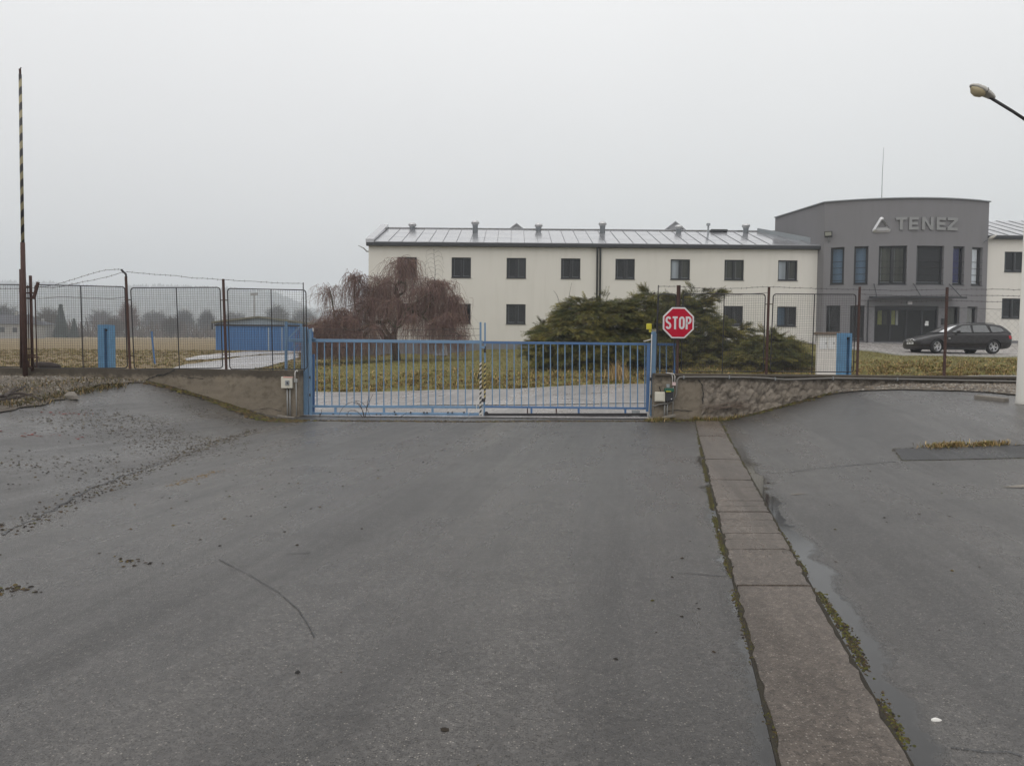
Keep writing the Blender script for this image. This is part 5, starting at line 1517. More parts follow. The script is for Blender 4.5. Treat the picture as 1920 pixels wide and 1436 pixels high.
for ax, ang in ((1.50, 14), (-1.26, 0)):
    for s_ in (1, -1):
        cen = cm(ax, s_ * .80, .325); dirv = Matrix.Rotation(math.radians(ang), 3, 'Z') @ (cm(0, s_, 0) - cm(0, 0, 0))
        b = MB(); b.lathe(cen, [(.20, -.10), (.30, -.11), (.322, -.09), (.325, -.05), (.325, .04), (.318, .075), (.295, .09), (.222, .085), (.218, .02)], 32, tuple(dirv))
        wh = b.build('wheel', M['tyre'], car, smooth=True)
        b = MB(); b.lathe(cen, [(.222, -.05), (.222, .075), (.212, .085), (.205, .075), (.20, .01)], 32, tuple(dirv)); b.build('rim', M['alloy'], wh, smooth=True)
        a_ = dirv.normalized(); e1 = a_.orthogonal().normalized(); e2 = a_.cross(e1)
        b = MB(); b.lathe(cen, [(.045, .02), (.045, .06), (.03, .065)], 12, tuple(dirv))
        for k in range(10):
            t = 2 * math.pi * (k + (.18 if k % 2 else -.18)) / 10; d = e1 * math.cos(t) + e2 * math.sin(t)
            b.bar(cen + a_ * .055 + d * .03, cen + a_ * .068 + d * .212, .026, .02, a_)
        b.build('spokes', M['alloy'], wh)
        b = MB(); b.lathe(cen, [(.15, -.02), (.15, -.0)], 16, tuple(dirv)); b.build('brake_disc', M['galv'], wh)

# ------------------------------------------------------------------ lamp post on the right
LY = 13.6
def lp_(px, py): return at(px, py, LY)
lpz = yz(lp_(1910, 745).x, LY)
lamp = thing('street_lamp', 'white concrete lamp post with arm and cobra-head luminaire at right edge', 'street lamp', (lp_(1913, 745).x, LY, lpz))
pb, pt = lp_(1913.5, 760), lp_(1928, 379)
px_ = lp_(1911, 745).x + .07
b = MB(); b.tube([(px_ , LY, lpz - .1), (px_ + .02, LY, lpz + .05), (px_ + .03, LY, lp_(1920, 381).z)], [.135, .132, .10], 16); b.build('concrete_post', M['pole_white'], lamp, smooth=True)
zt0 = lp_(1920, 381).z; ztop = lp_(1920, 55).z
b = MB(); b.tube([(px_ + .03, LY, zt0 - .02), (px_ + .04, LY, lp_(1920, 340).z)], .06, 12); b.build('steel_sleeve', M['rust'], lamp, smooth=True)
b = MB(); b.tube([(px_ + .04, LY, lp_(1920, 345).z), (px_ + .05, LY, ztop)], .048, 12); b.build('steel_mast', M['lamp_grey'], lamp, smooth=True)
b = MB(); b.tube([(px_ + .05, LY, lp_(1920, 82).z), (px_ + .05, LY, lp_(1920, 66).z)], .075, 10); b.build('mast_collar', M['rust'], lamp, smooth=True)
arm0 = Vector((px_ + .06, LY, lp_(1932, 238).z)); arm1 = lp_(1856, 183)
b = MB(); b.tube([arm0, arm0.lerp(arm1, .5) + Vector((0, 0, .01)), arm1], .026, 10); b.build('arm', M['dark_steel'], lamp, smooth=True)
# luminaire: tapered shell along the arm direction
la, lb_ = lp_(1863, 186), lp_(1819, 160)
d = (lb_ - la).normalized(); side = Vector((0, 1, 0)); upv = side.cross(d) * -1
if upv.z < 0: upv = -upv
V_, F = [], []; Lh = (lb_ - la).length
prof = [(0, .045, .05, .03), (.10, .075, .07, .045), (.28, .10, .085, .06), (.55, .125, .095, .07), (.80, .105, .075, .06), (.95, .06, .04, .035), (1.0, .02, .015, .015)]
for t, hw, hu, hd in prof:
    c_ = la + d * Lh * t
    for k in range(14):
        an = 2 * math.pi * k / 14
        V_.append(c_ + side * hw * math.cos(an) + upv * ((hu if math.sin(an) > 0 else hd * .35) * math.sin(an)))
for i in range(len(prof) - 1):
    for k in range(14): F.append((i*14+k, i*14+(k+1) % 14, (i+1)*14+(k+1) % 14, (i+1)*14+k))
F.append(tuple(range(14))); F.append(tuple((len(prof)-1)*14 + k for k in range(14)))
head = MB().add(V_, F).build('luminaire', M['lamp_grey'], lamp, smooth=True)
V_, F = [], []
prof = [(.34, .02, .01), (.45, .09, .07), (.62, .115, .10), (.80, .095, .085), (.94, .03, .02)]
for t, hw, hd in prof:
    c_ = la + d * Lh * t - upv * .015
    for k in range(10):
        an = math.pi + math.pi * k / 9; V_.append(c_ + side * hw * math.cos(an) + upv * hd * math.sin(an))
for i in range(len(prof) - 1):
    for k in range(9): F.append((i*10+k, i*10+k+1, (i+1)*10+k+1, (i+1)*10+k))
MB().add(V_, F).build('glass_bowl', M['lamp_glass'], head, smooth=True)
b = MB(); c_ = la + d * Lh * .42
b.tube([c_ + side * .115 * math.cos(t) + upv * .097 * math.sin(t) for t in np.linspace(-.2, math.pi + .2, 9)], .006, 4); b.build('clasp_band', M['dark_steel'], head)
b = MB(); b.bar((px_ - .10, LY + .3, lpz + .03), (px_ - .22, LY + 1.0, lpz + .05), .12, .10); tag(b.build('kerb_stone', M['stone'], None, bevel=.02), 'grey kerb stone lying on the gravel by the lamp post', 'kerb stone')

# ------------------------------------------------------------------ cabinet, board, stakes, shed
cY = 27.5
ca_, cc_ = at(1537, 675, cY), at(1572, 675, cY); ctop = at(1550, 627, cY).z; cg = tz(19 * 0 + ca_.x, cY)
cab = thing('electric_cabinet', 'whitewashed brick utility cabinet with brown slab on top', 'cabinet', ((ca_.x + cc_.x) / 2, cY, cg))
hw = (cc_.x - ca_.x)
cr = Matrix.Rotation(math.radians(-16), 3, 'Z'); cctr = Vector(((ca_.x + cc_.x) / 2, cY + .25, 0))
def cabm(u, v, w): return cctr + cr @ Vector((u, w - .28, 0)) + Vector((0, 0, v))
MB().mbox(cabm, -hw/2, hw/2, cg - .3, ctop, 0, .55).build('masonry_body', M['cabinet_white'], cab, bevel=.01)
MB().mbox(cabm, -hw/2 - .09, hw/2 + .08, ctop + .002, ctop + .08, -.10, .62).build('top_slab', M['slab_brown'], cab, bevel=.012)
for a_, c_ in ((-.26, -.01), (.02, .25)):
    dd = MB().mbox(cabm, a_, c_, ctop - .52, ctop - .10, -.02, -.001).build('cabinet_door', M['cabinet_door'], cab, bevel=.004)
    MB().mbox(cabm, c_ - .05, c_ - .03, ctop - .34, ctop - .28, -.04, -.02).build('handle', M['dark_steel'], dd)
bd_ = thing('grey_board', 'small plain grey board standing on the lawn behind the left gate leaf', 'board', hit(826, 668))
p = hit(826, 668); kk = p.y / FPX
MB().box((p.x - 13 * kk, p.y - .08, p.z + .05), (p.x + 13.5 * kk, p.y + .08, p.z + 21 * kk)).build('panel', M['board_grey'], bd_, bevel=.01)
for s_ in (-1, 1): MB().box((p.x + s_ * 10 * kk - .03, p.y - .03, p.z - .1), (p.x + s_ * 10 * kk + .03, p.y + .03, p.z + .06)).build('leg', M['dark_steel'], bd_)
p = hit(291, 682.5); st_ = thing('blue_stake', 'thin blue stake in the dry field left of the shed', 'stake', p)
t_ = at(284.5, 625, p.y); b = MB(); b.tube([p - Vector((0, 0, .2)), t_], .045, 6); b.build('rod', M['shed_blue'], st_)
b = MB(); b.tube([t_, t_ + Vector((0, 0, .1))], .06, 6); b.build('rod_cap', M['shed_blue'], st_)
# low blocks and blue post behind the weeping tree
for x0, x1, y0, y1, lab in ((640, 657, 646, 655, 'long low pale block by the blue post behind the weeping tree'), (663, 686, 645, 656, 'pale stacked blocks right of the blue post behind the weeping tree')):
    p = at((x0 + x1) / 2, y1, 56); gz = tz(p.x, 56)
    o = thing('stone_block', lab, 'block', (p.x, 56, gz))
    a_, c_ = at(x0, y0, 56), at(x1, y1, 56)
    MB().box((a_.x, 55.8, gz - .2), (c_.x, 56.5, lerp(gz, a_.z, .55))).build('lower_course', M['stone'], o, bevel=.02)
    MB().box((a_.x + .08, 55.86, lerp(gz, a_.z, .56)), (c_.x - .05, 56.45, max(a_.z, gz + .3))).build('upper_course', M['cabinet_white'], o, bevel=.02)
p = at(660, 657, 55.4); gz = tz(p.x, 55.4); o = thing('blue_post', 'short blue post behind the weeping tree', 'post', (p.x, 55.4, gz))
MB().box((p.x - .09, 55.3, gz - .2), (p.x + .09, 55.48, at(660, 625, 55.4).z)).build('shaft', M['shed_blue'], o, bevel=.01)
MB().box((p.x - .13, 55.26, at(660, 625, 55.4).z), (p.x + .13, 55.52, at(660, 623, 55.4).z)).build('cap', M['shed_blue'], o)

SHY = 74.0
sh = thing('blue_shed', 'long blue metal shed with low gabled roof in the field', 'shed', (at(490, 655, SHY).x, SHY, tz(-24, SHY)))
s0_, s1_ = at(405, 655, SHY), at(600, 655, SHY); zg = tz(-24, SHY) - .2
ze = at(405, 604, SHY).z; zband = at(450, 611.5, SHY).z; zr = at(487, 594, SHY).z; xr_ = at(487, 594, SHY).x; xe1 = s1_.x; ze1 = at(560, 608, SHY).z
b = MB(); n_ = 62
for i in range(n_):
    x0 = lerp(s0_.x, xe1, i / n_); x1 = lerp(s0_.x, xe1, (i + 1) / n_); dd = .0 if i % 2 else .05
    b.box((x0, SHY - dd, zg), (x1, SHY + .1, zband))
b.build('corrugated_wall', M['shed_blue'], sh)
MB().prism([(s0_.x, zband + .1), (xe1, zband + .1), (xe1, ze1 - .1), (xr_, zr - .1), (s0_.x, ze - .1)], lambda u, v, d: Vector((u, SHY + d, v)), .02, .12).build('gable_panel', M['shed_pale'], sh)
MB().box((s0_.x - .1, SHY - .12, zband + .002), (xe1 + .1, SHY + .15, zband + .16)).build('fascia_band', M['dark_steel'], sh)
for p0, p1 in (((s0_.x - .3, ze), (xr_, zr)), ((xr_, zr), (xe1 + .3, ze1 - .05))):
    b = MB(); b.hexa([Vector((p0[0], SHY - .35, p0[1] - .1)), Vector((p1[0], SHY - .35, p1[1] - .1)), Vector((p1[0], SHY + 14, p1[1] - .1)), Vector((p0[0], SHY + 14, p0[1] - .1)), Vector((p0[0], SHY - .35, p0[1] + .06)), Vector((p1[0], SHY - .35, p1[1] + .06)), Vector((p1[0], SHY + 14, p1[1] + .06)), Vector((p0[0], SHY + 14, p0[1] + .06))])
    b.build('roof_slope', M['shed_roof'], sh)
MB().box((s0_.x - .02, SHY + .1, zg), (s0_.x + .08, SHY + 13.8, ze - .1)).build('side_wall', M['shed_blue'], sh)
b = MB(); b.tube([(s0_.x - .25, SHY - .3, ze - .05), (s0_.x - .25, SHY - .3, at(403, 618, SHY).z)], .06, 6); b.build('downpipe', M['dark_steel'], sh)
for px in (503, 528): MB().box((at(px, 640, SHY).x, SHY - .07, zg + .2), (at(px, 640, SHY).x + .1, SHY - .051, zband - .1)).build('door_edge', M['shed_pale'], sh)

# far pole with lamp, low houses at the left edge
p = hit(477, 640) if False else at(477, 640, 95.0); gz = tz(p.x, 95)
o = thing('field_pole', 'thin dark pole rising behind the blue shed', 'pole', (p.x, 95, gz))
b = MB(); b.tube([(p.x, 95, gz - .3), (p.x, 95, at(477, 550, 95).z)], [.11, .07], 6); b.build('shaft', M['conduit'], o)
b = MB(); b.bar((p.x - .45, 95, at(477, 552, 95).z), (p.x + .45, 95, at(477, 551, 95).z), .12, .3); b.build('crosshead', M['conduit'], o)
def house(x0, x1, yt, ye, Y, lab, ridge_px):
    a_, c_ = at(x0, ye, Y), at(x1, ye, Y); gz = tz((a_.x + c_.x) / 2, Y) - .3; zt_ = at(ridge_px, yt, Y).z
    o = thing('house', lab, 'house', ((a_.x + c_.x) / 2, Y, gz))
    MB().box((a_.x, Y, gz), (c_.x, Y + 9, a_.z)).build('wall', M['house_wall'], o)
    xr = at(ridge_px, yt, Y).x
    b = MB(); e = .5
    b.add([(a_.x - e, Y - e, a_.z - .1), (c_.x + e, Y - e, a_.z - .1), (c_.x + e, Y + 9 + e, a_.z - .1), (a_.x - e, Y + 9 + e, a_.z - .1), (a_.x + 1, Y + 4.5, zt_), (c_.x - 1, Y + 4.5, zt_)], [(0, 1, 5, 4), (1, 2, 5), (2, 3, 4, 5), (3, 0, 4), (0, 3, 2, 1)])
    b.build('roof', M['house_roof'], o)
    for k in range(4):
        x = lerp(a_.x, c_.x, (k + .6) / 4.4); zz = lerp(gz, a_.z, .45)
        MB().box((x, Y - .04, zz), (x + 1.1, Y - .005, zz + 1.2)).build('window', M['anthracite'], o)
    MB().box((xr - .3, Y + 4, zt_ - .5), (xr + .3, Y + 4.6, zt_ + .8)).build('chimney', M['house_wall'], o)
house(-60, 42, 588, 606, 190, 'dark-roofed house at the far left edge beyond the fence', 10)
house(55, 73, 601, 606, 230, 'small distant house right of the barrier stand', 64)
# ------------------------------------------------------------------ weeping tree
def curve_pts(ctrl, n_):
    return [Vector(p) for p in catmull(list(range(len(ctrl))), [tuple(c) for c in ctrl], n_)]
TYD = 41.0
def tp(px, py, dy=0.0): return at(px, py, TYD + dy)
tb = tp(744, 672); gz = tz(tb.x, TYD)
wt = thing('weeping_tree', 'bare weeping tree with contorted limbs and hanging reddish-brown twigs', 'tree', (tb.x, TYD, gz))
b = MB()
limbs = [
 ([tp(744, 676), tp(742, 655), tp(738, 632), tp(744, 606, .3), tp(752, 585, .4), tp(748, 560, .5), tp(740, 545, .4), tp(752, 520, .3), tp(757, 490, .2)], .24, .03),
 ([tp(740, 640), tp(722, 634), tp(712, 620, -.3), tp(700, 612, -.5), tp(688, 603, -.6), tp(686, 590, -.5), tp(692, 580, -.4), tp(684, 576, -.4), tp(668, 584, -.5), tp(664, 550, -.2), tp(667, 518, 0)], .17, .03),
 ([tp(738, 634), tp(726, 624, -.2), tp(712, 604, -.6), tp(690, 610, -.9), tp(672, 620, -1.2), tp(650, 618, -1.4), tp(630, 600, -1.2), tp(622, 560, -.8), tp(617, 540, -.6)], .13, .025),
 ([tp(746, 606, .3), tp(757, 600, .2), tp(768, 586, 0), tp(782, 585, -.3), tp(788, 592, -.5), tp(800, 580, -.6), tp(815, 560, -.4), tp(830, 545, -.2)], .15, .03),
 ([tp(716, 605, -.5), tp(728, 602, -.9), tp(740, 612, -1.2), tp(752, 610, -1.3), tp(764, 580, -1.0), tp(790, 560, -.8), tp(808, 548, -.6)], .11, .03),
 ([tp(748, 556, .5), tp(742, 540, .2), tp(748, 530, -.2), tp(760, 532, -.3), tp(757, 548, -.3), tp(746, 552, -.1), tp(744, 540, .3), tp(730, 530, .6), tp(700, 540, .8)], .09, .03),
 ([tp(700, 612, -.6), tp(685, 625, -.9), tp(676, 640, -1.1), tp(655, 648, -1.4), tp(630, 652, -1.7), tp(605, 650, -1.8)], .12, .03),
 ([tp(782, 585, -.3), tp(800, 600, -.8), tp(820, 612, -1.2), tp(845, 620, -1.4), tp(870, 632, -1.4)], .08, .02),
 ([tp(752, 585, .4), tp(770, 575, 1.2), tp(800, 575, 1.8), tp(835, 585, 2.2)], .10, .02),
 ([tp(740, 560, .5), tp(715, 560, 1.3), tp(690, 565, 2.0), tp(650, 575, 2.4)], .10, .02),
]
tips = []
for ctrl, r0, r1 in limbs:
    pts = curve_pts(ctrl, len(ctrl) * 5)
    b.tube(pts, [lerp(r0, r1, (i / (len(pts) - 1)) ** .75) for i in range(len(pts))], 8)
    tips += pts[len(pts) // 3:]
b.build('trunk', M['bark_moss'], wt, smooth=True)
# umbrellas of twigs: centre pixel, depth offset, radius (m), drop (m), number
dom = [(757, 486, .2, 1.25, 2.6, 420), (757, 520, .2, 1.6, 2.6, 260), (668, 514, 0, .85, 2.4, 360), (700, 535, .4, 1.0, 2.2, 360), (715, 520, .8, 1.0, 2.6, 280), (617, 537, -.6, .85, 1.3, 170), (640, 580, -.8, 1.2, 2.3, 420), (590, 610, -1.2, .8, 1.6, 260), (585, 640, -1.6, .7, .9, 160),
       (612, 600, -1.2, .9, 1.5, 420), (655, 595, -1.2, 1.0, 1.7, 420), (600, 625, -1.5, .8, 1.0, 340), (830, 528, -.2, 1.0, 2.8, 420), (812, 525, .5, .9, 2.7, 300), (850, 555, -.4, .7, 2.3, 420), (790, 540, -.6, 1.1, 2.6, 320),
       (840, 590, -1.0, .9, 1.6, 300), (865, 622, -1.3, .6, .9, 120), (815, 600, -1.6, .9, 1.8, 170), (770, 590, -1.9, .9, 2.0, 110), (700, 610, -1.9, .9, 1.6, 170), (735, 560, -1.0, 1.2, 2.4, 200), (690, 560, -.6, .9, 2.2, 260), (700, 575, 1.6, 1.5, 2.2, 240), (800, 575, 1.8, 1.5, 2.2, 260), (668, 630, -1.6, 1.0, .9, 240), (630, 640, -1.7, 1.0, .7, 260)]
K = 11
PP, RR = [], []
for px, py, dy, rad, drop, cnt in dom:
    c_ = np.array(tuple(tp(px, py, dy)))
    n_ = int(cnt * .50)
    th = nrg.uniform(0, 2 * np.pi, n_); rr_ = rad * (0.15 + 0.95 * nrg.random(n_) ** 1.1); L = drop * nrg.uniform(.30, 1.35, n_)
    st0 = c_ + np.stack([nrg.normal(0, rad * .34, n_), nrg.normal(0, rad * .34, n_), -np.abs(nrg.normal(.02, .22, n_))], 1)
    t = np.linspace(0, 1, K)[None, :]
    out = rr_[:, None] * (1 - (1 - t) ** 2.2)
    rise = nrg.uniform(-.12, .34, n_)[:, None] * nrg.random((n_, 1))
    z = rise * np.sin(np.pi * np.clip(t * 2.2, 0, 1)) - L[:, None] * np.clip(t - .12, 0, 1) ** 1.25 / .88 ** 1.25
    wv = np.cumsum(nrg.normal(0, .042, (n_, K, 3)), axis=1)
    P = np.stack([st0[:, :1] + out * np.cos(th)[:, None], st0[:, 1:2] + out * np.sin(th)[:, None], st0[:, 2:3] + z], 2) + wv
    P[:, :, 2] = np.maximum(P[:, :, 2], gz + .05 + nrg.random((n_, 1)) * .3)
    PP.append(P); RR.append(np.linspace(.0085, .0034, K)[None, :] * nrg.uniform(.7, 1.3, (n_, 1)))
    # fine side shoots
    m_ = int(n_ * 2.2); src = nrg.integers(0, n_, m_); kk_ = nrg.integers(2, K - 2, m_); s0_ = P[src, kk_]
    L2 = nrg.uniform(.25, .8, m_); t2 = np.linspace(0, 1, K)[None, :]
    dx, dy_ = nrg.normal(0, .22, m_), nrg.normal(0, .22, m_)
    Q = np.stack([s0_[:, :1] + dx[:, None] * t2 ** .7, s0_[:, 1:2] + dy_[:, None] * t2 ** .7, s0_[:, 2:3] + .04 * np.sin(np.pi * t2) - L2[:, None] * t2 ** 1.3], 2) + np.cumsum(nrg.normal(0, .012, (m_, K, 3)), axis=1)
    Q[:, :, 2] = np.maximum(Q[:, :, 2], gz + .04)
    PP.append(Q); RR.append(np.linspace(.0047, .0027, K)[None, :] * nrg.uniform(.7, 1.2, (m_, 1)))
P = np.concatenate(PP); R_ = np.concatenate(RR)
V, F = np_tubes(P, R_, 3)
tone = nrg.uniform(.6, 1.35, len(P)); hue = nrg.random(len(P))
col = np.stack([lerp(.215, .240, hue), lerp(.135, .160, hue), lerp(.130, .122, hue)], 1) * tone[:, None]
pale = nrg.random(len(P)) < .05; col[pale] = (.26, .20, .14)
o = fast('crown', V, F, M['twigs'], wt, np.repeat(col, K * 3, axis=0)); o['kind'] = 'stuff'
# slender birch leader in front of the wall
p = tp(815, 540, .5); b = MB()
b.tube(curve_pts([tp(812, 545, .5), tp(815, 525, .5), tp(816, 505, .5), tp(814, 485, .5), tp(813.5, 466, .5)], 14), [.02 - .0011 * i for i in range(14)], 5)
for k in range(16):
    q = tp(815 + rng.uniform(-1, 1), 470 + k * 4.2, .5); s_ = 1 if k % 2 else -1
    b.tube([q, q + Vector((s_ * .18, rng.uniform(-.1, .1), .10)), q + Vector((s_ * rng.uniform(.3, .5), 0, -.02)), q + Vector((s_ * rng.uniform(.4, .6), 0, -.35))], [.007, .006, .005, .004], 3)
b.build('leader_shoot', M['bark'], wt)

# ------------------------------------------------------------------ junipers
def spray_template(seed, pairs=7):
    r_ = np.random.default_rng(seed); V, F = [], []
    def tri(a, c, e): V.extend([a, c, e]); F.append((len(V)-3, len(V)-2, len(V)-1))
    tri((0, -.018, 0), (0, .018, 0), (1, 0, .03))
    for k in range(pairs):
        x = .08 + .82 * k / pairs; l = .40 * (1 - .55 * k / pairs)
        for s_ in (1, -1):
            an = math.radians(38 + r_.uniform(-10, 10)); w = .05
            dx, dy_ = math.cos(an) * l, math.sin(an) * l * s_
            z = r_.uniform(-.12, .10)
            tri((x - w * .5, 0, 0), (x + w * .5, 0, 0), (x + dx, dy_, z))
            tri((x + dx * .4 - .02, dy_ * .4, z * .4), (x + dx * .4 + .03, dy_ * .4, z * .4), (x + dx * .5 + l * .42, dy_ * .62, z + .05))
    return np.array(V), np.array(F)
TEMPL = [spray_template(s) for s in range(4)]
def juniper(label, clumps, n_sprays, Y0, size, seed):
    r_ = np.random.default_rng(seed)
    pos, dirs, hues = [], [], []
    wts = np.array([c[3] * c[4] for c in clumps]); wts = wts / wts.sum()
    base = None
    for (px, py, dy, rx, rz, ry, lift), w in zip(clumps, wts):
        c_ = np.array(tuple(at(px, py, Y0 + dy))); n_ = int(n_sprays * w)
        # boughs: flat drooping fans of sprays, set on the clump like shelves
        nb = max(6, n_ // 26)
        v = r_.normal(size=(nb, 3)); v /= np.linalg.norm(v, axis=1, keepdims=True)
        v[:, 2] = np.abs(v[:, 2]) * np.where(r_.random(nb) < .75, 1, -.6)
        rad = r_.uniform(.45, .96, nb) ** .6
        anc = c_ + np.stack([v[:, 0] * rx * rad, v[:, 1] * ry * rad, v[:, 2] * rz * rad], 1)
        bd_ = np.stack([v[:, 0] + r_.normal(0, .35, nb), v[:, 1] - .25 + r_.normal(0, .35, nb), lift * .55 - .02 + r_.normal(0, .15, nb)], 1)
        bd_ /= np.linalg.norm(bd_, axis=1, keepdims=True)
        sd = np.cross(bd_, np.array([0, 0, 1.0])); sd /= np.linalg.norm(sd, axis=1, keepdims=True)
        bl = min(.62, .40 * min(rx, ry) + .20) * r_.uniform(.6, 1.2, nb)
        k_ = np.repeat(np.arange(nb), 26); m_ = len(k_)
        t = r_.random(m_) ** .8; s_ = r_.normal(0, .22, m_) * (1.05 - .65 * t)
        pos.append(anc[k_] + bd_[k_] * (bl[k_] * t)[:, None] + sd[k_] * (bl[k_] * s_)[:, None] + np.stack([np.zeros(m_), np.zeros(m_), -.16 * bl[k_] * t ** 2 + r_.normal(0, .025, m_)], 1))
        d = bd_[k_] + sd[k_] * (s_ * 2.4)[:, None] + np.stack([np.zeros(m_), np.zeros(m_), -.25 * t + .12], 1) + r_.normal(0, .16, (m_, 3))
        dirs.append(d / np.linalg.norm(d, axis=1, keepdims=True))
        hues.append(np.clip(r_.random(nb)[k_] * .55 + t * .35 + r_.normal(0, .12, m_), 0, 1))
    pos = np.concatenate(pos); dirs = np.concatenate(dirs); n_ = len(pos)
    gzv = np.array([tz(p[0], p[1]) for p in pos]); ok = pos[:, 2] > gzv + .08
    hue = np.concatenate(hues)[ok]; pos, dirs, gzv = pos[ok], dirs[ok], gzv[ok]; n_ = len(pos)
    upv = np.array([0, 0, 1.0]) + r_.normal(0, .3, (n_, 3))
    bb = np.cross(upv, dirs); bb /= np.linalg.norm(bb, axis=1, keepdims=True); nn = np.cross(dirs, bb)
    sc_ = size * r_.uniform(.55, 1.25, n_); wd = r_.uniform(.55, .9, n_)
    parts, cols = [], []
    colr = np.stack([lerp(.044, .26, hue ** 1.5), lerp(.058, .205, hue ** 1.3), lerp(.018, .042, hue)], 1)
    br = r_.random(n_) < .05; colr[br] = (.085, .052, .028)
    for t, (TV, TF) in enumerate(TEMPL):
        s_ = np.arange(n_) % 4 == t
        p, d, b_, nu, sz, w = pos[s_], dirs[s_], bb[s_], nn[s_], sc_[s_], wd[s_]
        x = TV[:, 0][None, :, None]; y = TV[:, 1][None, :, None]; z = (TV[:, 2] - .22 * TV[:, 0] ** 2)[None, :, None]
        VV = p[:, None, :] + sz[:, None, None] * (x * d[:, None, :] + y * w[:, None, None] * b_[:, None, :] + z * nu[:, None, :])
        m_ = len(p); FF = TF[None] + (np.arange(m_) * len(TV))[:, None, None]
        parts.append((VV.reshape(-1, 3), FF.reshape(-1, 3)))
        tipc = (.72 + .55 * TV[:, 0])[None, :, None] * np.array([1.0, 1.0, .9])
        cols.append((colr[s_][:, None, :] * tipc).reshape(-1, 3))
    V, F = join(parts)
    cx_, cy_ = pos[:, 0].mean(), pos[:, 1].mean()
    t = thing('juniper_shrub', label, 'shrub', (cx_, cy_, tz(cx_, cy_)), 'spreading junipers on the lawn')
    o = fast('foliage', V, F, M['foliage'], t, np.concatenate(cols)); o['kind'] = 'stuff'
    b = MB(); root = Vector((cx_, cy_, tz(cx_, cy_) - .1))
    for (px, py, dy, rx, rz, ry, lift) in clumps:
        e = at(px, py, Y0 + dy); mid = root.lerp(e, .5) + Vector((rng.uniform(-.3, .3), rng.uniform(-.3, .3), .1))
        b.tube(curve_pts([root, mid, e, e + Vector(((e.x - root.x) * .12, 0, .15))], 10), [.11 - .009 * i for i in range(10)], 6)
    b.build('stem', M['bark'], t, smooth=True)
# (px, py, depth offset, rx, rz, ry, lift)
juniper('large dark green spreading juniper behind the right gate leaf and stop sign', [
    (1120, 612, 0, 2.0, 1.05, 1.8, .15), (1080, 640, -.6, 1.7, .85, 1.4, .10), (1180, 605, .4, 2.0, 1.05, 1.8, .2), (1240, 590, .6, 1.8, .85, 1.6, .25), (1260, 625, 0, 2.3, 1.2, 1.9, .15),
    (1320, 645, -.3, 1.9, 1.0, 1.6, .10), (1315, 562, .4, .9, .28, .6, .35), (1290, 572, .4, .8, .4, .7, .3), (1340, 552, .4, .42, .14, .3, .35), (1170, 660, -1, 2.6, .9, 1.6, .05), (1290, 670, -.8, 2.4, .8, 1.4, .05), (1035, 625, -.3, .75, .35, .7, .25), (1040, 655, -.8, 1.1, .7, 1.0, .10), (1095, 580, .2, 1.0, .42, .9, .2),
    (1225, 556, .5, .5, .22, .5, .4), (1380, 622, -.3, .55, .25, .5, .3), (1390, 660, -.5, 1.0, .7, 1.0, .10), (1100, 680, -1.2, 2.2, .5, 1.0, 0)],
    54000, 33.5, .36, 11)
juniper('low juniper mound at the right end of the big juniper, behind the mesh fence', [
    (1440, 655, 0, .75, .65, .7, .15), (1470, 665, 0, .55, .5, .6, .15), (1425, 675, -.3, 1.1, .5, .8, .05), (1468, 648, .1, .35, .35, .35, .4), (1485, 680, -.2, .5, .3, .5, .0)], 6000, 31.0, .36, 12)
# bare shoots beside the juniper
b = MB(); q0 = hit(1045, 660)
sprigs = thing('bare_shrub', 'few thin bare shoots rising left of the big juniper', 'shrub', (at(1045, 600, 35.5).x, 35.5, tz(at(1045, 600, 35.5).x, 35.5)))
for pts in ([(1062, 590), (1066, 560), (1072, 530)], [(1052, 575), (1044, 553), (1038, 545)], [(1050, 600), (1040, 590), (1032, 580)], [(1056, 585), (1049, 570), (1045, 562)]):
    p0 = Vector(sprigs.location); b.tube([p0, at(*pts[0], 35.5), at(*pts[1], 35.5), at(*pts[2], 35.5)], [.02, .012, .009, .005], 4)
b.build('shoots', M['bark'], sprigs)

# ------------------------------------------------------------------ grass
def blades(name, pts, hgt, wid, cols, lean=.5, parent=None, seed=1):
    r_ = np.random.default_rng(seed); n_ = len(pts)
    h_ = hgt * r_.uniform(.5, 1.35, n_); th = r_.uniform(0, 2 * np.pi, n_); ln = lean * r_.random(n_) * h_ * 1.6
    d = np.stack([np.cos(th), np.sin(th), np.zeros(n_)], 1); s_ = np.stack([-np.sin(th), np.cos(th), np.zeros(n_)], 1)
    up_ = np.array([0, 0, 1.0])
    w = (wid * r_.uniform(.6, 1.3, n_))[:, None]
    p0 = pts - s_ * w; p1 = pts + s_ * w
    m = pts + d * (ln * .35)[:, None] + up_ * (h_ * .65)[:, None]
    t = pts + d * ln[:, None] + up_ * (h_ * np.where(ln > h_ * .7, .72, 1))[:, None]
    V = np.stack([p0, p1, m - s_ * w * .6, m + s_ * w * .6, t], 1).reshape(-1, 3)
    b_ = (np.arange(n_) * 5)[:, None]
    F = np.concatenate([b_ + [0, 1, 3], b_ + [0, 3, 2], b_ + [2, 3, 4]])
    c = cols[r_.integers(0, len(cols), n_)] * r_.uniform(.65, 1.35, (n_, 1))
    o = fast(name, V, F, M['grass'], parent, np.repeat(c, 5, axis=0))
    o['kind'] = 'stuff'
    return o
GREEN = np.array([(.155, .150, .038), (.190, .172, .050), (.125, .125, .032), (.24, .195, .075)])
DRY = np.array([(.37, .255, .115), (.29, .190, .080), (.21, .135, .058), (.46, .34, .175), (.19, .150, .052)])
MIXED = np.concatenate([GREEN, DRY[:3]])
tzv = lambda P: np.array([tz(x, y) for x, y in P])
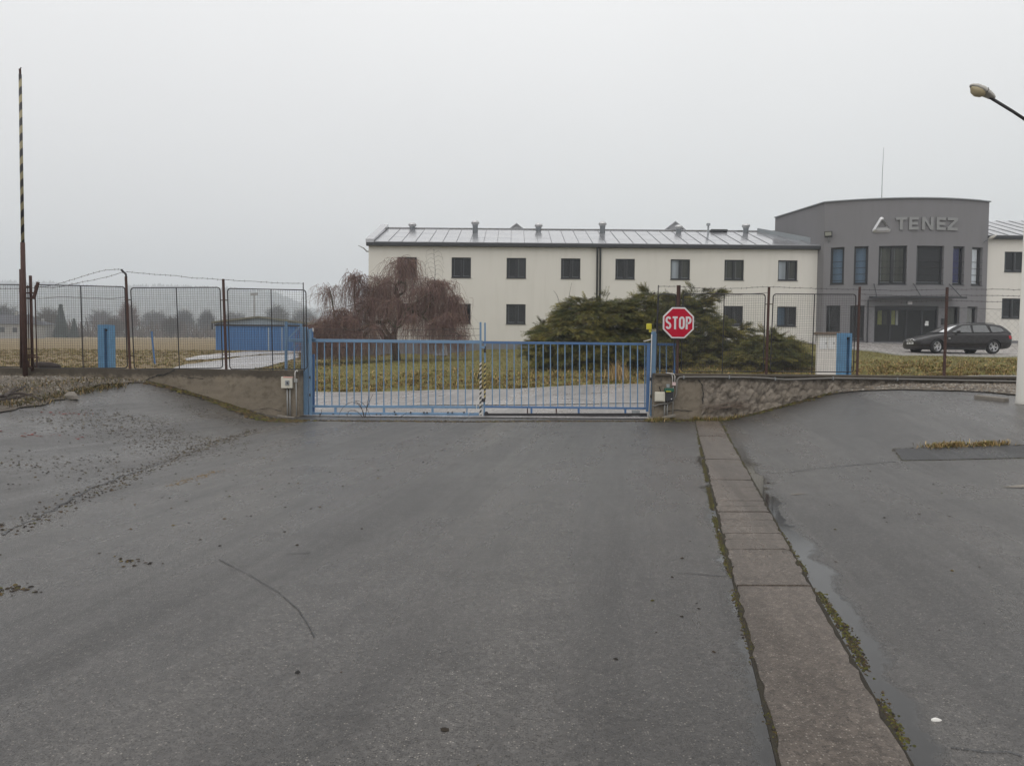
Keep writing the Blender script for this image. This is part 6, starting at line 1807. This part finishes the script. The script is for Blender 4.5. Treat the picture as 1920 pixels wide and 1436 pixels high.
def scatter(n_, x0, x1, y0, y1, ok=None, clump=0):
    if clump:
        nc = n_ // clump; cxy = np.stack([nrg.uniform(x0, x1, nc), nrg.uniform(y0, y1, nc)], 1)
        P = np.repeat(cxy, clump, axis=0) + nrg.normal(0, .07, (nc * clump, 2))
    else: P = np.stack([nrg.uniform(x0, x1, n_), nrg.uniform(y0, y1, n_)], 1)
    if ok is not None: P = P[ok(P)]
    return np.concatenate([P, (tzv(P))[:, None] - .01], 1)
in_court = inside([(p[0], p[1]) for p in ed[:3]] + [(19.5, 35.0), (60, 34.9), (60, 60), (19.6, 60)])
okl = lambda P: np.array([not in_court(x, y) for x, y in P])
bank = blades('dry_grass', scatter(52000, -9, 30, 28.1, 32.6, lambda P: (P[:, 1] < 30.0 + np.sin(P[:, 0] * 1.3) * .4 + np.abs(nrg.normal(0, 1.3, len(P)))), 14), .11, .013, np.concatenate([DRY[[0, 1, 2, 4]], GREEN[:2]]) * 1.2, 2.6, seed=3)
tag(bank, 'strawy dry grass on the bank above the road', 'grass')
lawn = blades('lawn_grass', scatter(90000, -12, 30, 31, 53.5, okl), .045, .015, np.concatenate([GREEN, GREEN, DRY[1:3]]), 2.2, seed=4)
tag(lawn, 'short green and yellow winter lawn in front of the offices', 'grass')
nog = [inside(q) for q in (SD_POLY, SA_POLY)]
fieldg = blades('field_grass', scatter(60000, -44, -8, 29, 72, lambda P: np.array([not any(f(x, y) for f in nog) for x, y in P]), 10), .10, .020, np.concatenate([DRY[[0, 1, 2, 4]], GREEN]) * .9, 1.6, seed=5)
tag(fieldg, 'dry straw-coloured meadow grass left of the gate', 'grass')
# tall tan tuft by the juniper
p = np.array([tuple(hit(1158, 712))]); tuft = np.repeat(p, 260, axis=0) + np.concatenate([nrg.normal(0, .22, (260, 2)), np.zeros((260, 1))], 1)
tf = blades('straw_tuft', tuft, .62, .009, DRY[[0, 3]], .6, seed=8); del tf['kind']; tag(tf, 'tall pale straw tuft below the big juniper', 'grass tuft')

# tufts, moss and weeds inside the yard
yzv = lambda P: np.array([yz(x, y) for x, y in P])
def along(pix, n_, spread, solver=None):
    pts = [solver(*q) if solver else yhit(*q) for q in pix]
    seg = np.array([tuple(p) for p in pts]); L = np.r_[0, np.cumsum(np.linalg.norm(np.diff(seg, axis=0), axis=1))]
    t = nrg.uniform(0, L[-1], n_)
    P = np.stack([np.interp(t, L, seg[:, k]) for k in range(2)], 1) + nrg.normal(0, spread, (n_, 2))
    return np.concatenate([P, yzv(P)[:, None]], 1)
def lumps(name, P, size, cols, seed, flat=.5, parent=None):
    """small irregular clods, one mesh"""
    r_ = np.random.default_rng(seed); n_ = len(P)
    base = np.array([(1, 0, 0), (.4, .9, .05), (-.6, .7, 0), (-1, -.1, .1), (-.3, -.9, 0), (.7, -.7, .05), (.1, .05, .8)], float)
    F0 = np.array([(0, 1, 6), (1, 2, 6), (2, 3, 6), (3, 4, 6), (4, 5, 6), (5, 0, 6)])
    s_ = size * r_.uniform(.35, 1.4, n_) ** 1.5; th = r_.uniform(0, 6.28, n_)
    B = np.repeat(base[None], n_, axis=0) * r_.uniform(.6, 1.25, (n_, 7, 3)); B[:, :, 2] *= flat
    X = B[:, :, 0] * np.cos(th)[:, None] - B[:, :, 1] * np.sin(th)[:, None]; Yy = B[:, :, 0] * np.sin(th)[:, None] + B[:, :, 1] * np.cos(th)[:, None]
    V = np.stack([X, Yy, B[:, :, 2]], 2) * s_[:, None, None] + P[:, None, :]
    F = F0[None] + (np.arange(n_) * 7)[:, None, None]
    c = cols[r_.integers(0, len(cols), n_)] * r_.uniform(.7, 1.3, (n_, 1))
    o = fast(name, V.reshape(-1, 3), F.reshape(-1, 3), M['debris'], parent, np.repeat(c, 7, axis=0)); o['kind'] = 'stuff'
    return o
MOSS = np.array([(.060, .060, .012), (.085, .078, .016), (.045, .045, .014), (.060, .040, .018)])
SOIL = np.array([(.030, .024, .018), (.045, .034, .024), (.022, .019, .016), (.060, .045, .030)])
BROWN = np.array([(.075, .048, .020), (.050, .032, .017), (.095, .070, .024), (.055, .050, .014)])
edge_l = [(1306, 792), (1312, 830), (1322, 880), (1335, 950), (1350, 1010), (1368, 1070), (1385, 1130), (1412, 1220), (1440, 1320), (1468, 1425)]
edge_r = [(1352, 790), (1368, 825), (1392, 870), (1420, 930), (1452, 985), (1490, 1045), (1540, 1120), (1590, 1190), (1640, 1290), (1700, 1410)]
P = np.concatenate([along(edge_l, 14000, .013), along(edge_r, 14000, .016)]); keep = (np.sin(P[:, 1] * 3.1) + np.sin(P[:, 1] * 7.7 + 1) + nrg.normal(0, .5, len(P))) > -.6
o = lumps('moss_seam', P[keep], .0075, np.concatenate([MOSS, MOSS, SOIL]), 2, .9); tag(o, 'moss and soil growing in the edges of the drain strip', 'moss')
P = along([(265, 716), (320, 724), (380, 742), (440, 765), (490, 785), (560, 790)], 5200, .13)
o = lumps('moss_bank', P[P[:, 1] < 18.87], .05, np.concatenate([BROWN, BROWN, MOSS, SOIL]), 3, .55); tag(o, 'rusty brown moss along the foot of the left wall', 'moss')
P = along([(1225, 790), (1270, 788), (1310, 786), (1345, 775), (1400, 757), (1470, 741), (1560, 729)], 4200, .12)
o = lumps('moss_bank', P[P[:, 1] < 18.85], .045, np.concatenate([BROWN, MOSS, MOSS, SOIL]), 4, .6); tag(o, 'green-brown moss along the foot of the right wall', 'moss')
P = along([(590, 789), (760, 790), (900, 791), (1010, 790), (1215, 790)], 3200, .05)
o = lumps('soil_line', P[P[:, 1] < 19.0], .035, np.concatenate([BROWN, SOIL]), 5, .5); tag(o, 'line of soil and moss under the gate', 'soil')
P = np.concatenate([along([(1222, 791), (1240, 789), (1262, 786)], 500, .09), along([(1302, 788), (1312, 786)], 260, .07), along([(1320, 772), (1380, 762)], 600, .12)])
o = blades('weed_grass', P, .10, .006, np.concatenate([DRY, GREEN]), .9, seed=9); tag(o, 'yellow grass tufts at the foot of the right wall', 'grass')
P = np.concatenate([along([(1740, 839), (1778, 836), (1815, 835)], 420, .09), along([(1780, 836), (1800, 835)], 260, .05), along([(1835, 835), (1855, 834)], 260, .05), along([(1850, 834), (1890, 832)], 160, .08)])
o = blades('weed_grass', P, .055, .006, np.concatenate([DRY, DRY, GREEN]), 1.4, seed=10); tag(o, 'dry grass tufts along the trench patch on the right', 'grass')
P = np.concatenate([along([(1676, 842), (1760, 840), (1920, 835)], 700, .02), along([(1692, 864), (1920, 859)], 500, .02), along([(1676, 842), (1692, 864)], 150, .02)])
o = lumps('moss_seam', P, .009, np.concatenate([MOSS, SOIL]), 6, .7); tag(o, 'mossy outline of the trench patch on the right', 'moss')
P = np.concatenate([along([(0, 745), (90, 720), (240, 712)], 1500, .35), along([(0, 762), (80, 750), (150, 735), (230, 722)], 1500, .10)])
P = P[(P[:, 1] < 18.85)]
o = blades('weed_grass', P, .08, .006, np.concatenate([DRY * .7, MOSS, MOSS]), 1.8, seed=12); tag(o, 'dry weeds on the gravel shoulder at the left', 'grass')
# gravel stones on both shoulders
GST = np.array([(.20, .175, .145), (.14, .12, .10), (.26, .24, .21), (.09, .075, .06), (.17, .13, .09)])
def poly_points(poly, n_, x0, x1, y0, y1):
    f = inside(poly); out = []
    while len(out) < n_:
        x, y = rng.uniform(x0, x1), rng.uniform(y0, y1)
        if f(x, y): out.append((x, y, yz(x, y) + .022))
    return np.array(out)
o = lumps('gravel_stones', poly_points(lg, 9000, -15, -8, 9, 18.85), .022, GST, 13, .8); tag(o, 'loose gravel on the left shoulder', 'gravel')
o = lumps('gravel_stones', poly_points(rgp, 9000, 7.5, 13, 12.4, 18.85), .024, GST, 14, .8); tag(o, 'loose gravel on the right shoulder below the fence', 'gravel')
# crumbs and dead leaves on the left slope and lane
D = []
for pix, n_, sp_ in (([(60, 780), (200, 795), (330, 840), (400, 850)], 1700, .55), ([(120, 770), (250, 780), (400, 830)], 900, .3), ([(0, 1000), (120, 950), (250, 890), (340, 855), (480, 805)], 1500, .10), ([(0, 1105), (50, 1110)], 70, .06), ([(230, 1048), (275, 1058)], 30, .05), ([(0, 880), (120, 880), (200, 860)], 400, .5), ([(330, 760), (450, 790)], 400, .3), ([(100, 1000), (400, 960), (700, 830), (1200, 830)], 300, 1.0), ([(300, 1300), (900, 1250), (1600, 1200), (1850, 900)], 60, 1.0)):
    D.append(along(pix, n_, sp_))
P = np.concatenate(D); P = P[P[:, 1] < 18.8]; P[:, 2] += .002
o = lumps('leaf_crumbs', P, .012, np.concatenate([SOIL, SOIL, BROWN]), 15, .6); tag(o, 'dark crumbs and dead leaf bits scattered over the yard', 'debris')
P = np.concatenate([along([(30, 815), (130, 818)], 26, .10), along([(80, 774), (170, 775)], 20, .08)]); P[:, 2] += .002
o = lumps('brick_crumbs', P, .022, np.array([(.16, .05, .045), (.13, .06, .05)]), 16, .6); tag(o, 'reddish brick crumbs on the left slope', 'debris')
P = along([(320, 912), (370, 895), (415, 882)], 160, .05); P[:, 2] += .002
o = lumps('sand_crumbs', P, .014, np.array([(.19, .14, .08), (.15, .11, .07)]), 17, .4); tag(o, 'streak of sandy crumbs on the lane at left', 'debris')
# single small things
def clod(px, py, sx, sy, sz, mat, name, label, cat):
    p = yhit(px, py); t = random.Random(px)
    b = MB(); V_ = []; 
    for z, s_ in ((0, 1.0), (.55, .9), (1, .45)):
        for k in range(8):
            an = k * math.pi / 4; V_.append((p.x + sx * s_ * math.cos(an) * t.uniform(.8, 1.15), p.y + sy * s_ * math.sin(an) * t.uniform(.8, 1.15), yz(p.x, p.y) - .004 + sz * z * t.uniform(.9, 1.1)))
    F = [(r*8+k, r*8+(k+1) % 8, (r+1)*8+(k+1) % 8, (r+1)*8+k) for r in range(2) for k in range(8)] + [tuple(16 + k for k in range(8))]
    tag(b.add(V_, F).build(name, M[mat], None, smooth=False), label, cat)
clod(133, 748, .17, .10, .13, 'stone', 'loose_stone', 'fist-sized brown stone on the asphalt at left', 'stone')
clod(1755, 1352, .026, .011, .016, 'litter', 'paper_scrap', 'small white scrap lying on the asphalt, bottom right', 'litter')
clod(1543, 1242, .014, .010, .012, 'interior', 'dark_pebble', 'dark pebble on the stone strip', 'pebble')
clod(558, 1261, .016, .012, .014, 'interior', 'dark_pebble', 'dark pebble on the lane, bottom left of centre', 'pebble')
p = yhit(1497, 927); b = MB(); V_ = [(p.x + u, p.y + v, yz(p.x + u, p.y + v) + .006) for u, v in ((-.10, -.01), (-.05, -.04), (.02, -.015), (.11, -.01), (.04, .025), (-.02, .03), (-.06, .01))]
attach(b.add(V_, [tuple(range(7))]).build('paint_mark', M['stone']), yard)
p = yhit(1905, 913); b = MB(); V_ = [(p.x + u, p.y + v, yz(p.x + u, p.y + v) + .006) for u, v in ((-.16, .01), (.0, -.08), (.4, -.09), (.42, .06), (.05, .06))]
attach(b.add(V_, [tuple(range(5))]).build('paint_mark', M['stone']), yard)
# dead branch heap at the left edge, bramble in front of the gate
br_ = thing('dead_branch', 'dead branch and twigs lying at the edge of the left shoulder', 'branch', yhit(30, 752))
b = MB()
for pts in ([(-10, 752), (20, 742), (50, 728)], [(0, 748), (40, 746), (80, 757)], [(-5, 757), (30, 750), (62, 748)], [(10, 752), (25, 738), (34, 733)]):
    P3 = [yhit(*q) + Vector((0, 0, .05 + .05 * rng.random())) for q in pts]; b.tube(curve_pts(P3, 8), [.025 - .002 * i for i in range(8)], 5)
b.build('twigs', M['bark'], br_)
bm_ = thing('bramble', 'arching dry bramble in front of the left gate leaf', 'plant', at(684, 786, 18.8))
b = MB()
def gpt(px, py): return at(px, py, 18.95)
for pts in ([(684, 787), (680, 770), (670, 757), (655, 755), (640, 768), (634, 785)], [(684, 787), (688, 765), (694, 750), (700, 738)], [(684, 787), (676, 760), (665, 752), (678, 754), (690, 770), (694, 782)], [(735, 789), (748, 783), (760, 776), (762, 772)], [(684, 787), (690, 750), (691, 742)], [(596, 785), (602, 775), (603, 768)], [(684, 787), (670, 772), (655, 770), (650, 784)]):
    MB().tube(curve_pts([gpt(*q) for q in pts], 14), [.009 - .0004 * i for i in range(14)], 4).build('cane', M['bark'], bm_)
dv = thing('dry_twigs', 'heap of pale dry twigs at the foot of the right wall', 'twigs', yhit(1365, 766))
b = MB()
for k in range(26):
    c_ = yhit(1345 + rng.uniform(-18, 40), 768 + rng.uniform(-6, 5)); a_ = rng.uniform(-.5, .5); L = rng.uniform(.15, .4)
    dvec = Vector((math.cos(a_), math.sin(a_), rng.uniform(-.05, .15))) * L
    b.tube([c_ - dvec + Vector((0, 0, .05)), c_ + Vector((0, 0, .08 + rng.random() * .05)), c_ + dvec + Vector((0, 0, .05))], [.006, .006, .004], 4)
b.build('twigs', M['slab_brown'], dv)

# ------------------------------------------------------------------ far trees, hill forest, haze
def bare_tree(label, px, py_top, Y, width_px, seed, tint=(.085, .065, .055), nt=420, py_base=None):
    r_ = np.random.default_rng(seed)
    top = at(px, py_top, Y); x0 = top.x; g = tz(x0, Y); Hh_ = top.z - g; Wd = width_px * Y / FPX / 2
    t = thing('bare_tree', label, 'tree', (x0, Y, g), 'bare trees beyond the meadow')
    b = MB(); b.tube([(x0, Y, g - .3), (x0 + .1, Y, g + Hh_ * .3), (x0 - .05, Y, g + Hh_ * .6), (x0, Y, g + Hh_ * .9)], [Hh_ * .028, Hh_ * .022, Hh_ * .013, .02], 7); b.build('trunk', M['bark'], t, smooth=True)
    K = 6; n_ = nt
    v = r_.normal(size=(n_, 3)); v /= np.linalg.norm(v, axis=1, keepdims=True); v[:, 2] = np.abs(v[:, 2]) * 1.1 - .25
    rad = r_.uniform(.35, 1.0, n_) ** .5
    cz_ = g + Hh_ * .42
    E = np.stack([x0 + v[:, 0] * Wd * rad, Y + v[:, 1] * Wd * rad, np.minimum(cz_ + v[:, 2] * Hh_ * .62 * rad, top.z)], 1)
    S0 = np.stack([np.full(n_, x0), np.full(n_, Y), np.clip(g + Hh_ * (.04 + .6 * r_.random(n_)), None, E[:, 2] - .05 * Hh_)], 1)
    S0 = S0 + (E - S0) * r_.choice([0, .25, .5], n_)[:, None]
    tt = np.linspace(0, 1, K)[None, :, None]
    P = S0[:, None] * (1 - tt) + E[:, None] * tt; P[:, :, 2] += (np.sin(np.pi * tt[:, :, 0]) * Hh_ * .03)
    P += np.cumsum(r_.normal(0, Hh_ * .010, (n_, K, 3)), axis=1) * np.linspace(0, 1, K)[None, :, None]
    R1 = np.linspace(.05, .018, K)[None] * np.full((n_, 1), Y / 150.0) * r_.uniform(.5, 1.3, (n_, 1))
    m_ = n_ * 4; src = r_.integers(0, n_, m_); kk_ = r_.integers(2, K, m_); s1 = P[src, kk_]
    e1 = s1 + r_.normal(0, 1, (m_, 3)) * np.array([Wd * .16, Wd * .16, Hh_ * .06]) + np.array([0, 0, Hh_ * .03]); e1[:, 2] = np.minimum(e1[:, 2], top.z)
    Q = s1[:, None] * (1 - tt) + e1[:, None] * tt + np.cumsum(r_.normal(0, Hh_ * .006, (m_, K, 3)), axis=1)
    R2 = np.linspace(.020, .012, K)[None] * np.full((m_, 1), Y / 150.0)
    V, F = np_tubes(np.concatenate([P, Q]), np.concatenate([R1, R2]), 3)
    c = np.array(tint) * r_.uniform(.7, 1.3, (n_ + m_, 1))
    o = fast('crown', V, F, M['twigs'], t, np.repeat(c, K * 3, axis=0)); o['kind'] = 'stuff'
for i, a in enumerate([('reddish-brown bare tree behind the bent fence post', 240, 561, 160, 46, (.13, .062, .045)), ('rounded bare tree between the barrier and the conifers', 90, 572, 150, 60, (.085, .065, .045)),
    ('bare tree at the left edge behind the houses', 8, 566, 170, 70, (.06, .055, .055)), ('dull grey bare tree right of the two conifers', 190, 576, 210, 60, (.075, .06, .06)), ('low grey thicket tree behind the left fence, right of the reddish tree', 290, 577, 220, 60, (.07, .06, .06)),
    ('dark round bare tree left of the shed', 345, 577, 200, 46, (.055, .05, .052)), ('dark bare tree just left of the blue shed roof', 388, 577, 195, 40, (.055, .05, .052)), ('pale bare tree behind the shed roof', 440, 580, 230, 60, (.085, .075, .07)),
    ('bare tree behind the right end of the shed', 520, 566, 220, 56, (.075, .07, .07)), ('hazy bare tree left of the weeping tree', 570, 572, 230, 60, (.075, .07, .07)), ('short bare tree behind the houses on the left', 45, 585, 190, 50, (.06, .055, .05)), ('grey bare tree left of the shed corner', 320, 590, 150, 40, (.08, .065, .058)), ('low brown bare tree left of the reddish one', 215, 592, 150, 40, (.09, .06, .048))]):
    bare_tree(a[0], a[1], a[2], a[3] * 1.75, a[4], 30 + i, a[5])
def conifer(label, px, py_top, Y, width_px, seed, pyb):
    r_ = random.Random(seed); top = at(px, py_top, Y); g = tz(top.x, Y); g = min(g, at(px, pyb, Y).z); Hh_ = top.z - g; Wd = width_px * Y / FPX / 2
    t = thing('conifer_tree', label, 'tree', (top.x, Y, g), 'conifers beyond the meadow')
    b = MB(); b.tube([(top.x, Y, g - .3), (top.x, Y, top.z - .2)], [Hh_ * .02, .03], 6); b.build('trunk', M['bark'], t)
    V_, F, cc = [], [], []
    for k in range(1500):
        f = r_.random() ** .7; z = top.z - f * Hh_ * .95; rr_ = Wd * (f ** .85) * r_.uniform(.75, 1.12); an = r_.uniform(0, 6.28)
        d = Vector((math.cos(an), math.sin(an), 0)); s_ = Vector((-d.y, d.x, 0)); p0 = Vector((top.x, Y, z)) + d * rr_ * r_.uniform(.15, .6); p1 = Vector((top.x, Y, z)) + d * rr_ - Vector((0, 0, rr_ * .22))
        w = Wd * .22 * r_.uniform(.6, 1.3); o_ = len(V_)
        V_ += [tuple(p0 - s_ * w), tuple(p0 + s_ * w), tuple(p1 - Vector((0, 0, w * .4)))]; F.append((o_, o_+1, o_+2)); sh_ = r_.uniform(.7, 1.35); cc += [(.018 * sh_, .034 * sh_, .026 * sh_)] * 3
    o = fast('crown', np.array(V_), np.array(F), M['foliage'], t, np.array(cc)); o['kind'] = 'stuff'
conifer('taller dark green conifer beyond the meadow at the left', 114, 570, 235, 36, 1, 622)
conifer('shorter conifer right of the taller one', 138.5, 597, 235, 24, 2, 626)
# brushwood under the far trees, one mass
nB = 7000; bx = nrg.uniform(-290, -30, nB); by = nrg.uniform(215, 400, nB)
bpx = CX + bx / by * FPX; okb = (bpx < 600) & (by > 235 + 30 * np.sin(bx * .04)); bx, by = bx[okb], by[okb]; nB = len(bx)
bz = np.array([tz(x, y) for x, y in zip(bx, by)]); hb = nrg.uniform(1.5, 6.5, nB) * (.7 + .4 * np.sin(bx * .08))
tt = np.linspace(0, 1, 5)[None, :]
Pb = np.stack([bx[:, None] + nrg.normal(0, 1.6, nB)[:, None] * tt, by[:, None] + nrg.normal(0, 1.6, nB)[:, None] * tt, bz[:, None] - .1 + hb[:, None] * tt], 2) + np.cumsum(nrg.normal(0, .22, (nB, 5, 3)), axis=1)
Vb_, Fb_ = np_tubes(Pb, np.linspace(.18, .09, 5)[None, :] * nrg.uniform(.6, 1.6, (nB, 1)), 3)
cb_ = np.array([(.095, .070, .055)]) * nrg.uniform(.6, 1.4, (nB, 1))
tag(fast('brushwood', Vb_, Fb_, M['twigs'], None, np.repeat(cb_, 15, axis=0)), 'brown brushwood along the far edge of the meadow', 'brushwood', kind='stuff')
# hill woods: one mass of tree cones
n_ = 7000
X = nrg.uniform(-1450, 310, n_); Yv = nrg.uniform(1050, 1830, n_); Yv[:2200] = nrg.uniform(1770, 1805, 2200)
Z = np.array([hill_z(x, y) for x, y in zip(X, Yv)]); hh = nrg.uniform(9, 16, n_); ww = hh * nrg.uniform(.20, .34, n_)
ring = np.array([(math.cos(k * 1.2566), math.sin(k * 1.2566)) for k in range(5)])
Vb = np.stack([X[:, None] + ring[:, 0] * ww[:, None], Yv[:, None] + ring[:, 1] * ww[:, None], np.repeat((Z + hh * .06)[:, None], 5, 1)], 2)
Vm = np.stack([X[:, None] + ring[:, 0] * ww[:, None] * .75, Yv[:, None] + ring[:, 1] * ww[:, None] * .75, np.repeat((Z + hh * .5)[:, None], 5, 1)], 2)
Vt = np.stack([X, Yv, Z + hh], 1)[:, None, :]
V = np.concatenate([Vb, Vm, Vt], 1); F0 = []
for k in range(5):
    j = (k + 1) % 5; F0 += [(k, j, 5 + j), (k, 5 + j, 5 + k), (5 + k, 5 + j, 10)]
F = np.array(F0)[None] + (np.arange(n_) * 11)[:, None, None]
c = np.array([(.025, .036, .028)]) * nrg.uniform(.6, 1.5, (n_, 1)); br = nrg.random(n_) < .3; c[br] = np.array([.06, .05, .045])
o = fast('hill_woods', V.reshape(-1, 3), F.reshape(-1, 3), M['foliage'], None, np.repeat(c, 11, axis=0)); tag(o, 'hazy woods covering the distant hill', 'woods', kind='stuff')

hz = MB(); hz.box((-2300, -80, -3), (2300, 2150, 215)); hzo = hz.build('haze', M['interior'])
hm = bpy.data.materials.new('haze_air'); hm.use_nodes = True; ht = hm.node_tree
for n in list(ht.nodes): ht.nodes.remove(n)
ho = ht.nodes.new('ShaderNodeOutputMaterial'); hv = ht.nodes.new('ShaderNodeVolumePrincipled')
hv.inputs['Color'].default_value = (0.88, 0.94, 1.0, 1); hv.inputs['Density'].default_value = 0.0008; hv.inputs['Anisotropy'].default_value = 0.0
ht.links.new(hv.outputs[0], ho.inputs['Volume'])
hzo.data.materials.clear(); hzo.data.materials.append(hm)
hzo['kind'] = 'stuff'
